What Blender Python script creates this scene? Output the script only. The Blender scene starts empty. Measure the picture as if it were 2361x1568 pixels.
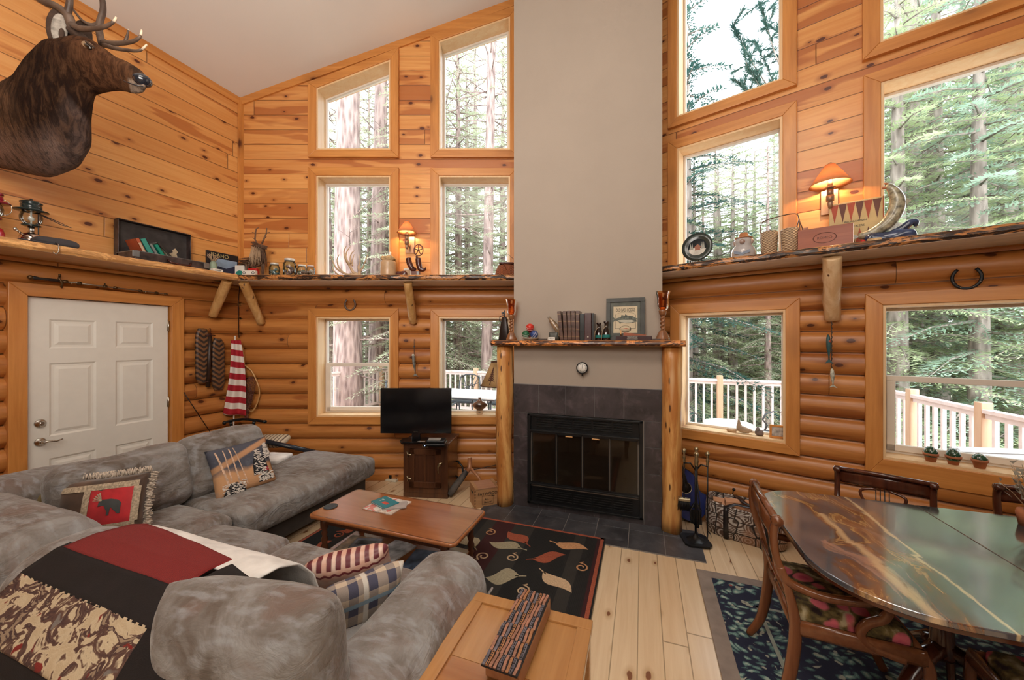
import bpy, bmesh, math, random
from mathutils import Vector, Matrix, noise
PI = math.pi
sc = bpy.context.scene
COL = sc.collection
S, Cc = .3338, .9426
CAM = (.538, -3.57, 1.69)
# ---------------------------------------------------------------- measuring helpers (room frame: x along the fireplace face, y towards it)
def ray(px, py):
    a = (px-1180.5)/850; b = (784.5-py)/850
    return (a*Cc-S, a*S+Cc, b)
def at(px, py, t):
    d = ray(px, py); return Vector(CAM[i]+d[i]*t for i in range(3))
def fl(px, py, z=0):
    d = ray(px, py); return at(px, py, (z-CAM[2])/d[2])
def lw(px, py, off=0):
    d = ray(px, py); return at(px, py, (-4.03+off-CAM[0])/d[0])
def pln(px, py, n, k):
    d = ray(px, py); return at(px, py, (k-n[0]*CAM[0]-n[1]*CAM[1])/(n[0]*d[0]+n[1]*d[1]))
def wa(px, py, off=0): return pln(px, py, (S, -Cc), S*-.705-Cc*.70+off)
def wb(px, py, off=0): return pln(px, py, (-S, -Cc), -S*.705-Cc*.70+off)
def yy(px, py, y): return pln(px, py, (0, -1), -y)
# wall frames: origin, heading angle, sign of the inward normal along local y
class Fr:
    def __init__(s, o, d, sg): s.o = o; s.d = d; s.sg = sg; s.ang = math.atan2(d[1], d[0])
    def mtx(s): return Matrix.Translation((s.o[0], s.o[1], 0)) @ Matrix.Rotation(s.ang, 4, 'Z')
    def p(s, a, off, z): return s.mtx() @ Vector((a, off*s.sg, z))
FA = Fr((-.705, .70), (-Cc, -S), 1)
FB = Fr((.705, .70), (Cc, -S), -1)
FL = Fr((-4.03, -.478), (0, -1), 1)
# ---------------------------------------------------------------- mesh builder
class MB:
    def __init__(s): s.v = []; s.f = []; s.sm = []; s.c = None
    def add(s, vs, fs, smooth=False, M=None):
        o = len(s.v)
        for v in vs:
            v = Vector(v); s.v.append(M @ v if M else v)
        for f in fs: s.f.append([i+o for i in f]); s.sm.append(smooth)
        return s
    def box(s, x0, x1, y0, y1, z0, z1, M=None):
        return s.add([(x0,y0,z0),(x1,y0,z0),(x1,y1,z0),(x0,y1,z0),(x0,y0,z1),(x1,y0,z1),(x1,y1,z1),(x0,y1,z1)],
              [(0,3,2,1),(4,5,6,7),(0,1,5,4),(1,2,6,5),(2,3,7,6),(3,0,4,7)], False, M)
    def cbox(s, cx, cy, cz, sx, sy, sz, M=None): return s.box(cx-sx/2, cx+sx/2, cy-sy/2, cy+sy/2, cz-sz/2, cz+sz/2, M)
    def quad(s, *p): return s.add(p, [tuple(range(len(p)))])
    def prism(s, poly, z0, z1, M=None, smooth=False):
        n = len(poly)
        vs = [(p[0], p[1], z0) for p in poly]+[(p[0], p[1], z1) for p in poly]
        fs = [tuple(range(n))[::-1], tuple(range(n, 2*n))]
        s.add(vs, fs, False, M)
        o = len(s.v)-2*n
        for i in range(n):
            j = (i+1) % n; s.f.append([o+i, o+j, o+n+j, o+n+i]); s.sm.append(smooth)
        return s
    def lathe(s, prof, n=24, M=None, smooth=True, cap=True):
        # prof: list of (r, z)
        vs = []; fs = []
        for r, z in prof:
            for k in range(n):
                a = 2*PI*k/n; vs.append((r*math.cos(a), r*math.sin(a), z))
        for i in range(len(prof)-1):
            for k in range(n):
                k2 = (k+1) % n; fs.append((i*n+k, i*n+k2, (i+1)*n+k2, (i+1)*n+k))
        if cap:
            if prof[0][0] > 1e-5: fs.append(tuple(range(n))[::-1])
            if prof[-1][0] > 1e-5: fs.append(tuple(range((len(prof)-1)*n, len(prof)*n)))
        return s.add(vs, fs, smooth, M)
    def cyl(s, p0, p1, r0, r1=None, n=12, smooth=True):
        return s.tube([p0, p1], [r0, r0 if r1 is None else r1], n, smooth)
    def tube(s, pts, rad, n=8, smooth=True, cap=True, flat=None, up=None):
        pts = [Vector(p) for p in pts]
        if not isinstance(rad, (list, tuple)): rad = [rad]*len(pts)
        m = len(pts); T = []
        for i in range(m):
            a = pts[max(0, i-1)]; b = pts[min(m-1, i+1)]
            t = (b-a); T.append(t.normalized() if t.length > 1e-9 else Vector((0, 0, 1)))
        u = Vector(up) if up else (Vector((0, 0, 1)) if abs(T[0].z) < .9 else Vector((1, 0, 0)))
        u = (u - T[0]*u.dot(T[0])).normalized()
        vs = []; fs = []
        for i in range(m):
            u = (u - T[i]*u.dot(T[i]))
            u = u.normalized() if u.length > 1e-6 else Vector((1, 0, 0))
            w = T[i].cross(u)
            for k in range(n):
                a = 2*PI*k/n; fx = 1 if flat is None else flat
                vs.append(pts[i]+u*(math.cos(a)*rad[i]*fx)+w*(math.sin(a)*rad[i]))
        for i in range(m-1):
            for k in range(n):
                k2 = (k+1) % n; fs.append((i*n+k, i*n+k2, (i+1)*n+k2, (i+1)*n+k))
        if cap: fs.append(tuple(range(n))[::-1]); fs.append(tuple(range((m-1)*n, m*n)))
        return s.add(vs, fs, smooth)
    def sphere(s, c, r, n=12, m=8, sc=(1, 1, 1), M=None):
        prof = [(max(1e-6, math.sin(PI*i/m)), -math.cos(PI*i/m)) for i in range(m+1)]
        X = Matrix.Translation(c) @ Matrix.Diagonal((r*sc[0], r*sc[1], r*sc[2], 1))
        return s.lathe(prof, n, (M @ X) if M else X, True, False)
    def soft(s, sx, sy, sz, r=.05, n=10, puff=(0, 0, 0), amp=0, fr=3, seed=0, M=None):
        # rounded, puffed box centred on the origin
        h = Vector((sx/2, sy/2, sz/2)); r = min(r, h.x*.99, h.y*.99, h.z*.99)
        idx = {}; vs = []; fs = []
        def vert(i, j, k):
            key = (i, j, k)
            if key in idx: return idx[key]
            q = Vector((2*i/n-1, 2*j/n-1, 2*k/n-1))
            # concentrate near edges
            q2 = Vector([math.copysign(abs(c)**.75, c) for c in q])
            p = Vector((q2.x*h.x, q2.y*h.y, q2.z*h.z))
            inn = Vector([max(-(h[a]-r), min(h[a]-r, p[a])) for a in range(3)])
            d = p-inn
            if d.length > 1e-9: p = inn+d.normalized()*r
            px, py, pz = q.x, q.y, q.z
            p.z += puff[2]*(1-px*px)*(1-py*py)*math.copysign(1, pz)*(abs(pz) ** 1)
            p.y += puff[1]*(1-px*px)*(1-pz*pz)*py
            p.x += puff[0]*(1-py*py)*(1-pz*pz)*px
            if amp:
                nv = noise.noise_vector((p+Vector((seed*7.1, seed*3.3, seed)))*fr)
                p += nv*amp
            idx[key] = len(vs); vs.append(p); return idx[key]
        for a in range(n):
            for b in range(n):
                fs.append((vert(a,b,0), vert(a,b+1,0), vert(a+1,b+1,0), vert(a+1,b,0)))
                fs.append((vert(a,b,n), vert(a+1,b,n), vert(a+1,b+1,n), vert(a,b+1,n)))
                fs.append((vert(a,0,b), vert(a+1,0,b), vert(a+1,0,b+1), vert(a,0,b+1)))
                fs.append((vert(a,n,b), vert(a,n,b+1), vert(a+1,n,b+1), vert(a+1,n,b)))
                fs.append((vert(0,a,b), vert(0,a,b+1), vert(0,a+1,b+1), vert(0,a+1,b)))
                fs.append((vert(n,a,b), vert(n,a+1,b), vert(n,a+1,b+1), vert(n,a,b+1)))
        return s.add(vs, fs, True, M)
    def grid(s, f, nu, nv, smooth=True, M=None, closed_u=False):
        vs = [f(i/nu, j/nv) for j in range(nv+1) for i in range(nu+1)]
        fs = [(j*(nu+1)+i, j*(nu+1)+i+1, (j+1)*(nu+1)+i+1, (j+1)*(nu+1)+i) for j in range(nv) for i in range(nu)]
        return s.add(vs, fs, smooth, M)
    def loft(s, rings, smooth=True, cap=True):
        n = len(rings[0]); vs = [p for r in rings for p in r]; m = len(rings); fs = []
        for i in range(m-1):
            for k in range(n):
                k2 = (k+1) % n; fs.append((i*n+k, i*n+k2, (i+1)*n+k2, (i+1)*n+k))
        if cap: fs.append(tuple(range(n))[::-1]); fs.append(tuple(range((m-1)*n, m*n)))
        return s.add(vs, fs, smooth)
    def pillow(s, w, h, t, n=14, pinch=.06, amp=.0, seed=0, M=None):
        # stuffed cushion lying in the xz plane, thickness along y
        def fn(sd):
            def g(u, v):
                x = 2*u-1; z = 2*v-1
                th = (max(0, 1-x**4)*max(0, 1-z**4))**.55
                k = 1-pinch*(1-x*x)*0; kx = 1-pinch*(1-z*z)*1.0; kz = 1-pinch*(1-x*x)*1.0
                p = Vector((x*w/2*kx, sd*t/2*th, z*h/2*kz))
                if amp:
                    p += noise.noise_vector(p*6+Vector((seed, 0, seed)))*amp*(.3+th)
                return p
            return g
        s.grid(fn(1), n, n, True, M); s.grid(fn(-1), n, n, True, M)
        return s
    def build(s, name, mat=None, parent=None, bevel=0, seg=2, sub=0, loc=None, rot=None, solid=0, weld=False, colors=None):
        me = bpy.data.meshes.new(name)
        me.from_pydata([tuple(v) for v in s.v], [], s.f)
        me.polygons.foreach_set('use_smooth', s.sm)
        if mat: me.materials.append(mat)
        bm = bmesh.new(); bm.from_mesh(me)
        if weld: bmesh.ops.remove_doubles(bm, verts=bm.verts, dist=1e-5)
        bmesh.ops.recalc_face_normals(bm, faces=bm.faces)
        bm.to_mesh(me); bm.free()
        if colors:
            ca = me.color_attributes.new('tint', 'FLOAT_COLOR', 'POINT')
            for i, v in enumerate(me.vertices):
                ca.data[i].color = (*colors(v.co), 1)
        o = bpy.data.objects.new(name, me); COL.objects.link(o)
        if parent: o.parent = parent
        if loc is not None: o.location = loc
        if rot is not None: o.rotation_euler = rot
        if solid:
            m = o.modifiers.new('solid', 'SOLIDIFY'); m.thickness = solid; m.offset = 0
        if bevel:
            m = o.modifiers.new('bevel', 'BEVEL'); m.width = bevel; m.segments = seg; m.limit_method = 'ANGLE'; m.angle_limit = .6
        if sub:
            m = o.modifiers.new('sub', 'SUBSURF'); m.levels = sub; m.render_levels = sub
        return o
def tag(o, label=None, cat=None, group=None, kind=None):
    if label: o['label'] = label
    if cat: o['category'] = cat
    if group: o['group'] = group
    if kind: o['kind'] = kind
    return o
def thing(name, label, cat, loc=(0, 0, 0), rot=(0, 0, 0), group=None):
    o = bpy.data.objects.new(name, None); COL.objects.link(o); o.empty_display_size = .1
    o.location = loc; o.rotation_euler = rot if isinstance(rot, (tuple, list)) else (0, 0, rot)
    return tag(o, label, cat, group)
def structure(o): o['kind'] = 'structure'; return o
def dup(o, parent=None):
    c = o.copy(); COL.objects.link(c)
    if parent: c.parent = parent
    for ch in list(o.children): dup(ch, c)
    return c
def MX(loc=(0, 0, 0), rx=0, ry=0, rz=0, s=1):
    return Matrix.Translation(loc) @ Matrix.Rotation(rz, 4, 'Z') @ Matrix.Rotation(ry, 4, 'Y') @ Matrix.Rotation(rx, 4, 'X') @ Matrix.Scale(s, 4)
def text(name, body, size, mat, parent, loc, rot=(PI/2, 0, 0), extrude=.0006, align='CENTER', sx=1):
    cu = bpy.data.curves.new(name, 'FONT'); cu.body = body; cu.size = size; cu.extrude = extrude
    cu.align_x = align; cu.align_y = 'CENTER'
    t = bpy.data.objects.new(name+'_src', cu); COL.objects.link(t)
    dg = bpy.context.evaluated_depsgraph_get()
    me = bpy.data.meshes.new_from_object(t.evaluated_get(dg)); me.name = name
    bpy.data.objects.remove(t); bpy.data.curves.remove(cu)
    me.materials.clear(); me.materials.append(mat)
    o = bpy.data.objects.new(name, me); COL.objects.link(o); o.parent = parent; o.location = loc; o.rotation_euler = rot; o.scale = (sx, 1, 1)
    return o
# ---------------------------------------------------------------- materials
class NT:
    def __init__(s, name):
        s.m = bpy.data.materials.new(name); s.m.use_nodes = True; s.t = s.m.node_tree
        s.t.nodes.clear(); s.out = s.t.nodes.new('ShaderNodeOutputMaterial')
    def n(s, typ, ins=None, out=0, **kw):
        nd = s.t.nodes.new('ShaderNode'+typ)
        for k, v in kw.items(): setattr(nd, k, v)
        for k, v in (ins or {}).items():
            if isinstance(v, bpy.types.NodeSocket): s.t.links.new(v, nd.inputs[k])
            else:
                i = nd.inputs[k]
                if hasattr(i.default_value, '__len__') and len(i.default_value) == 4 and len(v) == 3: v = (*v, 1)
                i.default_value = v
        return nd.outputs[out]
    def math(s, op, a, b=0.0, c=None):
        ins = {0: a, 1: b}
        if c is not None: ins[2] = c
        return s.n('Math', ins, operation=op)
    def mr(s, v, a, b, c=0.0, d=1.0, smooth=False):
        return s.n('MapRange', {0: v, 1: a, 2: b, 3: c, 4: d}, interpolation_type='SMOOTHSTEP' if smooth else 'LINEAR')
    def mix(s, f, a, b, blend='MIX'):
        nd = s.t.nodes.new('ShaderNodeMix'); nd.data_type = 'RGBA'; nd.blend_type = blend
        for i, v in ((0, f), (6, a), (7, b)):
            if isinstance(v, bpy.types.NodeSocket): s.t.links.new(v, nd.inputs[i])
            else: nd.inputs[i].default_value = (*v, 1) if hasattr(v, '__len__') and len(v) == 3 else v
        return nd.outputs[2]
    def obj(s): return s.n('TexCoord', out=3)
    def gen(s): return s.n('TexCoord', out=0)
    def map(s, v, loc=(0, 0, 0), rot=(0, 0, 0), sc=(1, 1, 1)):
        return s.n('Mapping', {0: v, 1: loc, 2: rot, 3: sc})
    def noise(s, v, scale=5, det=3, rough=.5, dist=0, out=0):
        return s.n('TexNoise', {'Vector': v, 'Scale': scale, 'Detail': det, 'Roughness': rough, 'Distortion': dist}, out=out)
    def vor(s, v, scale=5, out=0, feature='F1', rnd=1, dims='3D'):
        return s.n('TexVoronoi', {'Vector': v, 'Scale': scale, 'Randomness': rnd}, out=out, feature=feature, voronoi_dimensions=dims)
    def sep(s, v): 
        nd = s.t.nodes.new('ShaderNodeSeparateXYZ'); s.t.links.new(v, nd.inputs[0]); return nd.outputs
    def comb(s, x=0.0, y=0.0, z=0.0): return s.n('CombineXYZ', {0: x, 1: y, 2: z})
    def ramp(s, f, stops, interp='LINEAR'):
        nd = s.t.nodes.new('ShaderNodeValToRGB'); s.t.links.new(f, nd.inputs[0]); cr = nd.color_ramp; cr.interpolation = interp
        while len(cr.elements) < len(stops): cr.elements.new(.5)
        for e, (p, c) in zip(cr.elements, stops): e.position = p; e.color = (*c, 1) if len(c) == 3 else c
        return nd.outputs[0]
    def bump(s, h, st=.3, d=.01): return s.n('Bump', {'Strength': st, 'Distance': d, 'Height': h})
    def bsdf(s, col, rough=.5, metal=0, bump=None, **kw):
        ins = {'Base Color': col, 'Roughness': rough, 'Metallic': metal}
        if bump is not None: ins['Normal'] = bump
        ins.update(kw)
        b = s.n('BsdfPrincipled', ins); return b
    def done(s, sh): s.t.links.new(sh, s.out.inputs[0]); return s.m
def plain(name, col, rough=.5, metal=0, var=.15, nscale=12, bump=.15, bscale=60, coat=0, **kw):
    """one colour with a little natural unevenness"""
    t = NT(name); o = t.obj()
    n = t.noise(o, nscale, 4)
    c1 = tuple(max(0, x*(1-var)) for x in col); c2 = tuple(min(1, x*(1+var)) for x in col)
    c = t.mix(t.mr(n, .3, .7), c1, c2)
    b = t.bump(t.noise(o, bscale, 3), bump, .002)
    k = dict(kw)
    if coat: k['Coat Weight'] = coat; k['Coat Roughness'] = .1
    return t.done(t.bsdf(c, rough, metal, b, **k))
def wood(name, c1, c2, axis=0, sc=1, rough=.4, coat=.0, knots=0, ring=1, dark=(.05,.02,.01)):
    """streaky wood, grain along the axis"""
    t = NT(name); o = t.obj()
    k = [14*sc, 14*sc, 14*sc]; k[axis] = 1.1*sc
    v = t.map(o, sc=tuple(k))
    n1 = t.noise(v, 1, 5, .6, .6)
    k2 = [60*sc]*3; k2[axis] = 3*sc
    n2 = t.noise(t.map(o, sc=tuple(k2)), 1, 3, .5)
    f = t.math('ADD', t.math('MULTIPLY', n1, .75), t.math('MULTIPLY', n2, .25))
    c = t.mix(t.mr(f, .35, .65), c1, c2)
    if knots:
        k3 = [5*sc]*3; k3[axis] = 2.2*sc
        vv = t.map(o, sc=tuple(k3))
        d = t.vor(vv, knots, 0); cc = t.vor(vv, knots, 1)
        r = t.sep(cc)[0]
        m = t.math('MULTIPLY', t.mr(d, .05, .12, 1, 0), t.math('GREATER_THAN', r, .55))
        halo = t.math('MULTIPLY', t.mr(d, .05, .35, .6, 0), t.math('GREATER_THAN', r, .55))
        c = t.mix(halo, c, tuple(x*.55 for x in c2)); c = t.mix(m, c, dark)
    b = t.bump(f, .12, .003)
    kw = {'Coat Weight': coat, 'Coat Roughness': .12} if coat else {}
    return t.done(t.bsdf(c, rough, 0, b, **kw))
def planks(name, pitch, phase, light, mid, heart, knotc, rough=.42, horiz=True, groove=1, kn=1.0, seed=0, ends=2.4, coat=.15, band=.57):
    """boards: x along, 'z' across (object space); floor boards run along y with x across"""
    t = NT(name); o = t.obj(); s = t.sep(o)
    if horiz: along, across, other = s[0], s[2], s[1]
    else: along, across, other = s[1], s[0], s[2]
    q = t.math('DIVIDE', t.math('ADD', across, phase), pitch)
    idx = t.math('FLOOR', q); fr = t.math('FRACT', q)
    r = t.n('TexWhiteNoise', {'W': t.math('ADD', idx, seed+.5)}, noise_dimensions='1D')
    al = t.math('ADD', along, t.math('MULTIPLY', r, 17.3))
    bi = t.math('FLOOR', t.math('DIVIDE', al, ends)); bf = t.math('FRACT', t.math('DIVIDE', al, ends))
    r2 = t.n('TexWhiteNoise', {0: t.comb(t.math('ADD', idx, seed+.5), bi, 0.0)}, noise_dimensions='2D')
    al2 = t.math('ADD', al, t.math('MULTIPLY', r2, 31.7))
    # grain
    v = t.comb(t.math('MULTIPLY', al2, 1.3), t.math('MULTIPLY', across, 22.0), t.math('MULTIPLY', idx, 3.7))
    g = t.noise(v, 1, 4, .6, .8)
    v3 = t.comb(t.math('MULTIPLY', al2, .9), t.math('MULTIPLY', across, 7.0), t.math('MULTIPLY', idx, 5.1))
    w = t.noise(v3, 1, 2, .5, .4)
    # knots
    kv = t.comb(t.math('MULTIPLY', al2, 3.9), t.math('ADD', t.math('MULTIPLY', across, 7.0), t.math('MULTIPLY', r, 9)), 0.0)
    wob = t.noise(t.comb(t.math('MULTIPLY', al2, 20.0), t.math('MULTIPLY', across, 40.0), 0.0), 1, 2)
    kv2 = t.n('VectorMath', {0: kv, 1: t.comb(t.math('MULTIPLY', wob, .07), t.math('MULTIPLY', wob, .09), 0.0)}, operation='ADD')
    d = t.vor(kv2, 1, 0, dims='2D'); cc = t.sep(t.vor(kv2, 1, 1, dims='2D'))
    has = t.math('GREATER_THAN', cc[0], 1-.36*kn)
    sz = t.math('MULTIPLY', t.math('ADD', cc[1], .35), .075)
    km = t.math('MULTIPLY', has, t.mr(t.math('SUBTRACT', d, sz), 0, .025, 1, 0))
    halo = t.math('MULTIPLY', has, t.mr(t.math('SUBTRACT', d, sz), 0, .20, .6, 0, True))
    c = t.mix(t.mr(g, .3, .7), light, mid)
    c = t.mix(t.math('MULTIPLY', t.mr(w, band, band+.05, 0, .75), t.mr(r2, .35, .6)), c, heart)
    c = t.mix(t.mr(r2, 0, 1, 0, .32), c, heart)
    c = t.mix(halo, c, tuple(x*.8 for x in heart)); c = t.mix(km, c, knotc)
    e = t.math('MINIMUM', fr, t.math('SUBTRACT', 1.0, fr))
    gm = t.mr(e, .008, .03, 1, 0)
    eb = t.math('MINIMUM', bf, t.math('SUBTRACT', 1.0, bf))
    gm2 = t.mr(eb, .0004, .0012, 1, 0)
    gmx = t.math('MAXIMUM', gm, gm2)
    c = t.mix(t.math('MULTIPLY', gmx, .8*groove), c, tuple(x*.28 for x in heart))
    h = t.math('ADD', t.math('MULTIPLY', gmx, -1.0), t.math('MULTIPLY', g, .12))
    return t.done(t.bsdf(c, rough, 0, t.bump(h, .5*groove, .004), **{'Coat Weight': coat, 'Coat Roughness': .15}))
# ================================================================ palette of the room
M_PLANK = planks('knotty_pine_planks', .178, .05, (.86,.45,.155), (.74,.32,.085), (.47,.14,.03), (.10,.02,.006), .38, seed=3, ends=4.6)
M_PLANK2 = planks('banded_pine_planks', .178, .05, (.84,.43,.145), (.72,.30,.08), (.42,.115,.026), (.10,.02,.006), .38, seed=23, ends=4.6, band=.47)
M_LOG = planks('log_pine', .181, .046, (.66,.28,.075), (.47,.17,.038), (.30,.085,.018), (.10,.025,.008), .40, groove=1, kn=.8, seed=11, ends=3.1, coat=.1)  # dark seam gaps; groove also puts crease shade into the log colour
M_FLOOR = planks('floor_pine', .133, .02, (.85,.68,.46), (.74,.55,.35), (.62,.38,.19), (.24,.10,.05), .24, horiz=False, groove=.8, kn=.55, seed=5, ends=4.7, coat=.35, band=.66)
M_CASE = [wood('pine_casing_'+'xyz'[a], (.70,.30,.075), (.52,.19,.04), a, 1, .38, .1, knots=.8, dark=(.12,.03,.01)) for a in range(3)]
M_JAMB = wood('pale_pine_jamb', (.86,.62,.36), (.80,.50,.25), 2, 1, .45, .05, knots=.5, dark=(.4,.2,.1))
M_SASH = plain('almond_window_vinyl', (.80,.72,.64), .35, var=.03, bump=.03)
M_PLASTER = plain('beige_plaster', (.385,.32,.265), .85, var=.03, nscale=2, bump=.25, bscale=90)
M_CEIL = plain('ceiling_plaster', (.78,.745,.71), .9, var=.02, nscale=1.5, bump=.12, bscale=140)
def glassmat(name, tint=(1, 1, 1), gl=.06):
    t = NT(name)
    tr = t.n('BsdfTransparent', {0: tint}); g = t.n('BsdfGlossy', {0: (1, 1, 1), 1: .02})
    fr = t.n('Fresnel', {0: 1.45})
    return t.done(t.n('MixShader', {0: t.math('MULTIPLY', fr, gl*10), 1: tr, 2: g}))
M_PANE = glassmat('window_glass', (.97, .985, .98), .06)
SL = .363                      # rise of the ceiling per metre along a front wall
def ceil_x(x): return 5.87 - .385*max(0, abs(x)-.705)/1.0
def ceil_s(s): return 5.87 - .385*.9426*s
# windows: (frame, s0, s1, z0, z1 at s0, z1 at s1)
OP = {
 'A': [(1.709, 2.594, .772, 1.966, 1.966), (.277, 1.128, .772, 1.966, 1.966), (1.709, 2.594, 2.45, 3.655, 3.655), (.277, 1.128, 2.45, 3.655, 3.655),
       (1.709, 2.594, 3.965, 5.045, 4.70), (.277, 1.128, 3.965, 5.563, 5.265)],
 'B': [(.215, 1.097, .775, 1.962, 1.962), (1.706, 2.594, .765, 1.962, 1.962), (.19, 1.076, 2.45, 3.678, 3.678), (1.695, 2.594, 2.45, 3.70, 3.70),
       (.19, 1.076, 4.0, 5.563, 5.265), (1.69, 2.594, 4.01, 5.045, 4.70)]}
def front_wall(key, fr, side):
    ops = OP[key]; sg = fr.sg; mtx = fr.mtx()
    br = sorted({0, 3.527, *[o[0] for o in ops], *[o[1] for o in ops]})
    # logs
    m = MB(); zb = 2.34
    for i in range(len(br)-1):
        a, b = br[i], br[i+1]; mid = (a+b)/2
        holes = [(o[2], o[3]) for o in ops if o[0]-1e-6 <= a and b <= o[1]+1e-6 and o[3] < 2.4]
        z = -.046; segs = []
        while z < zb:
            for q in range(10):
                z0 = z+.181*q/10; z1 = z+.181*(q+1)/10
                segs.append((z0, z1, q/10, (q+1)/10))
            z += .181
        def off(u): return -.050+.077*(max(0, 1-abs(2*u-1)**2.3))**.5
        nx = max(1, int((b-a)/.12))
        for z0, z1, u0, u1 in segs:
            z0c, z1c = max(0, z0), min(zb, z1)
            if z1c <= z0c: continue
            if any(h0+1e-6 < (z0c+z1c)/2 < h1-1e-6 for h0, h1 in holes): continue
            for k in range(nx):
                xa = a+(b-a)*k/nx; xb = a+(b-a)*(k+1)/nx
                def wv(x, u, zz): return off(u)+.006*noise.noise(Vector((x*1.3, zz*0+math.floor((zz+.046)/.181+1e-4)*3.1, 0)))*(1 if 0 < u < 1 else 0)
                m.add([(xa, wv(xa,u0,(z0+z1)/2)*sg, z0c), (xb, wv(xb,u0,(z0+z1)/2)*sg, z0c), (xb, wv(xb,u1,(z0+z1)/2)*sg, z1c), (xa, wv(xa,u1,(z0+z1)/2)*sg, z1c)], [(0,1,2,3)], True)
    o = m.build('wall_front_%s_logs' % side, M_LOG, weld=True); o.matrix_world = mtx; structure(o)
    # planks
    m = MB()
    for i in range(len(br)-1):
        a, b = br[i], br[i+1]
        holes = sorted([o for o in ops if o[0]-1e-6 <= a and b <= o[1]+1e-6 and o[3] > 2.4], key=lambda o: o[2])
        lo = (2.30, 2.30)
        def top(s, o): return o[3]+(o[4]-o[3])*(s-o[0])/(o[1]-o[0])
        for h in holes:
            if h[2] > lo[0]: m.add([(a,0,lo[0]),(b,0,lo[1]),(b,0,h[2]),(a,0,h[2])], [(0,1,2,3)])
            lo = (top(a, h), top(b, h))
        m.add([(a,0,lo[0]),(b,0,lo[1]),(b,0,ceil_s(b)+.05),(a,0,ceil_s(a)+.05)], [(0,1,2,3)])
    m.add([(0,0,2.3),(-.05,0,2.3),(-.05,0,6),(0,0,6)], [(0,1,2,3)])
    for i in range(len(br)-1):       # backing behind the logs
        a, b = br[i], br[i+1]; lo = 0.0
        for h in sorted([o for o in ops if o[0]-1e-6 <= a and b <= o[1]+1e-6 and o[3] < 2.4], key=lambda o: o[2]):
            m.add([(a,-.06*sg,lo),(b,-.06*sg,lo),(b,-.06*sg,h[2]),(a,-.06*sg,h[2])], [(0,1,2,3)]); lo = h[3]
        b2 = b+(.12 if i == len(br)-2 else 0)
        m.add([(a,-.06*sg,lo),(b2,-.06*sg,lo),(b2,-.06*sg,2.4),(a,-.06*sg,2.4)], [(0,1,2,3)])
    # outer skin so that daylight only enters through the openings
    for i in range(len(br)-1):
        a, b = br[i], br[i+1]
        holes = sorted([o for o in ops if o[0]-1e-6 <= a and b <= o[1]+1e-6], key=lambda o: o[2])
        lo = (-.2, -.2)
        for h in holes:
            if h[2] > lo[0]: m.add([(a,-.24*sg,lo[0]),(b,-.24*sg,lo[1]),(b,-.24*sg,h[2]),(a,-.24*sg,h[2])], [(0,1,2,3)])
            lo = (top(a, h), top(b, h))
        m.add([(a,-.24*sg,lo[0]),(b,-.24*sg,lo[1]),(b,-.24*sg,ceil_s(b)+.3),(a,-.24*sg,ceil_s(a)+.3)], [(0,1,2,3)])
    o = m.build('wall_front_%s' % side, M_PLANK2); o.matrix_world = mtx; structure(o)
front_wall('A', FA, 'left'); front_wall('B', FB, 'right')
# windows
WN = [0]
def window(fr, o, cas=(.10,.10,.095,.09), slider=False):
    s0, s1, z0, za, zb = o; sg = fr.sg; WN[0] += 1
    inn = [(s0,z0),(s1,z0),(s1,zb),(s0,za)]
    l, r, bt, tp = cas
    k = (zb-za)/(s1-s0)
    out = [(s0-l,z0-bt),(s1+r,z0-bt),(s1+r,zb+tp+k*r),(s0-l,za+tp-k*l)]
    root = thing('window_%d' % WN[0], None, None, (0,0,0)); root.matrix_world = fr.mtx(); structure(root)
    def ring(po, pi, y0, y1, mat_ix, name, mats):
        for e in range(4):
            if po[e] is None: continue
            a, b = e, (e+1) % 4
            poly = [po[a], po[b], pi[b], pi[a]]
            mb = MB()
            vs = [(p[0], y*sg, p[1]) for y in (y0, y1) for p in poly]
            mb.add(vs, [(0,1,2,3),(7,6,5,4),(0,4,5,1),(1,5,6,2),(2,6,7,3),(3,7,4,0)])
            yield e, mb
    for e, mb in ring(out, inn, -.03, .042, 0, 'casing', None):
        structure(mb.build('casing', M_CASE[0 if e in (0, 2) else 2], root, bevel=.004))
    # jamb liner
    mb = MB(); jt = .018
    inj = [(s0+jt,z0+jt),(s1-jt,z0+jt),(s1-jt,zb-jt+k*-jt),(s0+jt,za-jt+k*jt)]
    for e, q in ring(inn, inj, -.235, .03, 0, '', None): mb.add(q.v, q.f)
    structure(mb.build('jamb', M_JAMB, root))
    # sash
    f = .022; mb = MB()
    ins = [(s0+jt+f,z0+jt+f),(s1-jt-f,z0+jt+f),(s1-jt-f,zb-jt-f-k*(jt+f)),(s0+jt+f,za-jt-f+k*(jt+f))]
    for e, q in ring(inj, ins, -.20, -.15, 0, '', None): mb.add(q.v, q.f)
    structure(mb.build('sash', M_SASH, root, bevel=.003))
    if slider:
        mb = MB(); zm = 1.36; x0, x1 = s0+jt+f, s1-jt-f
        mb.box(x0, x1, -.165*sg, -.135*sg, zm, zm+.045)
        mb.box(x0, x1, -.165*sg, -.135*sg, z0+jt+f, z0+jt+f+.05)
        mb.box(x0, x0+.05, -.165*sg, -.135*sg, z0+jt+f, zm); mb.box(x1-.05, x1, -.165*sg, -.135*sg, z0+jt+f, zm)
        structure(mb.build('lower_sash', M_SASH, root, bevel=.004))
    mb = MB(); mb.add([(p[0], -.172*sg, p[1]) for p in ins], [(0,1,2,3)])
    structure(mb.build('glass_pane', M_PANE, root))
    return root
for i, o in enumerate(OP['A']):
    window(FA, o, ((.10,.10,.09,.10) if i != 3 and i != 1 else (.09,.10,.09,.09)), slider=(i == 0))
for i, o in enumerate(OP['B']):
    window(FB, o, (.09 if i % 2 == 0 else .10, .10, .09 if i != 1 else .15, .095), slider=(i == 1))
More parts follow.
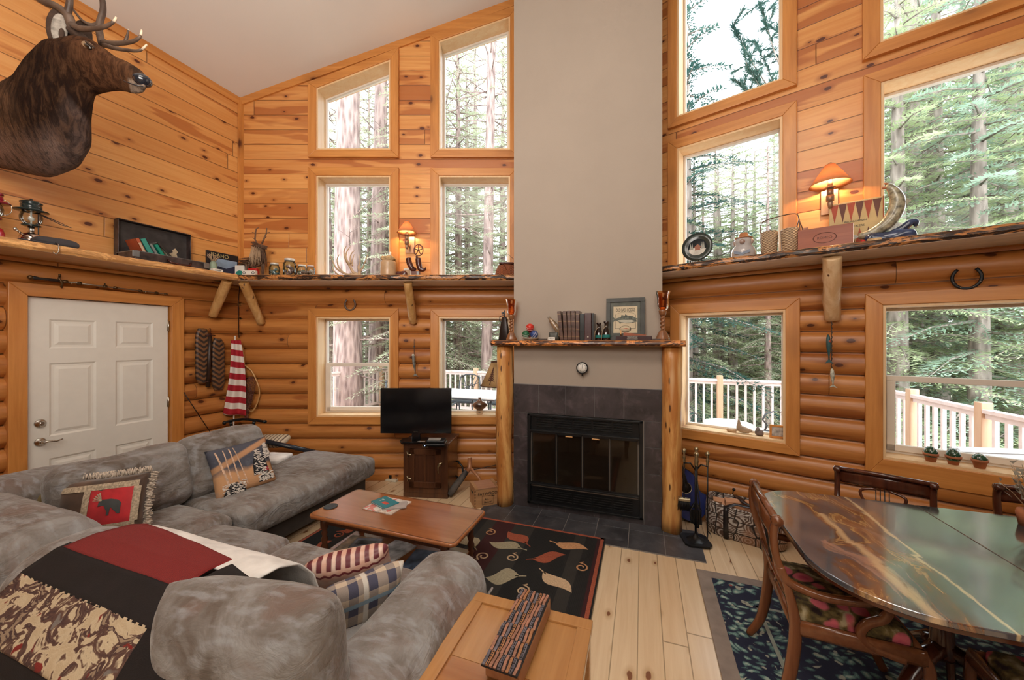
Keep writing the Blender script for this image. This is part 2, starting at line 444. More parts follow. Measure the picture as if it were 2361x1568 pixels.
# left wall: logs below, planks above, door opening
DY0, DY1, DZ = -2.118, -1.182, 2.037
m = MB(); L = 6.0; zb = 2.34
s_open = (-.478-DY1, -.478-DY0)
for a, b, hole in ((0, s_open[0], None), (s_open[0], s_open[1], (0, DZ+.01)), (s_open[1], L, None)):
    nx = max(1, int((b-a)/.15)); z = -.046
    while z < zb:
        for q in range(10):
            z0 = z+.181*q/10; z1 = z+.181*(q+1)/10; z0c, z1c = max(0, z0), min(zb, z1)
            if z1c <= z0c or (hole and (z0c+z1c)/2 < hole[1]): continue
            if hole: z0c = max(z0c, hole[1])
            f = lambda u: -.050+.077*(max(0, 1-abs(2*u-1)**2.3))**.5
            for k in range(nx):
                xa = a+(b-a)*k/nx; xb = a+(b-a)*(k+1)/nx
                m.add([(xa,f(q/10),z0c),(xb,f(q/10),z0c),(xb,f((q+1)/10),z1c),(xa,f((q+1)/10),z1c)], [(0,1,2,3)], True)
        z += .181
o = m.build('wall_left_logs', M_LOG, weld=True); o.matrix_world = FL.mtx(); structure(o)
m = MB(); m.add([(0,0,2.3),(L,0,2.3),(L,0,4.72),(0,0,4.72)], [(0,1,2,3)]); m.add([(-.12,-.06,0),(s_open[0]-.02,-.06,0),(s_open[0]-.02,-.06,2.4),(-.12,-.06,2.4)], [(0,1,2,3)]); m.add([(-.3,-.2,-.2),(L,-.2,-.2),(L,-.2,4.9),(-.3,-.2,4.9)], [(0,1,2,3)])
o = m.build('wall_left', M_PLANK); o.matrix_world = FL.mtx(); structure(o)
# right wall, back wall (behind the camera)
m = MB(); m.add([(4.03,-.18,0),(4.03,-6.478,0),(4.03,-6.478,4.72),(4.03,-.18,4.72)], [(0,1,2,3)])
structure(m.build('wall_right', M_PLASTER))
m = MB(); m.add([(-4.03,-6.478,0),(4.03,-6.478,0),(4.03,-6.478,4.6),(0,-6.478,6.2),(-4.03,-6.478,4.6)], [(0,1,2,3,4)])
structure(m.build('wall_back', M_PLASTER))
# ceiling: two slopes meeting at the ridge over the chimney
m = MB()
for sx in (-1, 1):
    hz = lambda x: 5.87+.385*.705-.385*abs(x)
    yf = lambda x: .70-(abs(x)-.705)*S/Cc
    P = [(0, 1.0), (sx*.705, .75), (sx*4.10, yf(4.10)+.05), (sx*4.10, -6.6), (0, -6.6)]
    m.add([(x, y, hz(x)) for x, y in P], [(0,1,2,3,4)]); m.add([(x, y, hz(x)+.25) for x, y in P], [(0,1,2,3,4)])
structure(m.build('ceiling', M_CEIL))
# floor
m = MB(); m.add([(-4.3,-6.6,0),(4.3,-6.6,0),(4.3,.0,0),(4.3,-.55,0),(.705,.95,0),(-.705,.95,0),(-4.3,-.4,0)], [(0,1,3,4,5,6)])
structure(m.build('floor', M_FLOOR))
# trims
m = MB()
m.box(0, 6, 0, .02, 4.51, 4.60); o = m.build('trim_1', M_CASE[0], bevel=.003); o.matrix_world = FL.mtx(); structure(o)
m = MB(); m.add([(0,.0,ceil_s(0)-.085),(3.527,.0,ceil_s(3.527)-.085),(3.527,.0,ceil_s(3.527)+.01),(0,.0,ceil_s(0)+.01)]+[(0,.02,ceil_s(0)-.085),(3.527,.02,ceil_s(3.527)-.085),(3.527,.02,ceil_s(3.527)+.01),(0,.02,ceil_s(0)+.01)],
      [(0,1,2,3),(4,5,6,7),(0,1,5,4),(2,3,7,6),(0,3,7,4),(1,2,6,5)])
o = m.build('trim_2', M_CASE[0]); o.matrix_world = FA.mtx(); structure(o)
m = MB(); vs = [(s_, -y_, z_) for y_ in (0, .02) for s_, z_ in ((0,ceil_s(0)-.085),(3.527,ceil_s(3.527)-.085),(3.527,ceil_s(3.527)+.01),(0,ceil_s(0)+.01))]
m.add(vs, [(0,1,2,3),(4,5,6,7),(0,1,5,4),(2,3,7,6),(0,3,7,4),(1,2,6,5)])
o = m.build('trim_3', M_CASE[0]); o.matrix_world = FB.mtx(); structure(o)
m = MB(); m.box(-4.03, -4.005, -.51, -.47, 2.40, 4.55); m.box(-4.03, -3.99, -.50, -.455, 2.40, 4.55)
structure(m.build('trim_4', M_CASE[2], bevel=.003))
# door casing and door
m = MB(); zt = 2.135; yo0, yo1 = -2.214, -1.075
root = thing('door_1', None, None, (-4.03, 0, 0)); structure(root)
for nm, poly in (('l', [(yo0,0),(DY0,0),(DY0,DZ),(yo0,zt)]), ('r', [(DY1,0),(yo1,0),(yo1,zt),(DY1,DZ)]), ('t', [(yo0,zt),(DY0,DZ),(DY1,DZ),(yo1,zt)])):
    mb = MB(); mb.add([(x, y, z) for x in (-.03, .045) for y, z in poly], [(0,1,2,3),(7,6,5,4),(0,4,5,1),(1,5,6,2),(2,6,7,3),(3,7,4,0)])
    structure(mb.build('door_casing', M_CASE[1 if nm == 't' else 2], root, bevel=.004))
M_DOOR = plain('white_door_paint', (.83,.80,.74), .42, var=.02, bump=.03)
M_NICKEL = plain('satin_nickel', (.62,.60,.55), .25, 1, var=.05, bump=0)
M_SHADOW = plain('door_gap_shadow', (.06,.05,.045), .8)
mb = MB(); mb.box(-.10, -.06, DY0, DY1, 0, DZ+.01); structure(mb.build('door_gap_shade', M_SHADOW, root))  # dark sheet standing in for the shade in the gap around the door
# door slab with six raised panels (front face x = dx)
dx = -.005; y0, y1 = DY0+.006, DY1-.012; W = y1-y0
mb = MB()
px0 = [(y0+.12, y0+.12+W*.30), (y1-.12-W*.30, y1-.12)]
pz = [(1.62, 1.86), (.90, 1.50), (.20, .72)]
ys = sorted({y0, y1, *[v for p in px0 for v in p]}); zs = sorted({.01, DZ-.004, *[v for p in pz for v in p]})
for i in range(len(ys)-1):
    for j in range(len(zs)-1):
        a, b, c, d = ys[i], ys[i+1], zs[j], zs[j+1]
        if any(abs(a-p[0]) < 1e-6 for p in px0) and any(abs(c-p[0]) < 1e-6 for p in pz):
            R = [(0, 0), (.014, -.009), (.030, -.009), (.052, -.001)]
            for q in range(3):
                (g0, h0), (g1, h1) = R[q], R[q+1]
                o4 = [(a+g0,c+g0),(b-g0,c+g0),(b-g0,d-g0),(a+g0,d-g0)]; i4 = [(a+g1,c+g1),(b-g1,c+g1),(b-g1,d-g1),(a+g1,d-g1)]
                for e in range(4):
                    f2 = (e+1) % 4
                    mb.add([(dx+h0,*o4[e]),(dx+h0,*o4[f2]),(dx+h1,*i4[f2]),(dx+h1,*i4[e])], [(0,1,2,3)])
            mb.add([(dx-.001,a+.052,c+.052),(dx-.001,b-.052,c+.052),(dx-.001,b-.052,d-.052),(dx-.001,a+.052,d-.052)], [(0,1,2,3)])
        else: mb.add([(dx,a,c),(dx,b,c),(dx,b,d),(dx,a,d)], [(0,1,2,3)])
mb.box(dx-.045, dx-.012, y0, y1, .01, DZ-.004)
structure(mb.build('door_panel', M_DOOR, root))
hy, = (lw(93, 1020)[1],); hz_ = lw(93, 1020)[2]; dz_ = lw(86, 978)[2]
Xr = Matrix.Rotation(PI/2, 4, 'Y')
for zc in (hz_, dz_):
    mb = MB(); mb.lathe([(.032,0),(.034,.004),(.030,.010),(.016,.014),(.014,.028),(.0,.03)], 24, Matrix.Translation((dx, hy, zc)) @ Xr)
    if zc == hz_:
        mb.tube([(dx+.03,hy,zc),(dx+.052,hy,zc),(dx+.055,hy+.03,zc+.004),(dx+.055,hy+.07,zc-.004),(dx+.055,hy+.105,zc+.006)], [.011,.011,.009,.008,.005], 10)
    else: mb.box(dx+.026, dx+.045, hy-.004, hy+.004, zc-.014, zc+.014)
    structure(mb.build('door_handle' if zc == hz_ else 'deadbolt', M_NICKEL, root))
for zc in (1.83, 1.06, .25):
    mb = MB(); mb.cyl((dx+.008, y1+.004, zc-.05), (dx+.008, y1+.004, zc+.05), .006, n=8); mb.box(dx-.002, dx+.004, y1-.006, y1+.006, zc-.05, zc+.05)
    structure(mb.build('hinge', M_NICKEL, root))
# chimney breast
m = MB()
hzc = 5.87+.385*.705
m.add([(-.705,0,0),(.705,0,0),(.705,0,5.95),(0,0,hzc+.05),(-.705,0,5.95),(-.705,.75,0),(.705,.75,0),(.705,.75,5.95),(0,.75,hzc+.05),(-.705,.75,5.95)],
      [(0,1,2,3,4),(0,5,9,4),(1,6,7,2)])
structure(m.build('wall_chimney_breast', M_PLASTER))
# ---------------------------------------------------------------- world and lights
w = bpy.data.worlds.new('overcast_sky'); sc.world = w; w.use_nodes = True; nt = w.node_tree; nt.nodes.clear()
ou = nt.nodes.new('ShaderNodeOutputWorld'); bg = nt.nodes.new('ShaderNodeBackground'); tc = nt.nodes.new('ShaderNodeTexCoord'); sp = nt.nodes.new('ShaderNodeSeparateXYZ')
rp = nt.nodes.new('ShaderNodeValToRGB'); nt.links.new(tc.outputs[0], sp.inputs[0]); nt.links.new(sp.outputs[2], rp.inputs[0])
rp.color_ramp.elements[0].color = (.92,.97,1,1); rp.color_ramp.elements[1].color = (.78,.88,1,1); nt.links.new(rp.outputs[0], bg.inputs[0]); nt.links.new(bg.outputs[0], ou.inputs[0])
bg.inputs[1].default_value = 4.6
def area(name, loc, tgt, sx, sy, e, col):
    l = bpy.data.lights.new(name, 'AREA'); l.shape = 'RECTANGLE'; l.size = sx; l.size_y = sy; l.energy = e; l.color = col
    o = bpy.data.objects.new(name, l); COL.objects.link(o); o.location = loc
    o.rotation_euler = (Vector(tgt)-Vector(loc)).to_track_quat('-Z', 'Y').to_euler(); return o
area('overhead_fill_light', (0, -3.8, 5.0), (0, -1.5, 0), 2.5, 1.5, 70, (1, .90, .78))  # unseen fill light added overhead, just behind the camera
area('rear_fill_light', (1.2, -5.8, 3.2), (-.5, 0, 1.2), 2.5, 1.6, 48, (1, .90, .78))  # unseen fill added at the back of the room, facing the fireplace
area('ceiling_fill_light', (-.6, -3.6, 2.9), (-1.6, -1.2, 5.2), 1.6, 1.2, 62, (1, .93, .86))  # unseen soft fill added to brighten the sloped ceiling from below
sl = bpy.data.lights.new('sun_light', 'SUN'); sl.energy = 1.6; sl.angle = .5; sl.color = (1, .96, .88)
so = bpy.data.objects.new('sun_light', sl); COL.objects.link(so); so.rotation_euler = (math.radians(38), math.radians(-12), math.radians(60))
# ---------------------------------------------------------------- camera
cd = bpy.data.cameras.new('camera'); cd.sensor_width = 36; cd.sensor_fit = 'HORIZONTAL'; cd.lens = 36*850/2361; cd.clip_start = .02; cd.clip_end = 300
co = bpy.data.objects.new('camera', cd); COL.objects.link(co); co.location = CAM; co.rotation_euler = (PI/2, 0, math.atan2(S, Cc)); sc.camera = co
sc.view_settings.view_transform = 'Standard'; sc.view_settings.look = 'None'; sc.view_settings.gamma = 1; sc.view_settings.exposure = .32
sc.view_settings.use_curve_mapping = False
sc.cycles.max_bounces = 6; sc.cycles.diffuse_bounces = 3; sc.cycles.glossy_bounces = 2; sc.cycles.transmission_bounces = 4; sc.cycles.transparent_max_bounces = 8
sc.cycles.caustics_reflective = False; sc.cycles.caustics_refractive = False; sc.cycles.sample_clamp_indirect = 6
sc.cycles.use_adaptive_sampling = True; sc.cycles.adaptive_threshold = .08; sc.cycles.adaptive_min_samples = 14
# ================================================================ outdoors: deck, railing, patio furniture, forest
R = random.Random(7)
M_RAIL = plain('pale_painted_rail', (.72,.60,.56), .6, var=.08)
M_POST = wood('deck_post_cedar', (.60,.40,.26), (.50,.30,.18), 2, 1, .7)
M_DECK = planks('deck_boards', .14, 0, (.62,.50,.42), (.55,.42,.35), (.42,.30,.24), (.2,.12,.08), .6, horiz=True, kn=.2, seed=31, coat=0)
M_IRON = plain('dark_iron', (.07,.075,.08), .5, .6, bump=.05)
M_TILE_TOP = plain('pale_table_tile', (.80,.80,.78), .35, var=.05)
def bark(name, c1, c2):
    t = NT(name); o = t.obj()
    v = t.vor(t.map(o, sc=(9, 9, 1.8)), 1.6, 0); n = t.noise(t.map(o, sc=(14, 14, 3)), 1, 4)
    f = t.math('MULTIPLY', v, n)
    c = t.mix(t.mr(f, .05, .4), c2, c1)
    return t.done(t.bsdf(c, .9, 0, t.bump(f, .8, .03)))
M_BARK = bark('pinkish_fir_bark', (.38,.28,.25), (.14,.09,.08))
M_BARK2 = bark('grey_spruce_bark', (.36,.30,.26), (.15,.12,.10))
def leafmat(name, c1, c2, c3):
    t = NT(name); o = t.obj()
    n = t.noise(o, .9, 3); n2 = t.noise(o, 6, 2)
    c = t.mix(t.mr(n, .35, .65), c1, c2); c = t.mix(t.mr(n2, .5, .7, 0, .6), c, c3)
    d = t.n('BsdfDiffuse', {0: c}); tr = t.n('BsdfTranslucent', {0: c})
    return t.done(t.n('MixShader', {0: .4, 1: d, 2: tr}))
M_LEAF = leafmat('fir_needles', (.34,.42,.22), (.60,.66,.42), (.48,.48,.36))
M_LEAF2 = leafmat('hazy_spruce_needles', (.40,.45,.29), (.56,.58,.42), (.46,.42,.34))  # needles paled so that their colour carries the haze of distant trees
M_LEAF3 = leafmat('blue_pine_needles', (.26,.37,.27), (.42,.53,.42), (.36,.40,.33))
M_GROUND = plain('forest_floor', (.34,.31,.22), .95, var=.35, nscale=1.2)
m = MB(); m.grid(lambda u, v: Vector((-40+80*u, 4.7+50*v, -2.6+v*6+.5*noise.noise(Vector((u*9, v*7, 0))))), 30, 20)
tag(structure(m.build('ground', M_GROUND)))
m = MB(); m.add([(-6.4,4.6,-.06),(4.2,4.6,-.06),(4.2,-6.5,-.06),(4.11,-6.5,-.06),(4.11,-.6,-.06),(.8,1.0,-.06),(-.8,1.0,-.06),(-4.2,-.3,-.06),(-6.4,-.3,-.06)], [(0,1,2,3,4,5,6,7,8)])
tag(m.build('deck_floor', M_DECK), 'pale deck boards outside the front windows', 'deck')
# railing
rail = thing('deck_railing', 'pale deck railing with white balusters and brown posts outside the windows', 'railing', (0, 0, -.05))
RP = [(-6.35, 2.0), (-5.95, 4.45), (-3.22, 4.45), (1.92, 4.35), (4.04, 4.35), (4.02, 3.02), (4.0, 1.87), (4.02, .0)]
for i in range(len(RP)-1):
    a = Vector((*RP[i], 0)); b = Vector((*RP[i+1], 0)); d = (b-a); Ln = d.length; d.normalize(); w_ = Vector((-d.y, d.x, 0))
    ang = math.atan2(d.y, d.x); X = Matrix.Translation(a) @ Matrix.Rotation(ang, 4, 'Z')
    mb = MB(); mb.box(0, Ln, -.045, .045, .955, 1.0, X); mb.build('top_rail', M_RAIL, rail, bevel=.006)
    mb = MB(); mb.box(0, Ln, -.02, .02, .90, .955, X); mb.build('upper_rail', M_RAIL, rail)
    mb = MB(); mb.box(0, Ln, -.02, .02, .07, .13, X); mb.build('lower_rail', M_RAIL, rail)
    n = int(Ln/.135); mb = MB()
    for k in range(1, n): mb.cbox(Ln*k/n, 0, .51, .036, .036, .80, X)
    tag(mb.build('balusters', M_RAIL, rail), kind='stuff')
for x, y in RP:
    if (x, y) == RP[0]: continue
    mb = MB(); mb.cbox(x, y, .53, .10, .10, 1.08); mb.build('post', M_POST, rail, bevel=.008)
# patio furniture
def iron_chair(name, label, loc, rz, curl=False):
    t = thing(name, label, 'chair', (loc[0], loc[1], -.05), rz, None)
    for sx in (-1, 1):
        for P_ in ([(sx*.24,-.24,0),(sx*.24,-.22,.42)], [(sx*.22,.26,0),(sx*.23,.22,.42)]): fr = MB(); fr.tube(P_, .014, 6); fr.build('leg', M_IRON, t)
    s = MB(); s.soft(.52, .50, .05, .03, 6, M=MX((0,0,.44))); s.build('seat', M_IRON, t)
    b = MB()
    for sx in (-1, 1): b.tube([(sx*.23,.22,.42),(sx*.25,.28,.70),(sx*.22,.30,.92)], .014, 6)
    b.tube([(-.24,.30,.90),(-.1,.31,.97),(.1,.31,.97),(.24,.30,.90)], .014, 6)
    for px_, qx in ((-.18,.12),(.0,-.15),(.16,.02),(-.05,.2)): b.tube([(px_,.24,.45),((px_+qx)/2,.28,.66),(qx,.30,.93)], .009, 5)
    b.tube([(-.22,.25,.62),(0,.28,.72),(.22,.29,.80)], .009, 5); b.tube([(.22,.25,.58),(0,.28,.66),(-.2,.29,.78)], .008, 5)
    b.build('backrest', M_IRON, t)
    for sx in (-1, 1):
        a = MB()
        if curl: a.tube([(sx*.26,.27,.62),(sx*.27,.10,.70),(sx*.27,-.08,.72),(sx*.27,-.20,.68),(sx*.27,-.24,.60),(sx*.27,-.18,.52),(sx*.26,-.22,.44)], .02, 6, flat=.3)
        else: a.tube([(sx*.25,.27,.64),(sx*.27,0,.66),(sx*.27,-.20,.64),(sx*.25,-.24,.44)], .013, 6)
        a.build('armrest', M_IRON, t)
    return t
T = thing('patio_table', 'rectangular patio table with pale tiled top on the deck behind the television', 'table', (-2.62, 2.72, -.05), 0)
mb = MB()
for i in range(4):
    for j in range(2): mb.box(-.78+.39*i+.003, -.78+.39*(i+1)-.003, -.50+.5*j+.003, -.50+.5*(j+1)-.003, .72, .74)
mb.build('tiles', M_TILE_TOP, T, bevel=.002)
mb = MB(); mb.box(-.80,.80,-.52,.52,.70,.722); mb.build('table_frame', M_IRON, T, bevel=.004)
for sx in (-1, 1):
    for sy in (-1, 1):
        mb = MB(); mb.tube([(sx*.70,sy*.42,0),(sx*.66,sy*.38,.35),(sx*.70,sy*.44,.70)], .02, 6); mb.build('leg', M_IRON, T)
iron_chair('patio_chair', 'dark iron patio chair with woven branch back, nearest the patio table corner by the television', (-2.75, 1.95), PI+.25)
iron_chair('patio_chair', 'iron patio chair with its back to the railing, behind the pale patio table', (-3.05, 3.55), .1)
iron_chair('patio_chair', 'iron patio chair behind the tree-patterned lampshade, far end of patio table', (-2.15, 3.55), -.2)
iron_chair('patio_chair', 'iron patio chair seen at the right edge of the far left window', (-3.95, 2.7), PI/2)
rt = fl(1678, 976, .5)
T = thing('round_patio_table', 'small round white patio table in the window right of the fireplace', 'table', (rt.x, rt.y, -.05), 0)
mb = MB(); mb.lathe([(0,.53),(.30,.53),(.315,.54),(.315,.55),(.30,.556),(0,.556)], 40); mb.build('table_top', M_TILE_TOP, T)
mb = MB(); mb.lathe([(.02,.03),(.02,.53)], 10)
for k in range(3):
    a = k*2.094; mb.tube([(0,0,.2),(.12*math.cos(a),.12*math.sin(a),.06),(.24*math.cos(a),.24*math.sin(a),0)], .012, 6)
mb.build('pedestal', M_IRON, T)
iron_chair('lounge_chair', 'iron patio armchair with curled arm, left of the round white patio table', (rt.x-.62, rt.y+.10), PI/2, True)
iron_chair('lounge_chair', 'iron patio armchair with curled arm, right of the round white patio table', (rt.x+.78, rt.y-.02), -PI/2+.3, True)
lp = fl(2330, 1045, .60)
T = thing('sun_lounger', 'grey slatted lounger with raised back outside the window with cacti', 'sun lounger', (3.62, .30, -.05), .2)
M_LOUNGE = plain('grey_lounger_frame', (.45,.46,.46), .5)
mb = MB()
for sx in (-1, 1): mb.tube([(sx*.32,-.9,.30),(sx*.32,.15,.30)], .022, 6)
mb.tube([(-.32,-.9,.30),(.32,-.9,.30)], .022, 6); mb.build('frame', M_LOUNGE, T)
mb = MB(); 
for k in range(12): mb.cbox(0, -.86+k*.085, .31, .62, .05, .012)
mb.build('slatted_seat', M_LOUNGE, T)
B = MX((0, .15, .30), rx=.75); mb = MB()
for sx in (-1, 1): mb.cbox(sx*.33, .33, 0, .05, .70, .03, B)
mb.cbox(0, .67, 0, .70, .05, .03, B)
for k in range(9): mb.cbox(0, .04+k*.072, 0, .62, .045, .012, B)
mb.build('raised_back', M_LOUNGE, T)
for sx in (-1, 1):
    for y in (-.8, .1, .55):
        mb = MB(); mb.tube([(sx*.30, y, 0), (sx*.31, y, .30 if y < .5 else .62)], .018, 6); mb.build('leg', M_LOUNGE, T)
# ---- conifers
def needle_spray(mb, base, d, ln, r, dens=1.0, w=.028, wl=.11):
    """a drooping side branch with flat needle clusters along its twigs"""
    d = d.normalized(); side = d.cross(Vector((0, 0, 1))).normalized(); up = side.cross(d)
    n = max(3, int(ln/.11*dens))
    for i in range(n):
        u = (i+.5)/n
        c = base+d*(ln*u)+Vector((0, 0, -.22*ln*u*u))
        tl = (.10+.42*(1-u))*ln*.55
        for sg in (-1, 1):
            td = (d*.75+side*sg*(.7+.2*r.random())+Vector((0, 0, -.12+.2*r.random()))).normalized()
            k = max(3, int(tl/.045))
            for j in range(k):
                q = c+td*(tl*(j+.3)/k)+Vector((0, 0, -.02*j))
                nd = (td+Vector((r.uniform(-.5,.5), r.uniform(-.5,.5), r.uniform(-.3,.5)))).normalized()
                ns = nd.cross(Vector((r.uniform(-.4,.4), r.uniform(-.4,.4), 1))).normalized()*w*r.uniform(.7, 1.4)
                L_ = wl*r.uniform(.7, 1.3)
                mb.v += [q-ns, q+ns, q+nd*L_]; o = len(mb.v)-3
                mb.f.append([o, o+1, o+2]); mb.sm.append(False)
def tree_mesh(H, rad, z0, seed, dens=1.0, nb=70, w=.028, wl=.11):
    r = random.Random(seed); f = MB(); tk = MB()
    tk.tube([(0,0,-2),(0,0,0),(.03,.02,H*.5),(0,0,H)], [rad*1.2, rad, rad*.6, .02], 10)
    for i in range(nb):
        u = (i+.5)/nb; z = z0+(H-z0)*u**.9; a = i*2.399+r.uniform(-.3,.3)
        ln = (.35+ (1-u)*(H*.17))*r.uniform(.75, 1.15)
        d = Vector((math.cos(a), math.sin(a), .22*u-.08))
        b0 = Vector((0, 0, z))
        needle_spray(f, b0, d, ln, r, dens, w, wl)
        tk.tube([b0, b0+d*ln*.5+Vector((0,0,-.05*ln)), b0+d*ln*.95+Vector((0,0,-.2*ln))], [.018+.012*(1-u), .012, .004], 4)
    return f, tk
def dead_tree(H, rad, seed, nb=40):
    r = random.Random(seed); tk = MB(); n = 16; pts = []; rd = []
    for i in range(n+1):
        u = i/n; pts.append((.12*math.sin(u*3+seed), .1*math.sin(u*2+seed*2), -2+(H+2)*u)); rd.append(rad*(1.15-.6*u))
    tk.tube(pts, rd, 14)
    for i in range(nb):
        z = r.uniform(.2, H*.9); a = r.uniform(0, 2*PI); ln = r.uniform(.4, 1.6)
        d = Vector((math.cos(a), math.sin(a), r.uniform(-.25,.35))); b0 = Vector((0, 0, z))
        e = b0+d*ln; mid = b0+d*ln*.5+Vector((0, 0, r.uniform(-.1, .05)))
        tk.tube([b0, mid, e], [.022, .012, .004], 4)
        for k in range(4):
            q = b0+(e-b0)*r.uniform(.3,.95); d2 = (d+Vector((r.uniform(-1,1), r.uniform(-1,1), r.uniform(-.5,.5)))).normalized()
            tk.tube([q, q+d2*r.uniform(.15,.5)], [.007, .002], 3)
    return tk
def mk_tree(kind, seed, H, rad, z0, mats, name, **k):
    f, tk = tree_mesh(H, rad, z0, seed, **k)
    root = tk.build(name, mats[1]); fo = f.build('foliage', mats[0], root)
    return root
SP = [mk_tree(0, 1, 11, .20, .2, (M_LEAF, M_BARK2), 'fir_tree', nb=120, dens=1.6, w=.015, wl=.10), mk_tree(0, 2, 11, .16, .6, (M_LEAF3, M_BARK2), 'fir_tree', nb=110, dens=1.5, w=.015, wl=.10),
      mk_tree(0, 3, 12, .15, .8, (M_LEAF2, M_BARK), 'fir_tree', nb=130, dens=1.35, w=.014, wl=.09)]
M_DKN = leafmat('dark_pine_needles', (.035,.085,.075), (.08,.16,.13), (.05,.09,.07))
SP.append(mk_tree(0, 5, 11, .14, .6, (M_DKN, M_BARK2), 'fir_tree', nb=95, dens=1.4, w=.018, wl=.10))
GL = {3: ('dark teal spruce at the left edge of the top window beside the chimney', None), 0: ('green fir tree with dense drooping branches beyond the deck railing', 'dense green firs beyond the deck'),
      1: ('blue-green conifer standing in the woods beyond the deck', 'blue-green conifers beyond the deck'),
      2: ('grey-green thin spruce in the woods beyond the deck', 'thin spruces beyond the deck')}
used = set()
def plant(k, px, t, scl, rz, dz=-1.2):
    p = at(px, 784.5, t)
    o = SP[k] if k not in used else dup(SP[k]); used.add(k)
    o.location = (p.x, p.y, dz); o.rotation_euler = (0, 0, rz); o.scale = (scl,)*3
    tag(o, GL[k][0], 'tree', GL[k][1])
RT = random.Random(4)
for k, px, t, s_ in [
    (2,640,10.5,1.0),(2,735,13,1.1),(2,890,12,1.05),(2,985,10.3,.95),(2,1075,12.2,1.0),(2,1160,13.5,1.15),(2,700,16,1.2),(2,830,17,1.2),(2,940,16.5,1.2),(2,1030,17.5,1.25),(2,1130,18.5,1.2),(2,668,9.2,.9),(2,945,9.4,.95),(2,1055,11.0,1.1),(2,1185,10.0,1.0),(2,850,12.5,1.0),(2,780,14.5,1.2),(2,1095,15,1.3),(2,965,13.5,1.2),(0,770,21,1.3),(0,900,22,1.3),(2,1000,23,1.3),(0,1100,22,1.3),(2,1210,20,1.1),
    (3,1582,8.4,1.04),(0,1600,8.6,.66),(0,1690,9.2,.70),(2,1770,8.2,.60),(0,1740,11.5,.80),(2,1650,13,.85),(0,1720,10.2,.74),(2,1805,10.5,.78),(0,1655,10.8,.76),(2,1620,9.4,.62),(2,1690,12.5,.82),(0,1785,13.5,.98),(1,1895,9.4,1.1),(0,1820,12,.80),(1,1580,14,.85),(0,1700,15.5,.75),(1,1800,16,.9),
    (0,1960,8.6,1.15),(0,2070,7.2,1.0),(0,2160,8.4,1.2),(1,2260,6.6,1.05),(0,2330,8.2,1.2),(0,2440,6.4,1.1),(1,2120,11,1.4),(0,2020,11.5,1.35),(1,2220,11.5,1.45),(0,2360,11,1.4),(1,2520,8.5,1.3),(0,2090,15,1.7),(1,2300,15,1.7),(0,2640,7,1.2)]:
    plant(k, px, t, s_, RT.uniform(0, 6))
# big bare trunks
for px, t, rad, sd, lab in [(806,8.9,.335,3,'massive pinkish tree trunk behind the railing, widest in the far left windows'),(878,10.2,.225,5,'pinkish straight tree trunk just right of the massive one'),
    (757,11,.19,8,'grey tree trunk at the left edge of the far left windows'),(1022,10.5,.16,9,'grey-pink tree trunk at the left edge of the window left of the chimney'),(1131,9.8,.15,11,'slim pinkish tree trunk near the right side of the window left of the chimney'),
    (1646,9.5,.16,12,'dark tree trunk left of the brown railing post in the window right of the chimney'),(2098,8.6,.17,14,'brown tree trunk among firs in the large right-hand window')]:
    tk = dead_tree(6.2 if sd == 12 else 15, rad, sd, 24 if sd == 12 else 55); p = at(px, 784.5, t)
    o = tk.build('tree_trunk', M_BARK if sd < 12 else M_BARK2, loc=(p.x, p.y, -1.2)); tag(o, lab, 'tree')
# pine bough close to the upper right window
mb = MB(); nd = MB(); r = random.Random(21)
p0 = at(1870, 330, 5.6); tips = [(1690,60),(1722,150),(1752,10),(1760,215),(1795,60),(1705,190),(1800,130),(1780,260),(1815,20),(1745,100),(1835,200)]
def tuft(q, d, n=60, L_=.15):
    for i in range(n):
        dd = (d*1.0+Vector((r.uniform(-1,1), r.uniform(-1,1), r.uniform(-1,1)))*.75).normalized()
        s_ = dd.cross(Vector((r.random(), r.random(), r.random()))).normalized()*.0045
        b = q-d*r.uniform(0,.16); nd.v += [b-s_, b+s_, b+dd*L_*r.uniform(.7,1.1)]; o = len(nd.v)-3; nd.f.append([o,o+1,o+2]); nd.sm.append(False)
for i, (a, b) in enumerate(tips):
    e = at(a, b, 5.2+.08*i); mid = (p0+e)/2+Vector((0, 0, -.12)); mb.tube([p0, mid, (mid+e)/2+Vector((0,0,-.06)), e], [.018,.011,.008,.004], 5)
    d = (e-mid).normalized()
    for u in (1, .86, .72, .58):
        q = mid+(e-mid)*u; tuft(q, (d+Vector((0,0,.5))).normalized(), 70 if u == 1 else 45)
        for k in range(2):
            q2 = q+Vector((r.uniform(-.16,.16), r.uniform(-.16,.16), r.uniform(-.02,.2))); mb.tube([q, q2], [.005,.003], 4); tuft(q2, (q2-q).normalized(), 45)
pb = mb.build('pine_bough', M_BARK2); nd.build('needles', M_DKN, pb); tag(pb, 'long-needled pine bough against white sky in the top window right of the chimney', 'tree')
# ================================================================ fireplace, rug, hearth
def slate(name, c1, c2, rough=.35):
    t = NT(name); o = t.obj()
    n = t.noise(o, 3.2, 6, .62, .8); n2 = t.noise(o, 11, 4, .6, .4)
    c = t.mix(t.mr(n, .34, .66), c1, c2); c = t.mix(t.mr(n2, .52, .72, 0, .5), c, tuple(x*1.9 for x in c2))
    return t.done(t.bsdf(c, rough, 0, t.bump(n2, .25, .004)))
M_SLATE = slate('slate_tile', (.028,.022,.024), (.075,.060,.064), .38)
M_SLATE2 = slate('hearth_slate', (.035,.035,.040), (.085,.085,.095), .3)
M_GROUT = plain('grout', (.26,.24,.23), .9)
M_BLACK = plain('black_steel', (.012,.012,.013), .38, .3, bump=.03)
M_BRASS = plain('brass', (.75,.42,.18), .3, 1, bump=0)
M_SMOKE = glassmat('smoked_glass', (.50,.47,.44), .09)
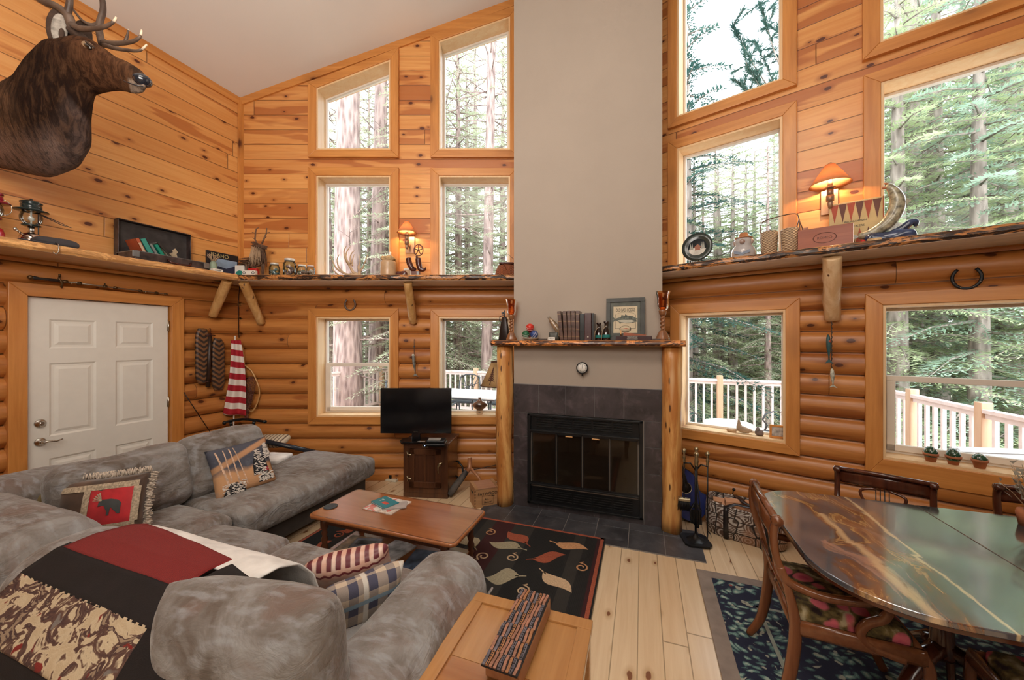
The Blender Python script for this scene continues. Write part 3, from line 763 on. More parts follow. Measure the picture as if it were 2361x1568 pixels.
M_MANT = wood('mantel_live_edge', (.62,.27,.08), (.32,.12,.035), 0, 1.3, .4, .3, knots=1, dark=(.05,.02,.01))
def peeled(name, axis=2, c1=(.78,.46,.18), c2=(.62,.30,.09)):
    t = NT(name); o = t.obj()
    k = [9, 9, 9]; k[axis] = 1.2
    n = t.noise(t.map(o, sc=tuple(k)), 1, 5, .65, .5)
    c = t.mix(t.mr(n, .42, .58), c2, c1)
    k2 = [30, 30, 30]; k2[axis] = 7
    v = t.vor(t.map(o, sc=tuple(k2)), 1, 0); cc = t.sep(t.vor(t.map(o, sc=tuple(k2)), 1, 1))[0]
    mk = t.math('MULTIPLY', t.mr(v, .17, .27, 1, 0), t.math('GREATER_THAN', cc, .70))
    c = t.mix(mk, c, (.10,.035,.012))
    k3 = [6, 6, 6]; k3[axis] = .9
    n3 = t.noise(t.map(o, loc=(3,1,2), sc=tuple(k3)), 1, 3)
    c = t.mix(t.mr(n3, .58, .68, 0, .6), c, (.86,.62,.34))
    return t.done(t.bsdf(c, .42, 0, t.bump(n, .5, .01), **{'Coat Weight': .25, 'Coat Roughness': .2}))
M_POLE = peeled('peeled_log', 2, (.76,.42,.14), (.50,.19,.045)); M_POLEP = peeled('pale_peeled_log', 2, (.82,.58,.34), (.66,.40,.2))
# tile surround
srd = thing('tile_surround', 'dark slate tile surround framing the fireplace opening', 'fireplace surround', (0, 0, 0))
mb = MB(); mb.box(-.705, -.548, -.008, 0, 0, 1.247); mb.box(.548, .705, -.008, 0, 0, 1.247); mb.box(-.548, .548, -.008, 0, .955, 1.247); mb.box(-.548,.548,-.008,0,0,.062)
mb.build('grout', M_GROUT, srd)
mb = MB(); g = .0025
def tile(x0, x1, z0, z1): mb.box(x0+g, x1-g, -.016, -.004, z0+g, z1-g)
xs = [-.705, -.44, -.168, .105, .375, .705]
for i in range(5): tile(xs[i], xs[i+1], .957, 1.245)
for k in range(4):
    z0 = .957-.2395*(k+1); z1 = .957-.2395*k
    tile(-.705, -.55, max(0, z0), z1); tile(.55, .705, max(0, z0), z1)
xs2 = [-.55, -.44, -.168, .105, .375, .55]
for i in range(5): tile(xs2[i], xs2[i+1], 0.002, .06)
mb.build('slate_tiles', M_SLATE, srd, bevel=.002)
# insert
fi = thing('fireplace_insert', 'black steel fireplace insert with louvers and two glass doors', 'fireplace', (0, 0, 0))
X0, X1, Z0, Z1 = -.548, .540, .064, .953
mb = MB()   # outer frame + hollow firebox
mb.box(X0, X0+.03, -.045, 0, Z0, Z1); mb.box(X1-.03, X1, -.045, 0, Z0, Z1); mb.box(X0, X1, -.045, 0, Z1-.02, Z1); mb.box(X0, X1, -.045, 0, Z0, Z0+.02)
mb.box(X0, X1, -.03, 0, .77, .80); mb.box(X0, X1, -.03, 0, .245, .27)
mb.build('frame', M_BLACK, fi, bevel=.003)
M_BRICK = plain('firebox_panel', (.30,.25,.21), .85, var=.5, nscale=4)
mb = MB(); a, b, c, d = -.47, .47, .27, .77
mb.quad((a-.04,0,c),(a+.10,.42,c),(a+.10,.42,d),(a-.04,0,d)); mb.quad((b+.04,0,c),(b-.10,.42,c),(b-.10,.42,d),(b+.04,0,d))
mb.quad((a+.10,.42,c),(b-.10,.42,c),(b-.10,.42,d),(a+.10,.42,d)); mb.quad((a-.04,0,c),(b+.04,0,c),(b-.1,.42,c),(a+.1,.42,c)); mb.quad((a-.04,0,d),(b+.04,0,d),(b-.1,.42,d),(a+.1,.42,d))
mb.build('firebox', M_BRICK, fi)
for zc, nm in ((.875, 'upper'), (.155, 'lower')):
    mb = MB(); mb.box(X0+.03, X1-.03, -.012, 0, zc-.08, zc+.07); 
    mb.build(nm+'_louver_panel', M_BLACK, fi)
    for k in range(5):
        mb = MB(); xa = -.46+k*.186
        for j in range(5):
            z = zc-.045+j*.022
            mb.add([(xa,-.014,z),(xa+.165,-.014,z),(xa+.165,-.034,z+.008),(xa,-.034,z+.008),(xa,-.014,z+.004),(xa+.165,-.014,z+.004),(xa+.165,-.034,z+.012),(xa,-.034,z+.012)], [(0,1,2,3),(7,6,5,4),(0,4,5,1),(1,5,6,2),(2,6,7,3),(3,7,4,0)])
        mb.build('louver', plain('louver_steel', (.05,.05,.05), .35, .5, bump=0) if (k == 0 and nm == 'upper') else bpy.data.materials['louver_steel'], fi)
mb = MB(); mb.box(X0+.03, X1-.03, -.06, -.03, .785, .80); mb.box(X0+.03,X1-.03,-.065,-.03,.262,.275); mb.build('door_track', M_BLACK, fi, bevel=.002)
for s_ in (-1, 1):
    for q in range(2):
        x0 = s_*(.005+.25*q); x1 = s_*(.25+.25*q-.004)
        xa, xb = min(x0, x1), max(x0, x1)
        mb = MB(); mb.box(xa, xb, -.056, -.048, .275, .29); mb.box(xa, xb, -.056, -.048, .77, .785)
        mb.box(xa, xa+.006, -.056, -.048, .275, .785); mb.box(xb-.006, xb, -.056, -.048, .275, .785)
        dr = mb.build('glass_door', M_BLACK, fi)
        mb = MB(); mb.box(xa+.006, xb-.006, -.053, -.051, .29, .77); mb.build('pane', M_SMOKE, dr)
        if q == 0:
            mb = MB(); mb.box(min(s_*.09, s_*.16), max(s_*.09, s_*.16), -.072, -.058, .757, .768); tag(mb.build('door_pull', M_BRASS, dr, bevel=.002), 'brass pull')
M_CHAR = plain('charred_log', (.05,.035,.03), .9, var=.6)
for k, (p, q) in enumerate((((-.28,.16,.33),(.22,.20,.34)), ((-.2,.26,.33),(.30,.14,.33)), ((-.25,.18,.42),(.2,.24,.41)))):
    mb = MB(); mb.tube([p, tuple((p[i]+q[i])/2+(.01 if i == 2 else 0) for i in range(3)), q], [.045,.05,.04], 9)
    tag(mb.build('burnt_log', M_CHAR), ['charred log lying low at the left front of the firebox', 'charred log crossing behind at the right of the firebox', 'charred log on top of the two others in the firebox'][k], 'log', 'burnt logs in the firebox')
mb = MB()
for k in range(6): mb.cbox(-.25+k*.1, .20, .288, .012, .30, .012)
mb.cbox(0,.06,.288,.56,.012,.012); mb.cbox(0,.34,.288,.56,.012,.012)
tag(mb.build('fire_grate', M_BLACK), 'black iron grate under the charred logs inside the fireplace', 'grate')
# hearth
he = thing('hearth', 'dark slate tile hearth on the floor in front of the fireplace', 'hearth', (0, 0, 0))
mb = MB(); mb.box(-.98, .995, -.452, .02, .0, .008); mb.build('grout', M_GROUT, he)
mb = MB(); xh = [-.98, -.68, -.40, -.125, .15, .425, .71, .995]
for i in range(7): mb.box(xh[i]+g, xh[i+1]-g, -.450, -.146, .002, .012); mb.box(xh[i]+g-(.0), xh[i+1]-g, -.142, .018, .002, .012)
mb.build('slate_tiles', M_SLATE2, he, bevel=.002)
# posts and mantel
def log_mesh(p0, p1, r0, r1, seed, n=16, m=14, amp=.006, flat=1.0):
    mb = MB(); p0 = Vector(p0); p1 = Vector(p1); T = (p1-p0).normalized()
    u = Vector((0,0,1)) if abs(T.z) < .9 else Vector((1,0,0)); u = (u-T*u.dot(T)).normalized(); w_ = T.cross(u); rings = []
    for i in range(m+1):
        f = i/m; c = p0+(p1-p0)*f; r = r0+(r1-r0)*f; ring = []
        for k in range(n):
            a = 2*PI*k/n; dr = amp*1.5*noise.noise(Vector((math.cos(a)*1.3+seed, math.sin(a)*1.3, f*3.5)))+amp*noise.noise(Vector((math.cos(a)*3+seed, math.sin(a)*3, f*9)))
            ring.append(c+u*(math.cos(a)*(r+dr)*flat)+w_*(math.sin(a)*(r+dr)))
        rings.append(ring)
    return mb.loft(rings)
for x, lab, sd in ((-.797, 'peeled log post holding the left end of the mantel', 1), (.783, 'thick peeled log post holding the right end of the mantel, beside the fire tools', 5)):
    tag(log_mesh((x, -.03, .012), (x, -.03, 1.632), .083, .080, sd, amp=.010).build('log_post', M_POLE), lab, 'post')
def slab(L, D, T, seed, nx=40, wob=.018, live=(1,)):
    # x 0..L, y 0 (front) .. D (back), z 0..T with a wavy waney front edge
    mb = MB(); rings = []
    for i in range(nx+1):
        x = L*i/nx; e = wob*noise.noise(Vector((x*2.2, seed, 0)))+wob*.5*noise.noise(Vector((x*7, seed, 3))); e2 = wob*noise.noise(Vector((x*5, seed, 9)))
        rings.append([(x, D, 0), (x, .0+e+.01, 0), (x, e-.006+e2*.3, T*.35), (x, e+e2*.5-.002, T*.7), (x, e+.012, T), (x, D, T)])
    return mb.loft(rings, smooth=False)
def slabmat(name, top, edge1, edge2, under):
    t = NT(name); o = t.obj(); s = t.sep(t.n('NewGeometry', out=1))
    n = t.noise(t.map(o, sc=(3, 14, 14)), 1, 4, .6, .4); n2 = t.noise(t.map(o, sc=(5, 5, 22)), 1, 5, .7, .6)
    e = t.ramp(n2, [(.30, edge1), (.42, edge2), (.50, edge2), (.54, edge1), (.58, tuple(min(1, x*1.3) for x in edge1)), (.63, edge2)])
    tp = t.mix(t.mr(n, .3, .7), top, tuple(x*.7 for x in top)); un = t.mix(t.mr(n, .3, .7), under, tuple(x*.8 for x in under))
    c = t.mix(t.math('GREATER_THAN', s[2], .75), e, tp); c = t.mix(t.math('LESS_THAN', s[2], -.75), c, un)
    return t.done(t.bsdf(c, .4, 0, t.bump(n2, .6, .006), **{'Coat Weight': .2}))
M_SLAB = slabmat('live_edge_slab', (.62,.33,.12), (.46,.19,.055), (.025,.011,.007), (.93,.84,.72))  # pale underside, its colour raised to stand in for bounced light
M_SLABM = slabmat('mantel_slab', (.60,.26,.08), (.62,.23,.055), (.06,.02,.01), (.6,.3,.1))
M_SLABL = slabmat('left_shelf_slab', (.74,.44,.2), (.70,.38,.14), (.52,.25,.085), (.74,.50,.30))
mt = slab(1.775, .17, .052, 4, wob=.01); tag(mt.build('mantel_shelf', M_SLABM, bevel=.003, loc=(-.895, -.165, 1.634)), 'live-edge pine mantel shelf resting on two log posts', 'mantel')
# ---------------------------------------------------------------- rugs
def rugmat():
    t = NT('leaf_rug'); o = t.obj(); s = t.sep(o)
    st = t.n('TexWhiteNoise', {'W': t.math('FLOOR', t.math('MULTIPLY', s[0], 11.0))}, noise_dimensions='1D')
    rib = t.math('FRACT', t.math('MULTIPLY', s[0], 90.0))
    c = t.ramp(st, [(0, (.007,.008,.009)), (.32, (.007,.008,.009)), (.34, (.030,.028,.026)), (.62, (.030,.028,.026)), (.64, (.045,.005,.008)), (1, (.045,.005,.008))], 'CONSTANT')
    c = t.mix(t.math('MULTIPLY', t.math('GREATER_THAN', rib, .5), .35), c, (.02,.02,.02))
    n = t.noise(o, 300, 2)
    return t.done(t.bsdf(c, .95, 0, t.bump(n, .5, .003)))
M_RUG = rugmat()
M_RUST = plain('rust_wool', (.34,.085,.045), .95, bump=.5, bscale=300, var=.2, nscale=90)
M_CREAM = plain('cream_wool', (.58,.42,.27), .95, bump=.5, bscale=300, var=.2, nscale=90)
M_TAUPE = plain('taupe_wool', (.36,.32,.22), .95, bump=.5, bscale=300, var=.2, nscale=90)
M_TAN = plain('tan_wool', (.56,.30,.15), .95, bump=.5, bscale=300, var=.2, nscale=90)
rug = thing('leaf_rug', 'black and burgundy striped rug with woven leaves and rust border', 'rug', (0, 0, 0))
RX0, RX1, RY0, RY1 = -2.16, .245, -2.0, -.385
mb = MB(); mb.box(RX0+.03, RX1-.035, RY0+.03, RY1-.02, .013, .0135+.006); mb.build('field', M_RUG, rug)
mb = MB(); mb.box(RX0+.01, RX1-.012, RY1-.022, RY1, .0125, .0205); mb.box(RX0+.01, RX1-.012, RY0, RY0+.03, .0125, .0205)
mb.box(RX1-.038, RX1-.012, RY0, RY1, .0125, .0205); mb.box(RX0+.01, RX0+.035, RY0, RY1, .0125, .0205); mb.build('border', M_RUST, rug)
mb = MB(); mb.box(RX0-.004, RX1, RY0-.01, RY1+.008, .0122, .0150); mb.build('binding', plain('black_binding', (.012,.012,.012), .95), rug)
def leaf(p0, p1, wd, mat):
    A = fl(*p0, .02); B = fl(*p1, .02); ln = (B-A).length; ang = math.atan2(B.y-A.y, B.x-A.x); p = (A+B)/2; mb = MB(); n = 16
    top = [(ln*(i/n-.5), wd/2*math.sin(PI*(i/n)**.85)) for i in range(n+1)]
    bot = [(x, -y*.9) for x, y in top[::-1][1:-1]]
    poly = [(x, y+.16*wd*math.sin(2*PI*x/ln)) for x, y in top+bot]
    X = Matrix.Translation((p.x, p.y, 0)) @ Matrix.Rotation(ang, 4, 'Z')
    mb.prism(poly, .0195, .0222, X)
    mb.prism([(-ln/2+.03,-.005),(-ln/2-.05,.006),(-ln/2-.05,.013),(-ln/2+.03,.005)], .0195, .0222, X)
    mb.build('woven_leaf', mat, rug)
def curl(px_, py_, r, ang, mat):
    p = fl(px_, py_, .02); mb = MB(); pts = []
    for i in range(26):
        a = i/25*1.75*2*PI*.72; rr = r*(.35+.55*a/5.5); pts.append((rr*math.cos(a), rr*math.sin(a)))
    pts += [(pts[-1][0]+r*.7*k, pts[-1][1]+r*.35*k) for k in (1,)]
    X = Matrix.Translation((p.x, p.y, .0215)) @ Matrix.Rotation(ang, 4, 'Z')
    mb.tube([X @ Vector((x, y, 0)) for x, y in pts], .0075, 5, flat=.15, up=(0, 0, 1)); mb.build('woven_curl', mat, rug)
for p0, p1, wd, mt_ in (((1215,1254),(1172,1226),.13,M_RUST),((1202,1265),(1128,1250),.12,M_TAUPE),((1280,1252),(1356,1268),.11,M_TAN),((1228,1290),(1304,1280),.12,M_RUST),((1197,1328),(1119,1332),.16,M_TAUPE),((1252,1320),(1318,1368),.12,M_CREAM),
    ((722,1268),(765,1248),.11,M_RUST),((790,1225),(830,1218),.10,M_RUST),((1095,1262),(1062,1232),.16,M_TAUPE),((760,1290),(800,1270),.10,M_CREAM)): leaf(p0, p1, wd, mt_)
for px_, py_, r_, a, mt_ in ((1130,1228,.045,.5,M_TAN),(1114,1283,.045,2.8,M_CREAM),(1180,1286,.045,.2,M_CREAM),(1340,1309,.045,.3,M_TAN),(1205,1362,.045,.2,M_CREAM),(780,1234,.04,.4,M_RUST)): curl(px_, py_, r_, a, mt_)
def rug2mat():
    t = NT('foliage_rug'); o = t.obj()
    w_ = t.noise(o, 5, 2, out=1); v = t.n('VectorMath', {0: o, 1: t.n('VectorMath', {0: w_, 1: (.16,.16,.16)}, operation='MULTIPLY')}, operation='ADD')
    d = t.vor(t.map(v, sc=(1, 1.5, 1)), 17, 0); n = t.noise(v, 26, 3, .6, 1.2); n2 = t.noise(v, 9, 2)
    f = t.math('ADD', t.math('MULTIPLY', d, .9), t.math('MULTIPLY', n, .55))
    c = t.ramp(f, [(.42, (.36,.44,.38)), (.54, (.13,.24,.22)), (.64, (.06,.12,.125)), (.72, (.012,.016,.042))])
    c = t.mix(t.mr(t.noise(v, 21, 1), .66, .70, 0, .8), c, (.45,.45,.36))
    c = t.mix(t.math('MULTIPLY', t.math('GREATER_THAN', t.sep(t.vor(o, 9, 1))[0], .94), t.mr(t.vor(o, 9, 0), .1, .14, 1, 0)), c, (.35,.05,.04))
    return t.done(t.bsdf(c, .95, 0, t.bump(t.noise(o, 260, 2), .5, .003)))
M_RUG2 = rug2mat(); M_RUGB = plain('taupe_rug_border', (.27,.22,.19), .95, bump=.5, bscale=300)
rg = thing('foliage_rug', 'navy rug with green leaf pattern and taupe border under the dining table', 'rug', (0, 0, 0))
ax0, ax1, ay0, ay1 = .912, 3.4, -2.75, -.56
mb = MB(); mb.box(ax0, ax1, ay0, ay1, .0005, .009); mb.build('border', M_RUGB, rg, bevel=.003)
mb = MB(); mb.box(ax0+.085, ax1-.085, ay0+.085, ay1-.085, .009, .0115); mb.build('field', M_RUG2, rg)
mb = MB(); q = .30
for a, b, c, d in ((ax0+q,ax1-q,ay1-q-.02,ay1-q),(ax0+q,ax0+q+.02,ay0+q,ay1-q)): mb.box(a, b, c, d, .0115, .0122)
mb.build('guard_stripe', plain('grey_green_stripe', (.30,.33,.28), .95), rg)
# ================================================================ sectional sofa
def suede():
    t = NT('microsuede'); o = t.obj()
    n = t.noise(t.map(o, sc=(1, 1, 1.4)), 3.4, 5, .62, 1.3); n2 = t.noise(t.map(o, loc=(5, 2, 1)), 2.3, 4, .6, 1.6); n3 = t.noise(t.map(o, sc=(2, 6, 3)), 5, 3)
    c = t.mix(t.mr(n, .36, .62), (.135,.105,.085), (.30,.285,.275))
    c = t.mix(t.mr(n2, .52, .66, 0, .55), c, (.20,.125,.10)); c = t.mix(t.mr(n3, .50, .66, 0, .55), c, (.38,.39,.41))
    wr = t.noise(t.map(o, sc=(3, 3, 5)), 2.6, 4, .55, 1.5)
    return t.done(t.bsdf(c, .85, 0, t.bump(t.math('ADD', t.math('MULTIPLY', wr, 1.0), t.math('MULTIPLY', t.noise(o, 400, 2), .02)), .55, .03), **{'Sheen Weight': .35, 'Sheen Roughness': .4}))
M_SUEDE = suede(); M_DARKF = plain('dark_sofa_base', (.10,.095,.092), .9, var=.3, nscale=5)
sofa = thing('sectional_sofa', 'large grey-brown microsuede sectional sofa with chaise, wrapped around the coffee table', 'sofa', (0, 0, 0))
def sb(name, x0, x1, y0, y1, z0, z1, r=.06, puff=(0,0,0), amp=.012, n=14, seed=0, par=None, mat=None):
    mb = MB(); mb.soft(x1-x0, y1-y0, z1-z0, r, n, puff, amp, 4, seed)
    return mb.build(name, mat or M_SUEDE, par or sofa, loc=((x0+x1)/2, (y0+y1)/2, (z0+z1)/2), sub=1)
sb('chaise_base', -3.06, -2.26, -1.70, -.33, .03, .25, .05, amp=.008, seed=1, mat=M_DARKF)
sb('chaise_cushion', -3.06, -2.13, -1.735, -.33, .235, .455, .07, (.01, .01, .02), .012, 18, 2)
sb('seat_base', -3.10, -.5, -2.75, -1.84, .03, .27, .05, seed=3)
sb('seat_cushion', -3.08, -2.19, -2.62, -1.745, .24, .455, .07, (.01,.01,.02), .018, 16, 4)
sb('seat_cushion', -2.20, -1.535, -2.60, -1.835, .24, .460, .07, (.012,.012,.025), .018, 16, 5)
sb('seat_cushion', -1.535, -.53, -2.60, -1.84, .24, .460, .07, (.012,.012,.025), .018, 16, 6)
sb('back_frame', -3.42, -3.10, -2.98, -1.02, .03, .66, .12, seed=7)
sb('back_frame', -3.42, -.2, -2.985, -2.72, .03, .62, .10, amp=.01, n=22, seed=8)
sb('back_cushion', -3.15, -1.98, -2.90, -2.44, .42, .825, .19, (.0, .02, .015), .018, 18, 9)
sb('back_cushion', -1.99, -.93, -2.90, -2.46, .42, .825, .19, (.0, .02, .015), .018, 18, 10)
sb('corner_cushion', -3.50, -3.05, -2.95, -2.05, .42, .80, .17, (.02, 0, .02), .02, 16, 11)
# arm: rolled top with seam
mb = MB(); pts = []; rings = []; ya, yb = -1.875, -2.98
for i in range(27):
    f = i/26; y = ya+(yb-ya)*f; s_ = min(1, (1-(1-min(1, f/.07))**2)**.5+.001)*.98+.02
    ring = []
    for k in range(28):
        a = 2*PI*k/28; cx, cz = math.cos(a), math.sin(a)
        x = .185*s_*math.copysign(abs(cx)**.85, cx); z = .165*s_*math.copysign(abs(cz)**.9, cz)
        nv = noise.noise(Vector((x*6, y*5, z*6)))*.012
        ring.append((x+nv-.345, y, z+.475+nv+.01*math.sin(f*9)))
    rings.append(ring)
mb.loft(rings); arm = mb.build('arm', M_SUEDE, sofa)
sb('arm_side', -.50, -.185, -2.97, -1.90, .03, .50, .05, amp=.008, seed=12)
mb = MB(); mb.tube([(-.178, ya+.03+(yb-ya)*i/20, .435+.004*math.sin(i)) for i in range(20)], .006, 6); mb.build('piping', M_SUEDE, arm)
# loose back cushions
def loose(name, lab, c, sz, ex, ez, seed, mat=None, cat='cushion', grp=None, r=.10, puff=.035, amp=.02):
    ex = Vector(ex).normalized(); ez = Vector(ez); ez = (ez-ex*ez.dot(ex)).normalized(); ey = ez.cross(ex)
    M = Matrix((ex, ey, ez)).transposed().to_4x4(); M.translation = Vector(c)
    mb = MB(); mb.soft(*sz, r, 18, (0, puff, .01), amp, 4.5, seed)
    o = mb.build(name, mat or M_SUEDE, sub=1); o.matrix_world = M; tag(o, lab, cat, grp); return o
loose('back_cushion', 'grey sofa back cushion leaning in front of the white door, next to the fringed pillow', (-2.90,-2.03,.655), (.74,.24,.46), (.08,1,0), (-.30,0,1), 21)
loose('back_cushion', 'mauve-grey sofa back cushion behind the snowy forest pillow, farthest from the camera', (-2.86,-1.40,.665), (.66,.22,.50), (.03,1,.03), (-.30,0,1), 22)
_ex = Vector((1,.10,.05)).normalized(); _ez = Vector((0,-.12,1)); _ez = (_ez-_ex*_ez.dot(_ex)).normalized(); _ey = _ez.cross(_ex)
M = Matrix((_ex, _ey, _ez)).transposed().to_4x4(); M.translation = (-.585,-2.765,.705)
mb = MB(); mb.pillow(.63, .46, .30, 20, .05, .009, 23); o = mb.build('back_cushion', M_SUEDE, sub=1, weld=True); o.matrix_world = M
tag(o, 'big brown-grey back cushion in the nearest sofa corner, beside the draped blanket', 'cushion')
# ---- throw blanket
M_RED = None
t = NT('red_black_knit'); o_ = t.obj(); w_ = t.noise(t.map(o_, sc=(160, 160, 160)), 1, 2); w2 = t.n('TexWave', {'Vector': o_, 'Scale': 55.0, 'Distortion': 3.0, 'Detail': 2.0}, out=1)
M_RED = t.done(t.bsdf(t.mix(t.math('MULTIPLY', t.mr(w2, .5, .9), .7), (.30,.025,.022), (.035,.010,.012)), .95, 0, t.bump(w2, .6, .004)))
M_BLK = plain('black_fleece', (.012,.008,.008), .95, bump=.6, bscale=250); M_WHT = plain('white_fleece', (.80,.77,.74), .95, bump=.8, bscale=200)
t = NT('tapestry_figures'); o_ = t.obj(); wv = t.noise(t.map(o_, rot=(0,0,.4), sc=(1,1,1)), 7, 3, out=1)
vv = t.n('VectorMath', {0: o_, 1: t.n('VectorMath', {0: wv, 1: (.10,.10,.10)}, operation='MULTIPLY')}, operation='ADD')
n1 = t.noise(t.map(vv, rot=(.2,.5,.8), sc=(10, 22, 9)), 1, 3, .6, 1.5); n2 = t.noise(t.map(vv, sc=(15, 18, 15)), 1, 2)
c = t.ramp(n1, [(.38, (.55,.42,.27)), (.47, (.62,.50,.34)), (.50, (.14,.07,.05)), (.60, (.06,.03,.03)), (.63, (.34,.24,.16))])
c = t.mix(t.mr(n2, .66, .69), c, (.22,.02,.015)); c = t.mix(t.mr(n2, .30, .27, 0, .9), c, (.22,.19,.17))
M_FIG = t.done(t.bsdf(c, .95, 0, t.bump(t.noise(o_, 250, 2), .5, .003)))
PR = [(-2.43,.56),(-2.425,.66),(-2.445,.75),(-2.50,.82),(-2.58,.852),(-2.69,.860),(-2.79,.848),(-2.87,.808),(-2.93,.745),(-2.985,.68),(-3.012,.62),(-3.018,.50),(-3.018,.36)]
cum = [0]
for i in range(1, len(PR)): cum.append(cum[-1]+math.dist(PR[i], PR[i-1]))
def prf(s):
    s = max(0, min(cum[-1], s))
    for i in range(1, len(PR)):
        if s <= cum[i]:
            f = (s-cum[i-1])/(cum[i]-cum[i-1]); return PR[i-1][0]+(PR[i][0]-PR[i-1][0])*f, PR[i-1][1]+(PR[i][1]-PR[i-1][1])*f
    return PR[-1]
bl = thing('throw_blanket', 'fleece throw in white, red, black and tapestry panels draped over the nearest sofa back', 'blanket', (0, 0, 0))
def panel(name, mat, x0, x1, s0, s1, lift=0):
    mb = MB()
    def f(u, v):
        sa = s0[0]+(s0[1]-s0[0])*u if isinstance(s0, tuple) else s0; s = sa+(s1-sa)*v; y, z = prf(s); x = x0+(x1-x0)*u + .02*math.sin(s*6+u*2)
        b = .006*noise.noise(Vector((x*5, s*5, 2)))+lift
        return Vector((x, y-b*(.3), z+b+.004))
    mb.grid(f, 26, 26); mb.build(name, mat, bl, solid=.006)
panel('white_panel', M_WHT, -1.62, -.70, .06, .46, .001)
panel('red_panel', M_RED, -1.64, -.90, (.31,.40), .565, .006)
panel('black_panel', M_BLK, -1.66, -.84, .54, .68, .004)
panel('black_border', M_BLK, -.90, -.70, (.42,.46), 1.08, .003)
panel('tapestry_panel', M_FIG, -1.66, -.885, .675, .855, .004)
panel('black_hem', M_BLK, -1.66, -.885, .85, 1.06, .0)
# ---- throw pillows
def pil(name, lab, TL, TR, BR, t_, mat, seed=0, amp=.008, n=20):
    TL, TR, BR = map(Vector, (TL, TR, BR)); ex = (TR-TL); w = ex.length; ex.normalize(); ez = (TR-BR); ez = ez-ex*ez.dot(ex); h = ez.length; ez.normalize(); ey = ez.cross(ex)
    M = Matrix((ex, ey, ez)).transposed().to_4x4(); M.translation = (TL+BR)/2
    root = thing(name, lab, 'pillow'); root.matrix_world = M
    mb = MB(); mb.pillow(w, h, t_, n, .05, amp, seed); mb.build('cover', mat, root, weld=True)
    return root, w, h, t_
def face(root, name, mat, x0, x1, z0, z1, W, H, T, sd=-1, nn=10, lift=.003):
    mb = MB()
    def f(u, v):
        x = x0+(x1-x0)*u; z = z0+(z1-z0)*v; xn = 2*x/W; zn = 2*z/H
        th = (max(0, 1-xn**4)*max(0, 1-zn**4))**.55
        return Vector((x, sd*(T/2*th+lift), z))
    mb.grid(f, nn, nn); return mb.build(name, mat, root)
M_BROWNV = plain('brown_velvet', (.095,.050,.030), .6, var=.5, nscale=9, bump=.6, bscale=25, **{'Sheen Weight': .5})
M_REDV = plain('red_velvet', (.55,.012,.020), .6, var=.25, nscale=12, bump=.8, bscale=14, **{'Sheen Weight': .6})
M_BRAID = plain('cream_braid', (.48,.38,.27), .9, var=.4, nscale=90, bump=1, bscale=120)
M_FRINGE = plain('cream_fringe', (.62,.52,.43), .95, var=.35, nscale=60, bump=1, bscale=90)
M_FELT = plain('grey_felt', (.07,.075,.075), .95)
# olive pillow tucked behind
pil('throw_pillow', 'olive suede pillow mostly hidden behind the fringed red pillow', (-3.20,-2.42,.72), (-2.86,-2.20,.72), (-2.76,-2.22,.46), .10, plain('olive_suede', (.20,.15,.06), .9, var=.3), 3)
rp, W, H, T = pil('throw_pillow', 'fringed brown velvet pillow with a red panel and grey moose applique', (-2.98,-2.36,.79), (-2.57,-2.11,.82), (-2.38,-2.11,.49), .15, M_BROWNV, 5)
sd = -1
a_, b_, c_, d_ = -.02, W*.40, -H*.30, H*.28
face(rp, 'red_panel', M_REDV, a_, b_, c_, d_, W, H, T, sd, 14, .004)
for q in ((-W*.44, W*.44, d_, d_+.035), (-W*.44, W*.44, c_-.035, c_), (a_-.035, a_, c_, d_), (b_, b_+.03, c_, d_)): face(rp, 'braid', M_BRAID, *q, W, H, T, sd, 10, .006)
def flatshape(root, name, mat, poly, W, H, T, sd, lift=.008, th=.002):
    def Y(x, z):
        xn = 2*x/W; zn = 2*z/H; return sd*(T/2*(max(0, 1-xn**4)*max(0, 1-zn**4))**.55+lift)
    bm = bmesh.new(); bm.faces.new([bm.verts.new((x, 0, z)) for x, z in poly]); bmesh.ops.triangulate(bm, faces=bm.faces)
    for _ in range(3):
        es = [e for e in bm.edges if e.calc_length() > .018]
        if es: bmesh.ops.subdivide_edges(bm, edges=es, cuts=1, use_grid_fill=True); bmesh.ops.triangulate(bm, faces=bm.faces)
    for v in bm.verts: v.co.y = Y(v.co.x, v.co.z)
    bm.verts.index_update(); mb = MB(); mb.add([tuple(v.co) for v in bm.verts], [tuple(v.index for v in f.verts) for f in bm.faces]); bm.free()
    return mb.build(name, mat, root)
mo = [(-.075,.03),(-.055,.045),(-.04,.03),(.0,.045),(.04,.035),(.06,.015),(.058,-.05),(.045,-.05),(.04,-.01),(.02,-.005),(.0,-.005),(-.005,-.055),(-.02,-.055),(-.02,.0),(-.04,.005),(-.055,.01),(-.078,.005)]
mcx, mcz = (a_+b_)/2+.01, (c_+d_)/2
flatshape(rp, 'moose_applique', M_FELT, [(mcx+x*.85, mcz+z*.95) for x, z in mo], W, H, T, sd)
for k in range(5):
    an = 1.9+k*.28; flatshape(rp, 'antler_applique', M_BRAID, [(mcx-.05, mcz+.035), (mcx-.05+.045*math.cos(an)-.004, mcz+.035+.05*math.sin(an)), (mcx-.05+.045*math.cos(an)+.004, mcz+.035+.05*math.sin(an)+.003), (mcx-.046, mcz+.037)], W, H, T, sd, .009)
mb = MB(); r = random.Random(2); per = []
for i in range(150):
    f = i/150*4; e = int(f); g_ = f-e
    if e == 0: p = (-W/2+W*g_, H/2)
    elif e == 1: p = (W/2, H/2-H*g_)
    elif e == 2: p = (W/2-W*g_, -H/2)
    else: p = (-W/2, -H/2+H*g_)
    per.append(p)
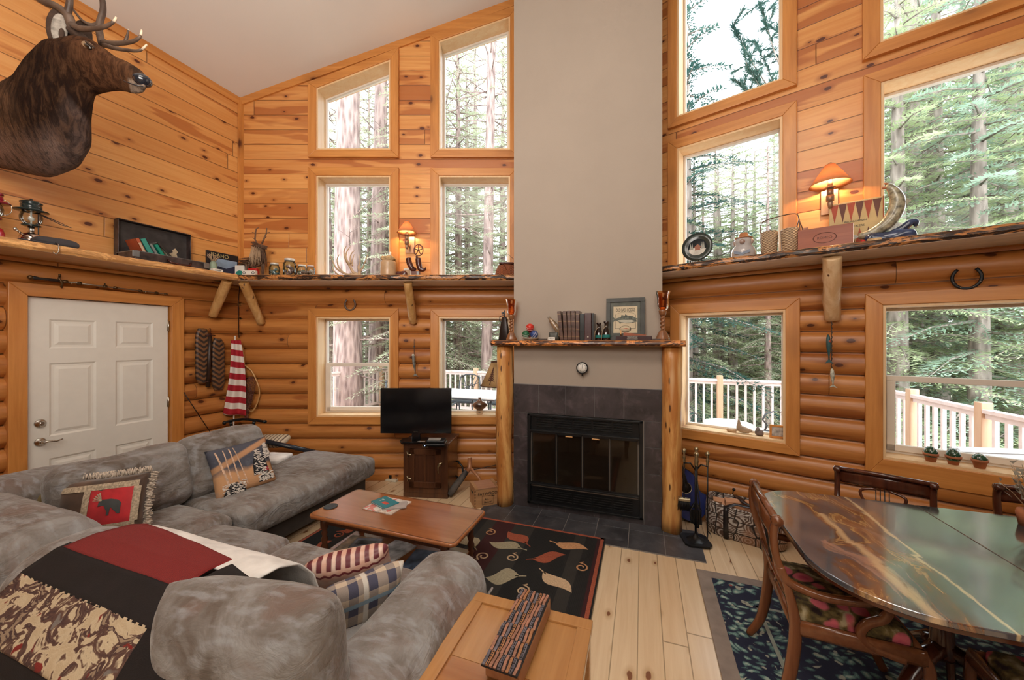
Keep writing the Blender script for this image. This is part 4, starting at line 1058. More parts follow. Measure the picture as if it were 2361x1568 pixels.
for i, p in enumerate(per):
    x, z = p; k = 1-.05*(1-(2*z/H)**2) if abs(abs(x)-W/2) < 1e-6 else 1
    kz = 1-.05*(1-(2*x/W)**2) if abs(abs(z)-H/2) < 1e-6 else 1
    x *= k; z *= kz; d = Vector((x/(W/2) if abs(p[0]) >= W/2-1e-6 else 0, 0, z/(H/2) if abs(p[1]) >= H/2-1e-6 else 0)).normalized()
    b = Vector((x, 0, z))
    for s_ in range(3): mb.tube([b+Vector((r.uniform(-.004,.004), r.uniform(-.006,.006), 0)), b+d*.018+Vector((r.uniform(-.004,.004), r.uniform(-.012,.012), 0)), b+d*.036+Vector((r.uniform(-.008,.008), r.uniform(-.015,.015), r.uniform(-.008,.008)))], [.004,.005,.003], 4)
tag(mb.build('fringe', M_FRINGE, rp), kind='stuff')
# snowy forest pillow
t = NT('winter_scene_cloth'); o_ = t.obj(); s_ = t.sep(o_)
n = t.noise(o_, 9, 3); base = t.mix(t.mr(t.math('ADD', s_[2], t.math('MULTIPLY', n, .12)), .02, .07), (.62,.34,.17), (.085,.09,.12))
band = t.math('MULTIPLY', t.mr(t.math('ABSOLUTE', t.math('SUBTRACT', t.math('ADD', s_[2], t.math('MULTIPLY', s_[0], -.35)), .10)), .015, .03, 1, 0), 1.0)
base = t.mix(band, base, (.55,.30,.16)); base = t.mix(t.mr(n, .6, .8, 0, .6), base, (.25,.27,.33))
M_WINT = t.done(t.bsdf(base, .9, 0, t.bump(t.noise(o_, 220, 2), .6, .003)))
wp, W, H, T = pil('throw_pillow', 'tapestry pillow with birch trunks and snow-covered spruces, on the chaise', (-2.74,-1.66,.80), (-2.64,-1.235,.83), (-2.47,-1.19,.46), .14, M_WINT, 7)
M_BIRCH = plain('birch_thread', (.62,.42,.30), .9, var=.4, nscale=40); M_SNOWT = plain('snow_thread', (.72,.66,.60), .9, var=.2, nscale=80); M_DKT = plain('dark_spruce_thread', (.015,.015,.02), .9); M_REDT = plain('red_thread', (.4,.03,.05), .9)
for x0, x1, w0 in ((-.17,-.13,.016),(-.12,-.11,.010),(-.08,-.06,.012),(-.05,-.01,.009)):
    flatshape(wp, 'birch_trunk', M_BIRCH, [(x1-w0/2,-H*.36),(x1+w0/2,-H*.36),(x0+w0/3,H*.42),(x0-w0/3,H*.42)], W, H, T, sd, .004)
for cx, cz, hh, ww in ((.10,.0,.20,.12),(.17,.08,.12,.07),(-.10,-.15,.09,.16),(.13,-.13,.07,.12)):
    flatshape(wp, 'spruce', M_DKT, [(cx-ww/2,cz-hh/2),(cx+ww/2,cz-hh/2),(cx+ww*.4,cz),(cx+ww*.12,cz+hh/2),(cx-ww*.12,cz+hh/2),(cx-ww*.4,cz)], W, H, T, sd, .004)
    rr = random.Random(int(cx*100)); mb = MB()
    for k in range(120):
        v = rr.random(); x = cx+(rr.random()-.5)*ww*(1-.75*v if hh > .1 else .95); z = cz-hh/2+hh*v
        xn = 2*x/W; zn = 2*z/H; y = sd*(T/2*(max(0, 1-xn**4)*max(0, 1-zn**4))**.55+.0075)
        a = rr.uniform(-1.3,1.3); l = .0065; mb.add([(x-l,y,z-l*a),(x+l,y,z-l*.6*a-.002),(x+l,y,z+.003-l*.6*a),(x-l,y,z+.0045)], [(0,1,2,3)])
    tag(mb.build('snow_stitches', M_SNOWT, wp), kind='stuff')
flatshape(wp, 'red_stitching', M_REDT, [(.12,-.09),(.16,-.09),(.155,-.06),(.13,-.055)], W, H, T, sd, .006)
# pink and plaid pillows by the arm
t = NT('rose_satin_print'); o_ = t.obj(); s_ = t.sep(o_); n = t.noise(o_, 14, 3)
e1 = t.math('MULTIPLY', t.math('GREATER_THAN', s_[2], .118), 1.0); w_ = t.math('SINE', t.math('MULTIPLY', s_[0], 150.0))
c = t.mix(t.mr(n, .4, .6), (.72,.42,.32), (.82,.62,.52)); c = t.mix(t.math('MULTIPLY', e1, t.mr(t.math('ADD', w_, t.math('MULTIPLY', n, 2.0)), .6, 1.2)), c, (.16,.03,.04))
c = t.mix(t.math('MULTIPLY', t.mr(t.math('ABSOLUTE', t.math('SUBTRACT', t.math('ADD', s_[2], t.math('MULTIPLY', w_, .004)), .098)), .004, .007, 1, 0), 1.0), c, (.20,.03,.04))
M_ROSE = t.done(t.bsdf(c, .35, 0, t.bump(t.noise(o_, 60, 2), .2, .003)))
pil('throw_pillow', 'rose satin pillow with dark red striped border, leaning on the plaid pillow', (-.92,-2.30,.66), (-.60,-2.10,.71), (-.68,-1.96,.47), .13, M_ROSE, 9)
t = NT('plaid_cloth'); o_ = t.obj(); s_ = t.sep(o_)
def band_(v, f, ph, lo): return t.math('GREATER_THAN', t.math('SINE', t.math('ADD', t.math('MULTIPLY', v, f), ph)), lo)
bx, bz = band_(s_[0], 75.0, 0.0, .1), band_(s_[2], 75.0, 1.0, .1)
c = t.mix(t.math('MULTIPLY', t.math('ADD', bx, bz), .46), (.62,.50,.38), (.03,.04,.10)); c = t.mix(t.math('MULTIPLY', band_(s_[0], 37.5, 2.0, .93), .9), c, (.7,.66,.6)); c = t.mix(t.math('MULTIPLY', band_(s_[2], 37.5, .4, .93), .9), c, (.25,.38,.50))
M_PLAID = t.done(t.bsdf(c, .9, 0, t.bump(t.noise(o_, 250, 2), .4, .003)))
pil('throw_pillow', 'blue and tan plaid pillow tucked against the rolled arm', (-.72,-2.42,.66), (-.535,-2.13,.655), (-.54,-2.06,.42), .12, M_PLAID, 11)
# ================================================================ tables, cabinet and floor things
M_OAKR = wood('reddish_table_wood', (.40,.15,.055), (.28,.09,.03), 0, .8, .16, .6)
M_OAKRD = wood('dark_turned_wood', (.16,.055,.025), (.09,.03,.015), 2, 1, .3, .3)
M_PAPER = plain('paper', (.78,.74,.70), .7, var=.04, bump=.02)
def turned(mb, x, y, z0, z1, r, M=None):
    h = z1-z0
    prof = [(.55,0),(.8,.03),(.9,.07),(.6,.10),(.95,.16),(.6,.21),(1.0,.28),(.65,.34),(1.05,.42),(.65,.49),(1.0,.57),(.6,.63),(.9,.69),(.6,.74),(1.1,.80),(1.15,.88),(1.15,1)]
    mb.lathe([(r*a, z0+h*b) for a, b in prof], 14, Matrix.Translation((x, y, 0)))
def rrect(x0, x1, y0, y1, r, n=6):
    pts = []
    for cx, cy, a0 in ((x1-r,y1-r,0),(x0+r,y1-r,PI/2),(x0+r,y0+r,PI),(x1-r,y0+r,1.5*PI)):
        for k in range(n+1): a = a0+PI/2*k/n; pts.append((cx+r*math.cos(a), cy+r*math.sin(a)))
    return pts
ct = thing('coffee_table', 'reddish wood coffee table with turned legs and rounded corners on the leaf rug', 'table', (-1.16, -1.29, .02))
mb = MB(); mb.prism(rrect(-.605,.605,-.255,.255,.05), .375, .40); mb.build('table_top', M_OAKR, ct, bevel=.010, seg=3)
M_INLAY = plain('dark_inlay', (.05,.015,.01), .3)
mb = MB(); o1 = rrect(-.590,.590,-.240,.240,.04); i1 = rrect(-.586,.586,-.236,.236,.036)
n_ = len(o1); mb.add([(x,y,.4004) for x,y in o1]+[(x,y,.4004) for x,y in i1], [(i,(i+1)%n_,n_+(i+1)%n_,n_+i) for i in range(n_)]); mb.build('inlay_line', M_INLAY, ct)
for sx in (-1, 1):
    for sy in (-1, 1):
        mb = MB(); turned(mb, sx*.50, sy*.19, 0, .375, .026); mb.build('leg', M_OAKRD, ct)
mb = MB(); mb.box(-.50,.50,-.19,.19,.10,.118); mb.build('lower_shelf', M_OAKR, ct, bevel=.004)
mb = MB(); mb.box(-.50,.50,-.20,-.185,.325,.375); mb.box(-.50,.50,.185,.20,.325,.375); mb.box(-.515,-.50,-.19,.19,.325,.375); mb.box(.50,.515,-.19,.19,.325,.375); mb.build('apron', M_OAKRD, ct)
def book(name, lab, loc, rz, w, d, h, cover, cat='book', grp=None, tilt=0, pages=True, txt=None, rx=0):
    t = thing(name, lab, cat, loc, (rx, tilt, rz), grp)
    mb = MB(); mb.box(-w/2,w/2,-d/2,d/2,0,.002+h*.06); mb.box(-w/2,w/2,-d/2,d/2,h-.002-h*.06,h); mb.box(-w/2,-w/2+.003,-d/2,d/2,0,h); mb.build('cover', cover, t)
    mb = MB(); mb.box(-w/2+.003,w/2-.003,-d/2+.003,d/2-.003,.0015,h-.0015); mb.build('pages', M_PAPER, t)
    return t
def cov(name, c, v=.1): return plain(name, c, .4, var=v, bump=.02)
M_MAG = None
t = NT('magazine_print'); o_ = t.obj(); v = t.vor(t.map(o_, sc=(1,1,1)), 26, 1); n = t.noise(o_, 20, 3)
c = t.mix(t.mr(n, .45, .55), (.80,.74,.68), (.62,.50,.42)); c = t.mix(t.math('MULTIPLY', t.math('GREATER_THAN', t.sep(v)[0], .78), .8), c, (.65,.12,.10))
M_MAG = t.done(t.bsdf(c, .25))
z = .4205
mg = book('magazine', 'large white and red magazine lying flat on the coffee table', (-1.305,-1.225,z), -.05, .27, .235, .006, M_MAG, 'magazine')
b2 = book('paperback', 'teal-covered paperback on top of the magazine', (-1.335,-1.215,z+.0065), -.35, .19, .125, .014, cov('teal_cover', (.03,.22,.27)))
text('cover_lettering', 'T', .05, plain('cover_white', (.8,.8,.75), .5), b2, (-.05,.0,.0145), (0,0,0)); mb = MB(); mb.cbox(.02,-.01,.0145,.06,.03,.001); mb.build('red_fish_print', plain('red_print', (.6,.08,.05), .5), b2)
b3 = book('magazine', 'curled grey-paged booklet slipped half under the teal paperback', (-1.235,-1.225,z+.0068), .55, .17, .11, .008, cov('grey_cover', (.45,.40,.38)), 'magazine')
mb = MB(); mb.lathe([(0,0),(.048,0),(.050,.003),(.048,.006),(.040,.006),(.038,.004),(.02,.004),(.018,.006),(0,.006)], 30); tag(mb.build('coaster', plain('slate_blue_rubber', (.06,.075,.09), .6), loc=(-1.70,-1.385,z)), 'round slate-blue coaster on the left end of the coffee table', 'coaster')
zs_ = .139
for i, (nm, lab, x, y, rz, w, d, h, cc) in enumerate((
    ('magazine', 'tan-covered large magazine at the left end of the coffee table lower shelf', -1.50,-1.37,.1,.22,.28,.010,(.42,.30,.18)),
    ('magazine', 'magazine with a car photo on the coffee table lower shelf', -1.42,-1.33,.25,.20,.14,.016,(.30,.32,.38)),
    ('magazine', 'white magazine fanned out in the middle of the coffee table lower shelf', -1.18,-1.31,-.2,.20,.25,.010,(.62,.62,.64)),
    ('magazine', 'blue-grey landscape magazine at the right end of the coffee table lower shelf', -.92,-1.36,.12,.20,.26,.012,(.10,.14,.22)))):
    zz = zs_+(.011 if i == 1 else .0005)
    m_ = book(nm, lab, (x,y,zz), rz, w, d, h, cov('magazine_%d' % i, cc, .8), 'magazine')
    if i == 1:
        mb = MB(); mb.cbox(0,.01,h+.0004,.15,.05,.0008); mb.cbox(.01,.02,h+.001,.08,.03,.0008); mb.build('car_photo', plain('dark_print', (.05,.05,.06), .3), m_)
# end table with a carved block
M_MAPLE = wood('honey_end_table', (.50,.25,.085), (.36,.155,.048), 1, 1, .25, .4); M_MAPLE2 = wood('end_table_panel', (.44,.19,.06), (.31,.115,.034), 0, .6, .25, .4)
et = thing('end_table', 'honey wood end table with framed recessed top beside the sofa arm', 'table', (.08,-2.37,0))
x0,x1,y0,y1 = -.255,.268,-.335,.325
mb = MB(); f_ = .055
for a,b,c,d in ((x0,x1,y1-f_,y1),(x0,x1,y0,y0+f_)): mb.add([(a,c,.55),(b,c,.55),(b,d,.55),(a,d,.55),(a,c,.52),(b,c,.52),(b,d,.52),(a,d,.52)], [(0,1,2,3),(7,6,5,4),(0,4,5,1),(1,5,6,2),(2,6,7,3),(3,7,4,0)])
for a,b in ((x0,x0+f_),(x1-f_,x1)): mb.box(a,b,y0+f_,y1-f_,.52,.55)
mb.build('top_frame', M_MAPLE, et, bevel=.003)
for j in range(2):
    mb = MB(); ym = (y0+y1)/2; ya_, yb_ = ((y0+f_, ym) if j else (ym, y1-f_)); 
    mb.box(x0+f_, 0.0, ya_+.001, yb_-.001, .525, .541 ); mb.box(0.001, x1-f_, ya_+.001, yb_-.001, .525, .541); mb.build('top_panel', M_MAPLE2 if j else M_MAPLE, et)
for sx in (x0+.03, x1-.03):
    for sy in (y0+.03, y1-.03):
        mb = MB(); mb.cbox(sx, sy, .26, .045, .045, .52); mb.build('leg', M_MAPLE, et, bevel=.004)
mb = MB(); mb.box(x0+.02,x1-.02,y1-.035,y1-.015,.42,.52); mb.box(x0+.02,x1-.02,y0+.015,y0+.035,.42,.52); mb.box(x0+.015,x0+.035,y0+.02,y1-.02,.42,.52); mb.box(x1-.035,x1-.015,y0+.02,y1-.02,.42,.52); mb.build('apron', M_MAPLE2, et)
t = NT('carved_block'); o_ = t.obj(); s_ = t.sep(o_)
M_BLK_W = wood('carved_block_wood', (.42,.20,.09), (.30,.12,.05), 1, 1, .5); M_BLK_G = plain('weathered_grey_relief', (.15,.135,.16), .6, var=.4, nscale=30)
M_BLK_D = plain('black_carved_groove', (.015,.012,.012), .7); M_BLK_P = plain('pinkish_relief', (.36,.17,.11), .5, var=.3, nscale=30)
cb = thing('carved_wooden_block', 'long block of carved wood strips with grooves and dots, resting on the end table', 'carving', (.105,-2.235,.541), -.03)
mb = MB(); mb.box(-.066,.066,-.19,.175,.008,.075)
mb.build('body', M_BLK_W, cb, bevel=.008)
for sx in (-.05,.05):
    for sy in (-.16,.145): mb = MB(); mb.cbox(sx, sy, .005, .02, .03, .01); mb.build('foot', M_BLK_D, cb)
r = random.Random(5); y = .172; row = 0
gm = MB(); rl = [MB(), MB(), MB()]
while y > -.18:
    h = r.uniform(.055,.068); nx = 9
    for k in range(nx):
        xa = -.062+.124*k/nx; xb = xa+.124/nx-.0042; z1 = .0755+r.uniform(.003,.008)
        w_ = rl[[0, 2, 1, 0, 2, 0, 1, 2, 2][(k+row) % 9]]
        nseg = 6
        for q in range(nseg):
            yq0 = y-h*q/nseg; yq1 = y-h*(q+1)/nseg+ .0005; off = .0014*math.sin(q*.8+k+row)
            w_.box(xa+off, xb+off, yq1, yq0, .07, z1)
        if (k+row) % 3 == 0:
            for q in range(6): gm.cyl((( xa+xb)/2, y-h*(q+.5)/6, z1-.001), ((xa+xb)/2, y-h*(q+.5)/6, z1+.0008), .0028, n=8)
    gm.box(-.064,.064,y-h,y-h+.002,.07,.0765); gm.box(-.0645,.0645,y-h,y,.0745,.0758); y -= h+.001; row += 1
tag(rl[0].build('grey_strips', M_BLK_G, cb), kind='stuff'); tag(rl[1].build('wood_strips', M_BLK_W, cb), kind='stuff'); tag(rl[2].build('pink_strips', M_BLK_P, cb), kind='stuff'); tag(gm.build('carved_dots', M_BLK_D, cb), kind='stuff')
# cabinet (old oak icebox) and television
M_OAKD = wood('dark_oak', (.13,.05,.022), (.06,.022,.010), 2, 1.1, .3, .3); M_OAKDX = wood('dark_oak_rail', (.13,.05,.022), (.06,.022,.010), 0, 1.1, .3, .3)
M_PEWT = plain('worn_brass_hardware', (.55,.48,.32), .35, 1)
p = fl(972, 1149); cab = thing('oak_cabinet', 'small dark oak icebox cabinet with brass latches under the television', 'cabinet', (p.x+.035, p.y+.02, 0), .23)
W2, D2, H2 = .245, .40, .595
mb = MB(); mb.box(-W2, W2, .02, D2, .05, H2-.025); mb.box(-W2,W2,.0,.02,.05,H2-.025)
mb.build('body', M_OAKD, cab, bevel=.003)
mb = MB(); mb.box(-W2-.02, W2+.02, -.025, D2+.01, H2-.025, H2); mb.build('top', M_OAKDX, cab, bevel=.006)
mb = MB(); mb.box(-W2,W2,-.004,D2,0,.05); mb.build('plinth', M_OAKD, cab, bevel=.003)
dr = MB(); dr.box(-.165, .165, -.022, 0, .125, .515)
door_ = MB()
for a,b,c,d in ((-.175,-.115,.115,.525),(.115,.175,.115,.525),(-.012,.012,.175,.465)): door_.box(a,b,-.022,0,c,d)
door_.box(-.175,.175,-.022,0,.465,.525); door_.box(-.175,.175,-.022,0,.115,.175)
dd = door_.build('door', M_OAKD, cab, bevel=.003)
mb = MB(); mb.box(-.115,-.012,-.008,0,.175,.465); mb.box(.012,.115,-.008,0,.175,.465); mb.build('door_panel', wood('oak_panel', (.10,.035,.015), (.05,.018,.008), 2, 1.1, .4), dd)
for zc in (.46, .20):
    mb = MB(); mb.tube([(-.20,-.006,zc+.02),(-.185,-.012,zc),(-.15,-.026,zc+.004)], [.006,.007,.009], 6); mb.tube([(-.20,-.006,zc-.03),(-.19,-.012,zc),(-.205,-.006,zc+.03)], [.004,.007,.004], 6); mb.build('hinge', M_PEWT, dd)
mb = MB(); mb.tube([(.19,-.02,.39),(.165,-.03,.375),(.15,-.035,.35),(.148,-.035,.31),(.152,-.03,.28)], [.009,.012,.009,.006,.004], 7); mb.sphere((.165,-.03,.375),.014,10,7); mb.build('latch', M_PEWT, dd)
mb = MB(); mb.box(-.034,.034,-.006,0,.538,.563); mb.build('nameplate', M_PEWT, cab, bevel=.001)
M_SCREEN = plain('tv_screen', (.004,.004,.005), .12, bump=0, var=0); M_GLOSS = plain('glossy_black_plastic', (.008,.008,.009), .1, bump=0, var=0)
tp_ = at(958.5, 946, 3.98)
tv = thing('television', 'black flat screen television standing on the dark oak cabinet', 'television', (tp_.x, tp_.y, .595), .33)
mb = MB(); mb.box(-.385,.385,0,.035,.085,.575); mb.build('bezel', M_GLOSS, tv, bevel=.006)
mb = MB(); mb.box(-.36,.36,-.0015,0,.125,.552); mb.build('screen', M_SCREEN, tv)
mb = MB(); mb.box(-.25,.25,.03,.075,.14,.50); mb.build('rear_housing', M_BLACK, tv, bevel=.02)
mb = MB(); mb.prism(rrect(-.045,.045,.0,.035,.01), .02, .09); mb.build('neck', M_GLOSS, tv)
mb = MB(); mb.prism(rrect(-.165,.165,-.085,.11,.07), 0.001, .016); mb.build('base', M_GLOSS, tv, bevel=.005)
text('maker_lettering', 'SANYO', .014, M_PEWT, tv, (0,-.002,.103))
R2 = Matrix.Rotation(.30, 4, 'Z')
t1 = thing('set_top_box', 'flat black set-top box at the right side of the television foot', 'box', (tp_.x+.265, tp_.y-.04, .5955), .33)
mb = MB(); mb.box(-.115,.115,-.08,.085,0,.030); mb.build('case', M_GLOSS, t1, bevel=.01)
mb = MB(); mb.sphere((-.09,-.080,.012),.004,8,6); 
tt = NT('blue_led'); mb.build('power_light', tt.done(tt.n('Emission', {0: (.3,.5,1), 1: 6})), t1)
t2 = thing('router_box', 'smaller grey-topped player lying on the set-top box', 'box', (tp_.x+.275, tp_.y-.04, .6265), .33)
mb = MB(); mb.box(-.09,.10,-.06,.06,0,.028); mb.build('case', M_BLACK, t2, bevel=.008); mb = MB(); mb.box(-.08,.05,-.05,.05,.0275,.0285); mb.build('top_plate', plain('grey_plastic', (.45,.44,.42), .4), t2)
mb = MB(); mb.box(-.05,.05,-.02,.02,0,.012); o = mb.build('remote_control', M_NICKEL, bevel=.004, loc=(tp_.x+.115, tp_.y-.05, .612), rot=(0,0,.33)); tag(o, 'small silver remote lying on the television foot', 'remote control')
# power strip and cords
ps = fl(893, 1108, .0)
st_ = thing('power_strip', 'beige power strip on the floor left of the oak cabinet', 'power strip', (ps.x, ps.y, 0), -.25)
mb = MB(); mb.box(-.14,.14,-.028,.028,0,.03); mb.build('housing', plain('beige_plastic', (.62,.56,.45), .5), st_, bevel=.006)
for k in (-.07,0,.05):
    mb = MB(); mb.cbox(k,0,.05,.035,.035,.045); mb.build('plug', M_BLACK, st_, bevel=.006)
mb = MB(); a = Vector((ps.x, ps.y, .07)); c_ = cab.location
mb.tube([a, a+Vector((.05,.06,.05)), a+Vector((.12,.12,.06)), a+Vector((.2,.2,.03)), (a.x+.30, a.y+.23, .01)], .004, 6)
mb.tube([a+Vector((-.06,0,0)), a+Vector((-.02,.05,.04)), a+Vector((.08,.04,.0)), a+Vector((.14,.0,-.055))], .004, 6)
st_.rotation_euler = (0,0,0); mb.v = [v-Vector((ps.x, ps.y, 0)) for v in mb.v]; mb.build('power_cord', M_BLACK, st_)
mb = MB(); q0 = at(1050, 1063, 4.30); q1 = at(1075, 1080, 4.28)
mb.tube([at(1046,1085,4.32), at(1046,1064,4.30), at(1056,1064,4.26), at(1066,1076,4.24), at(1068,1095,4.22), at(1060,1104,4.22), at(1048,1096,4.25)], .011, 8)
tag(mb.build('cable_bundle', M_BLACK), 'thick black cable loop against the logs right of the oak cabinet', 'cable')
mb = MB(); mb.tube([wa(1080,1086,.05), wa(1110,1080,.06), wa(1147,1072,.06), wa(1165,1070,.05)], .004, 6); tag(mb.build('cable', M_BLACK), 'thin dark cord running along the logs behind the forked branch', 'cord')
# forked branch
fb = thing('forked_branch', 'forked branch with dark bark and pale sawn top leaning behind the crate', 'branch', (0,0,0))
k0 = at(1083, 1056, 4.15); k1 = at(1083, 1078, 4.12); k2 = fl(1035, 1142, .028); k3 = at(1106, 1104, 4.05)
M_BARKD = bark('dark_bark', (.10,.085,.075), (.02,.016,.014)); M_PEELR = peeled('peeled_red_branch', 2, (.45,.20,.09), (.28,.10,.04))
mb = MB(); mb.tube([k0, k1, k1+(k2-k1)*.15], [.024,.027,.030], 12); mb.build('peeled_stub', M_PEELR, fb)
mb = MB(); mb.tube([k0+(k0-k1).normalized()*.001, k0+(k0-k1).normalized()*.006], .0235, 12); tag(mb.build('sawn_end', plain('pale_end_grain', (.80,.66,.45), .7), fb), 'pale sawn end')
mb = MB(); mb.tube([k1, k1+(k2-k1)*.3, k1+(k2-k1)*.7, k2], [.022,.032,.038,.034], 12); mb.build('bark_limb', M_BARKD, fb)
k4 = Vector((k3.x+.03, k3.y, .02)); mb = MB(); mb.tube([k1, k3, k4], [.017,.014,.013], 10); mb.build('thin_limb', M_PEELR, fb)
# crate
cf = fl(1097, 1174.6); cr = thing('fatwood_crate', 'small wooden crate stencilled FATWOOD beside the left log post', 'crate', (cf.x-.012, cf.y, 0), .70)
M_CRATE = wood('crate_pine', (.50,.28,.13), (.38,.19,.08), 0, 1.2, .6, 0, knots=.8); M_CRATEL = wood('crate_lid', (.48,.25,.15), (.38,.18,.10), 0, 1.2, .6)
Lc, Dc, Hc = .262, .205, .185
mb = MB(); mb.box(0,Lc,0,.012,0,Hc); mb.box(0,Lc,Dc-.012,Dc,0,Hc); mb.box(0,.012,.012,Dc-.012,0,Hc); mb.box(Lc-.012,Lc,.012,Dc-.012,0,Hc); mb.box(.01,Lc-.01,.01,Dc-.01,0,.01); mb.build('box', M_CRATE, cr, bevel=.0015)
mb = MB(); mb.box(.02,Lc-.02,-.004,Dc+.004,Hc,Hc+.012); mb.build('lid', M_CRATEL, cr, bevel=.002)
for xa in (.0, Lc-.04): mb = MB(); mb.box(xa,xa+.035,-.006,Dc+.006,Hc,Hc+.018); mb.build('lid_batten', M_CRATE, cr, bevel=.002)
mb = MB(); mb.prism(rrect(.06,.14,-.016,.0,.007), 0, .001, Matrix.Translation((-.0012,0,.13+.0)) @ Matrix.Rotation(-PI/2, 4, 'Y') @ Matrix.Rotation(PI/2, 4, 'Z') @ Matrix.Translation((0,0,0))); mb = MB(); mb.box(-.0012,.0,.065,.135,.125,.145); mb.build('hand_slot', M_BLACK, cr)
text('stencil', 'FATWOOD', .040, M_BLACK, cr, (.135,-.0015,.135)); text('stencil', '100%', .018, M_BLACK, cr, (.19,-.0015,.105)); text('stencil', 'ALL', .026, M_BLACK, cr, (.125,-.0015,.080)); text('stencil', 'Natural', .026, M_BLACK, cr, (.135,-.0015,.050))
mb = MB()
for a,b,c,d in ((.075,.195,.028,.030),(.075,.195,.112,.114),(.075,.077,.028,.114),(.193,.195,.028,.114)): mb.box(a,b,-.0012,0,c,d)
mb.build('stencil_frame', M_BLACK, cr)
mb = MB()
for xx in (0.004, Lc-.004):
    for k in range(6): mb.cbox(xx, -.001, .02+k*.03, .012, .002, .012)
tag(mb.build('finger_joints', plain('dark_end_grain', (.16,.08,.04), .7), cr), kind='stuff')
# fire tools
tb = fl(1604, 1252); ft = thing('fireplace_tools', 'black iron fireplace tool stand with brass-knobbed tools and brush, right of the log post', 'fireplace tools', (tb.x, tb.y, .0), .2)
mb = MB(); a_ = .105; c_ = .03
mb.prism([(-a_+c_,-a_),(a_-c_,-a_),(a_-c_*.6,-a_+c_*.6),(a_,-a_+c_),(a_,a_-c_),(a_-c_*.6,a_-c_*.6),(a_-c_,a_),(-a_+c_,a_),(-a_+c_*.6,a_-c_*.6),(-a_,a_-c_),(-a_,-a_+c_),(-a_+c_*.6,-a_+c_*.6)], .012, .028)
mb.lathe([(.075,.028),(.05,.034),(.025,.05),(.012,.075),(.010,.08)], 8, Matrix.Rotation(PI/8, 4, 'Z')); mb.build('base', M_BLACK, ft, bevel=.002)
mb = MB(); mb.tube([(0,0,.05),(0,0,.64)], .009, 8)
for k in range(4):
    a = k*PI/2+.4; mb.tube([(0,0,.14),(.05*math.cos(a),.05*math.sin(a),.20),(.055*math.cos(a),.055*math.sin(a),.27),(0,0,.35)], .005, 6)
mb.build('stem', M_BLACK, ft)
mb = MB()
hooks = [(-.085,.02),(.075,-.05),(.03,.075),(-.015,-.075)]
for x,y in hooks: mb.tube([(0,0,.60),(x*.45,y*.45,.66),(x,y,.655)], .006, 6)
mb.build('hanger', M_BLACK, ft)
def knob(par, x, y, z): 
    mb = MB(); mb.lathe([(.006,0),(.012,.01),(.009,.025),(.014,.04),(.010,.06),(.007,.075),(.012,.082),(.018,.097),(.012,.112),(.004,.118),(.0,.119)], 12, Matrix.Translation((x,y,z))); return mb.build('brass_knob', M_PEWT, par)
knob(ft, 0, 0, .64)
for k, ((x,y), nm, lab) in enumerate(zip(hooks, ('hearth_brush','poker','shovel','tongs'), ('brush with black bristles hanging on the left of the fire tool stand','poker with pointed tip hanging at the right of the fire tool stand','ash shovel hanging behind on the fire tool stand','tongs hanging at the front of the fire tool stand'))):
    R_ = Matrix.Rotation(.2, 4, 'Z'); w_ = R_ @ Vector((x, y, 0)); X_, Y_ = tb.x+w_.x, tb.y+w_.y
    tr = thing(nm, lab, nm.replace('_', ' '), (X_, Y_, .66)); knob(tr, 0, 0, 0)
    zb_ = {'hearth_brush': -.30, 'poker': -.56, 'shovel': -.42, 'tongs': -.50}[nm]
    mb = MB(); mb.tube([(0,0,0),(0,0,zb_)], .0055, 7)
    if nm == 'poker': mb.tube([(0,0,zb_),(.0,0,zb_-.05)], [.006,.001], 6); mb.tube([(0,0,zb_+.03),(.02,0,zb_+.01),(.03,0,zb_-.02)], [.005,.004,.001], 6)
    if nm == 'tongs': mb.tube([(0,0,-.1),(.02,0,-.3),(.01,0,zb_)], .005, 6)
    mb.build('shaft', M_BLACK, tr)
    if nm == 'hearth_brush':
        mb = MB(); mb.cbox(0,0,zb_-.012,.095,.035,.024); tag(mb.build('brush_block', M_PEWT, tr, bevel=.004), 'brass brush block')
        mb = MB(); r = random.Random(3)
        for i in range(160):
            xx, y2 = r.uniform(-.044,.044), r.uniform(-.014,.014); mb.tube([(xx,y2,zb_-.02),(xx*1.2+r.uniform(-.008,.008),y2*1.5,zb_-.10+r.uniform(-.01,.01))], [.0018,.0010], 3)
        tag(mb.build('bristles', M_BLACK, tr), kind='stuff')
    if nm == 'shovel': mb = MB(); mb.add([(-.04,.0,zb_),(.04,.0,zb_),(.045,.0,zb_-.12),(-.045,.0,zb_-.12),(-.04,.012,zb_),(.04,.012,zb_),(.045,.006,zb_-.12),(-.045,.006,zb_-.12)], [(0,1,2,3),(7,6,5,4),(0,4,5,1),(1,5,6,2),(2,6,7,3),(3,7,4,0)]); mb.build('blade', M_BLACK, tr)
# guitar in the corner
M_GUIT = plain('blue_guitar_lacquer', (.035,.05,.20), .15, var=.4, nscale=3, coat=.6); M_GB = plain('guitar_side_black', (.010,.010,.016), .3)
gt = thing('guitar', 'blue acoustic guitar leaning in the corner behind the fireplace tools', 'guitar', (.985,.235,.013), (.0,0,0)); gt.rotation_euler = (math.radians(-9), math.radians(-13), math.radians(12))
def gout(s=1): 
    pts = []
    for i in range(40):
        a = 2*PI*i/40; z = math.sin(a); x = math.cos(a)
        w_ = .175 if z < 0 else .135; wz = 1-.16*math.exp(-((z-.12)/.22)**2)
        pts.append((x*w_*wz*s, .24+z*.24*s))
    return pts
Mg = Matrix.Rotation(PI/2, 4, 'X')
mb = MB(); mb.prism(gout(), -.05, .05, Mg); mb.build('body_sides', M_GB, gt, bevel=.004)
mb = MB(); mb.prism(gout(.97), .05, .053, Mg); mb.build('sound_board', M_GUIT, gt)
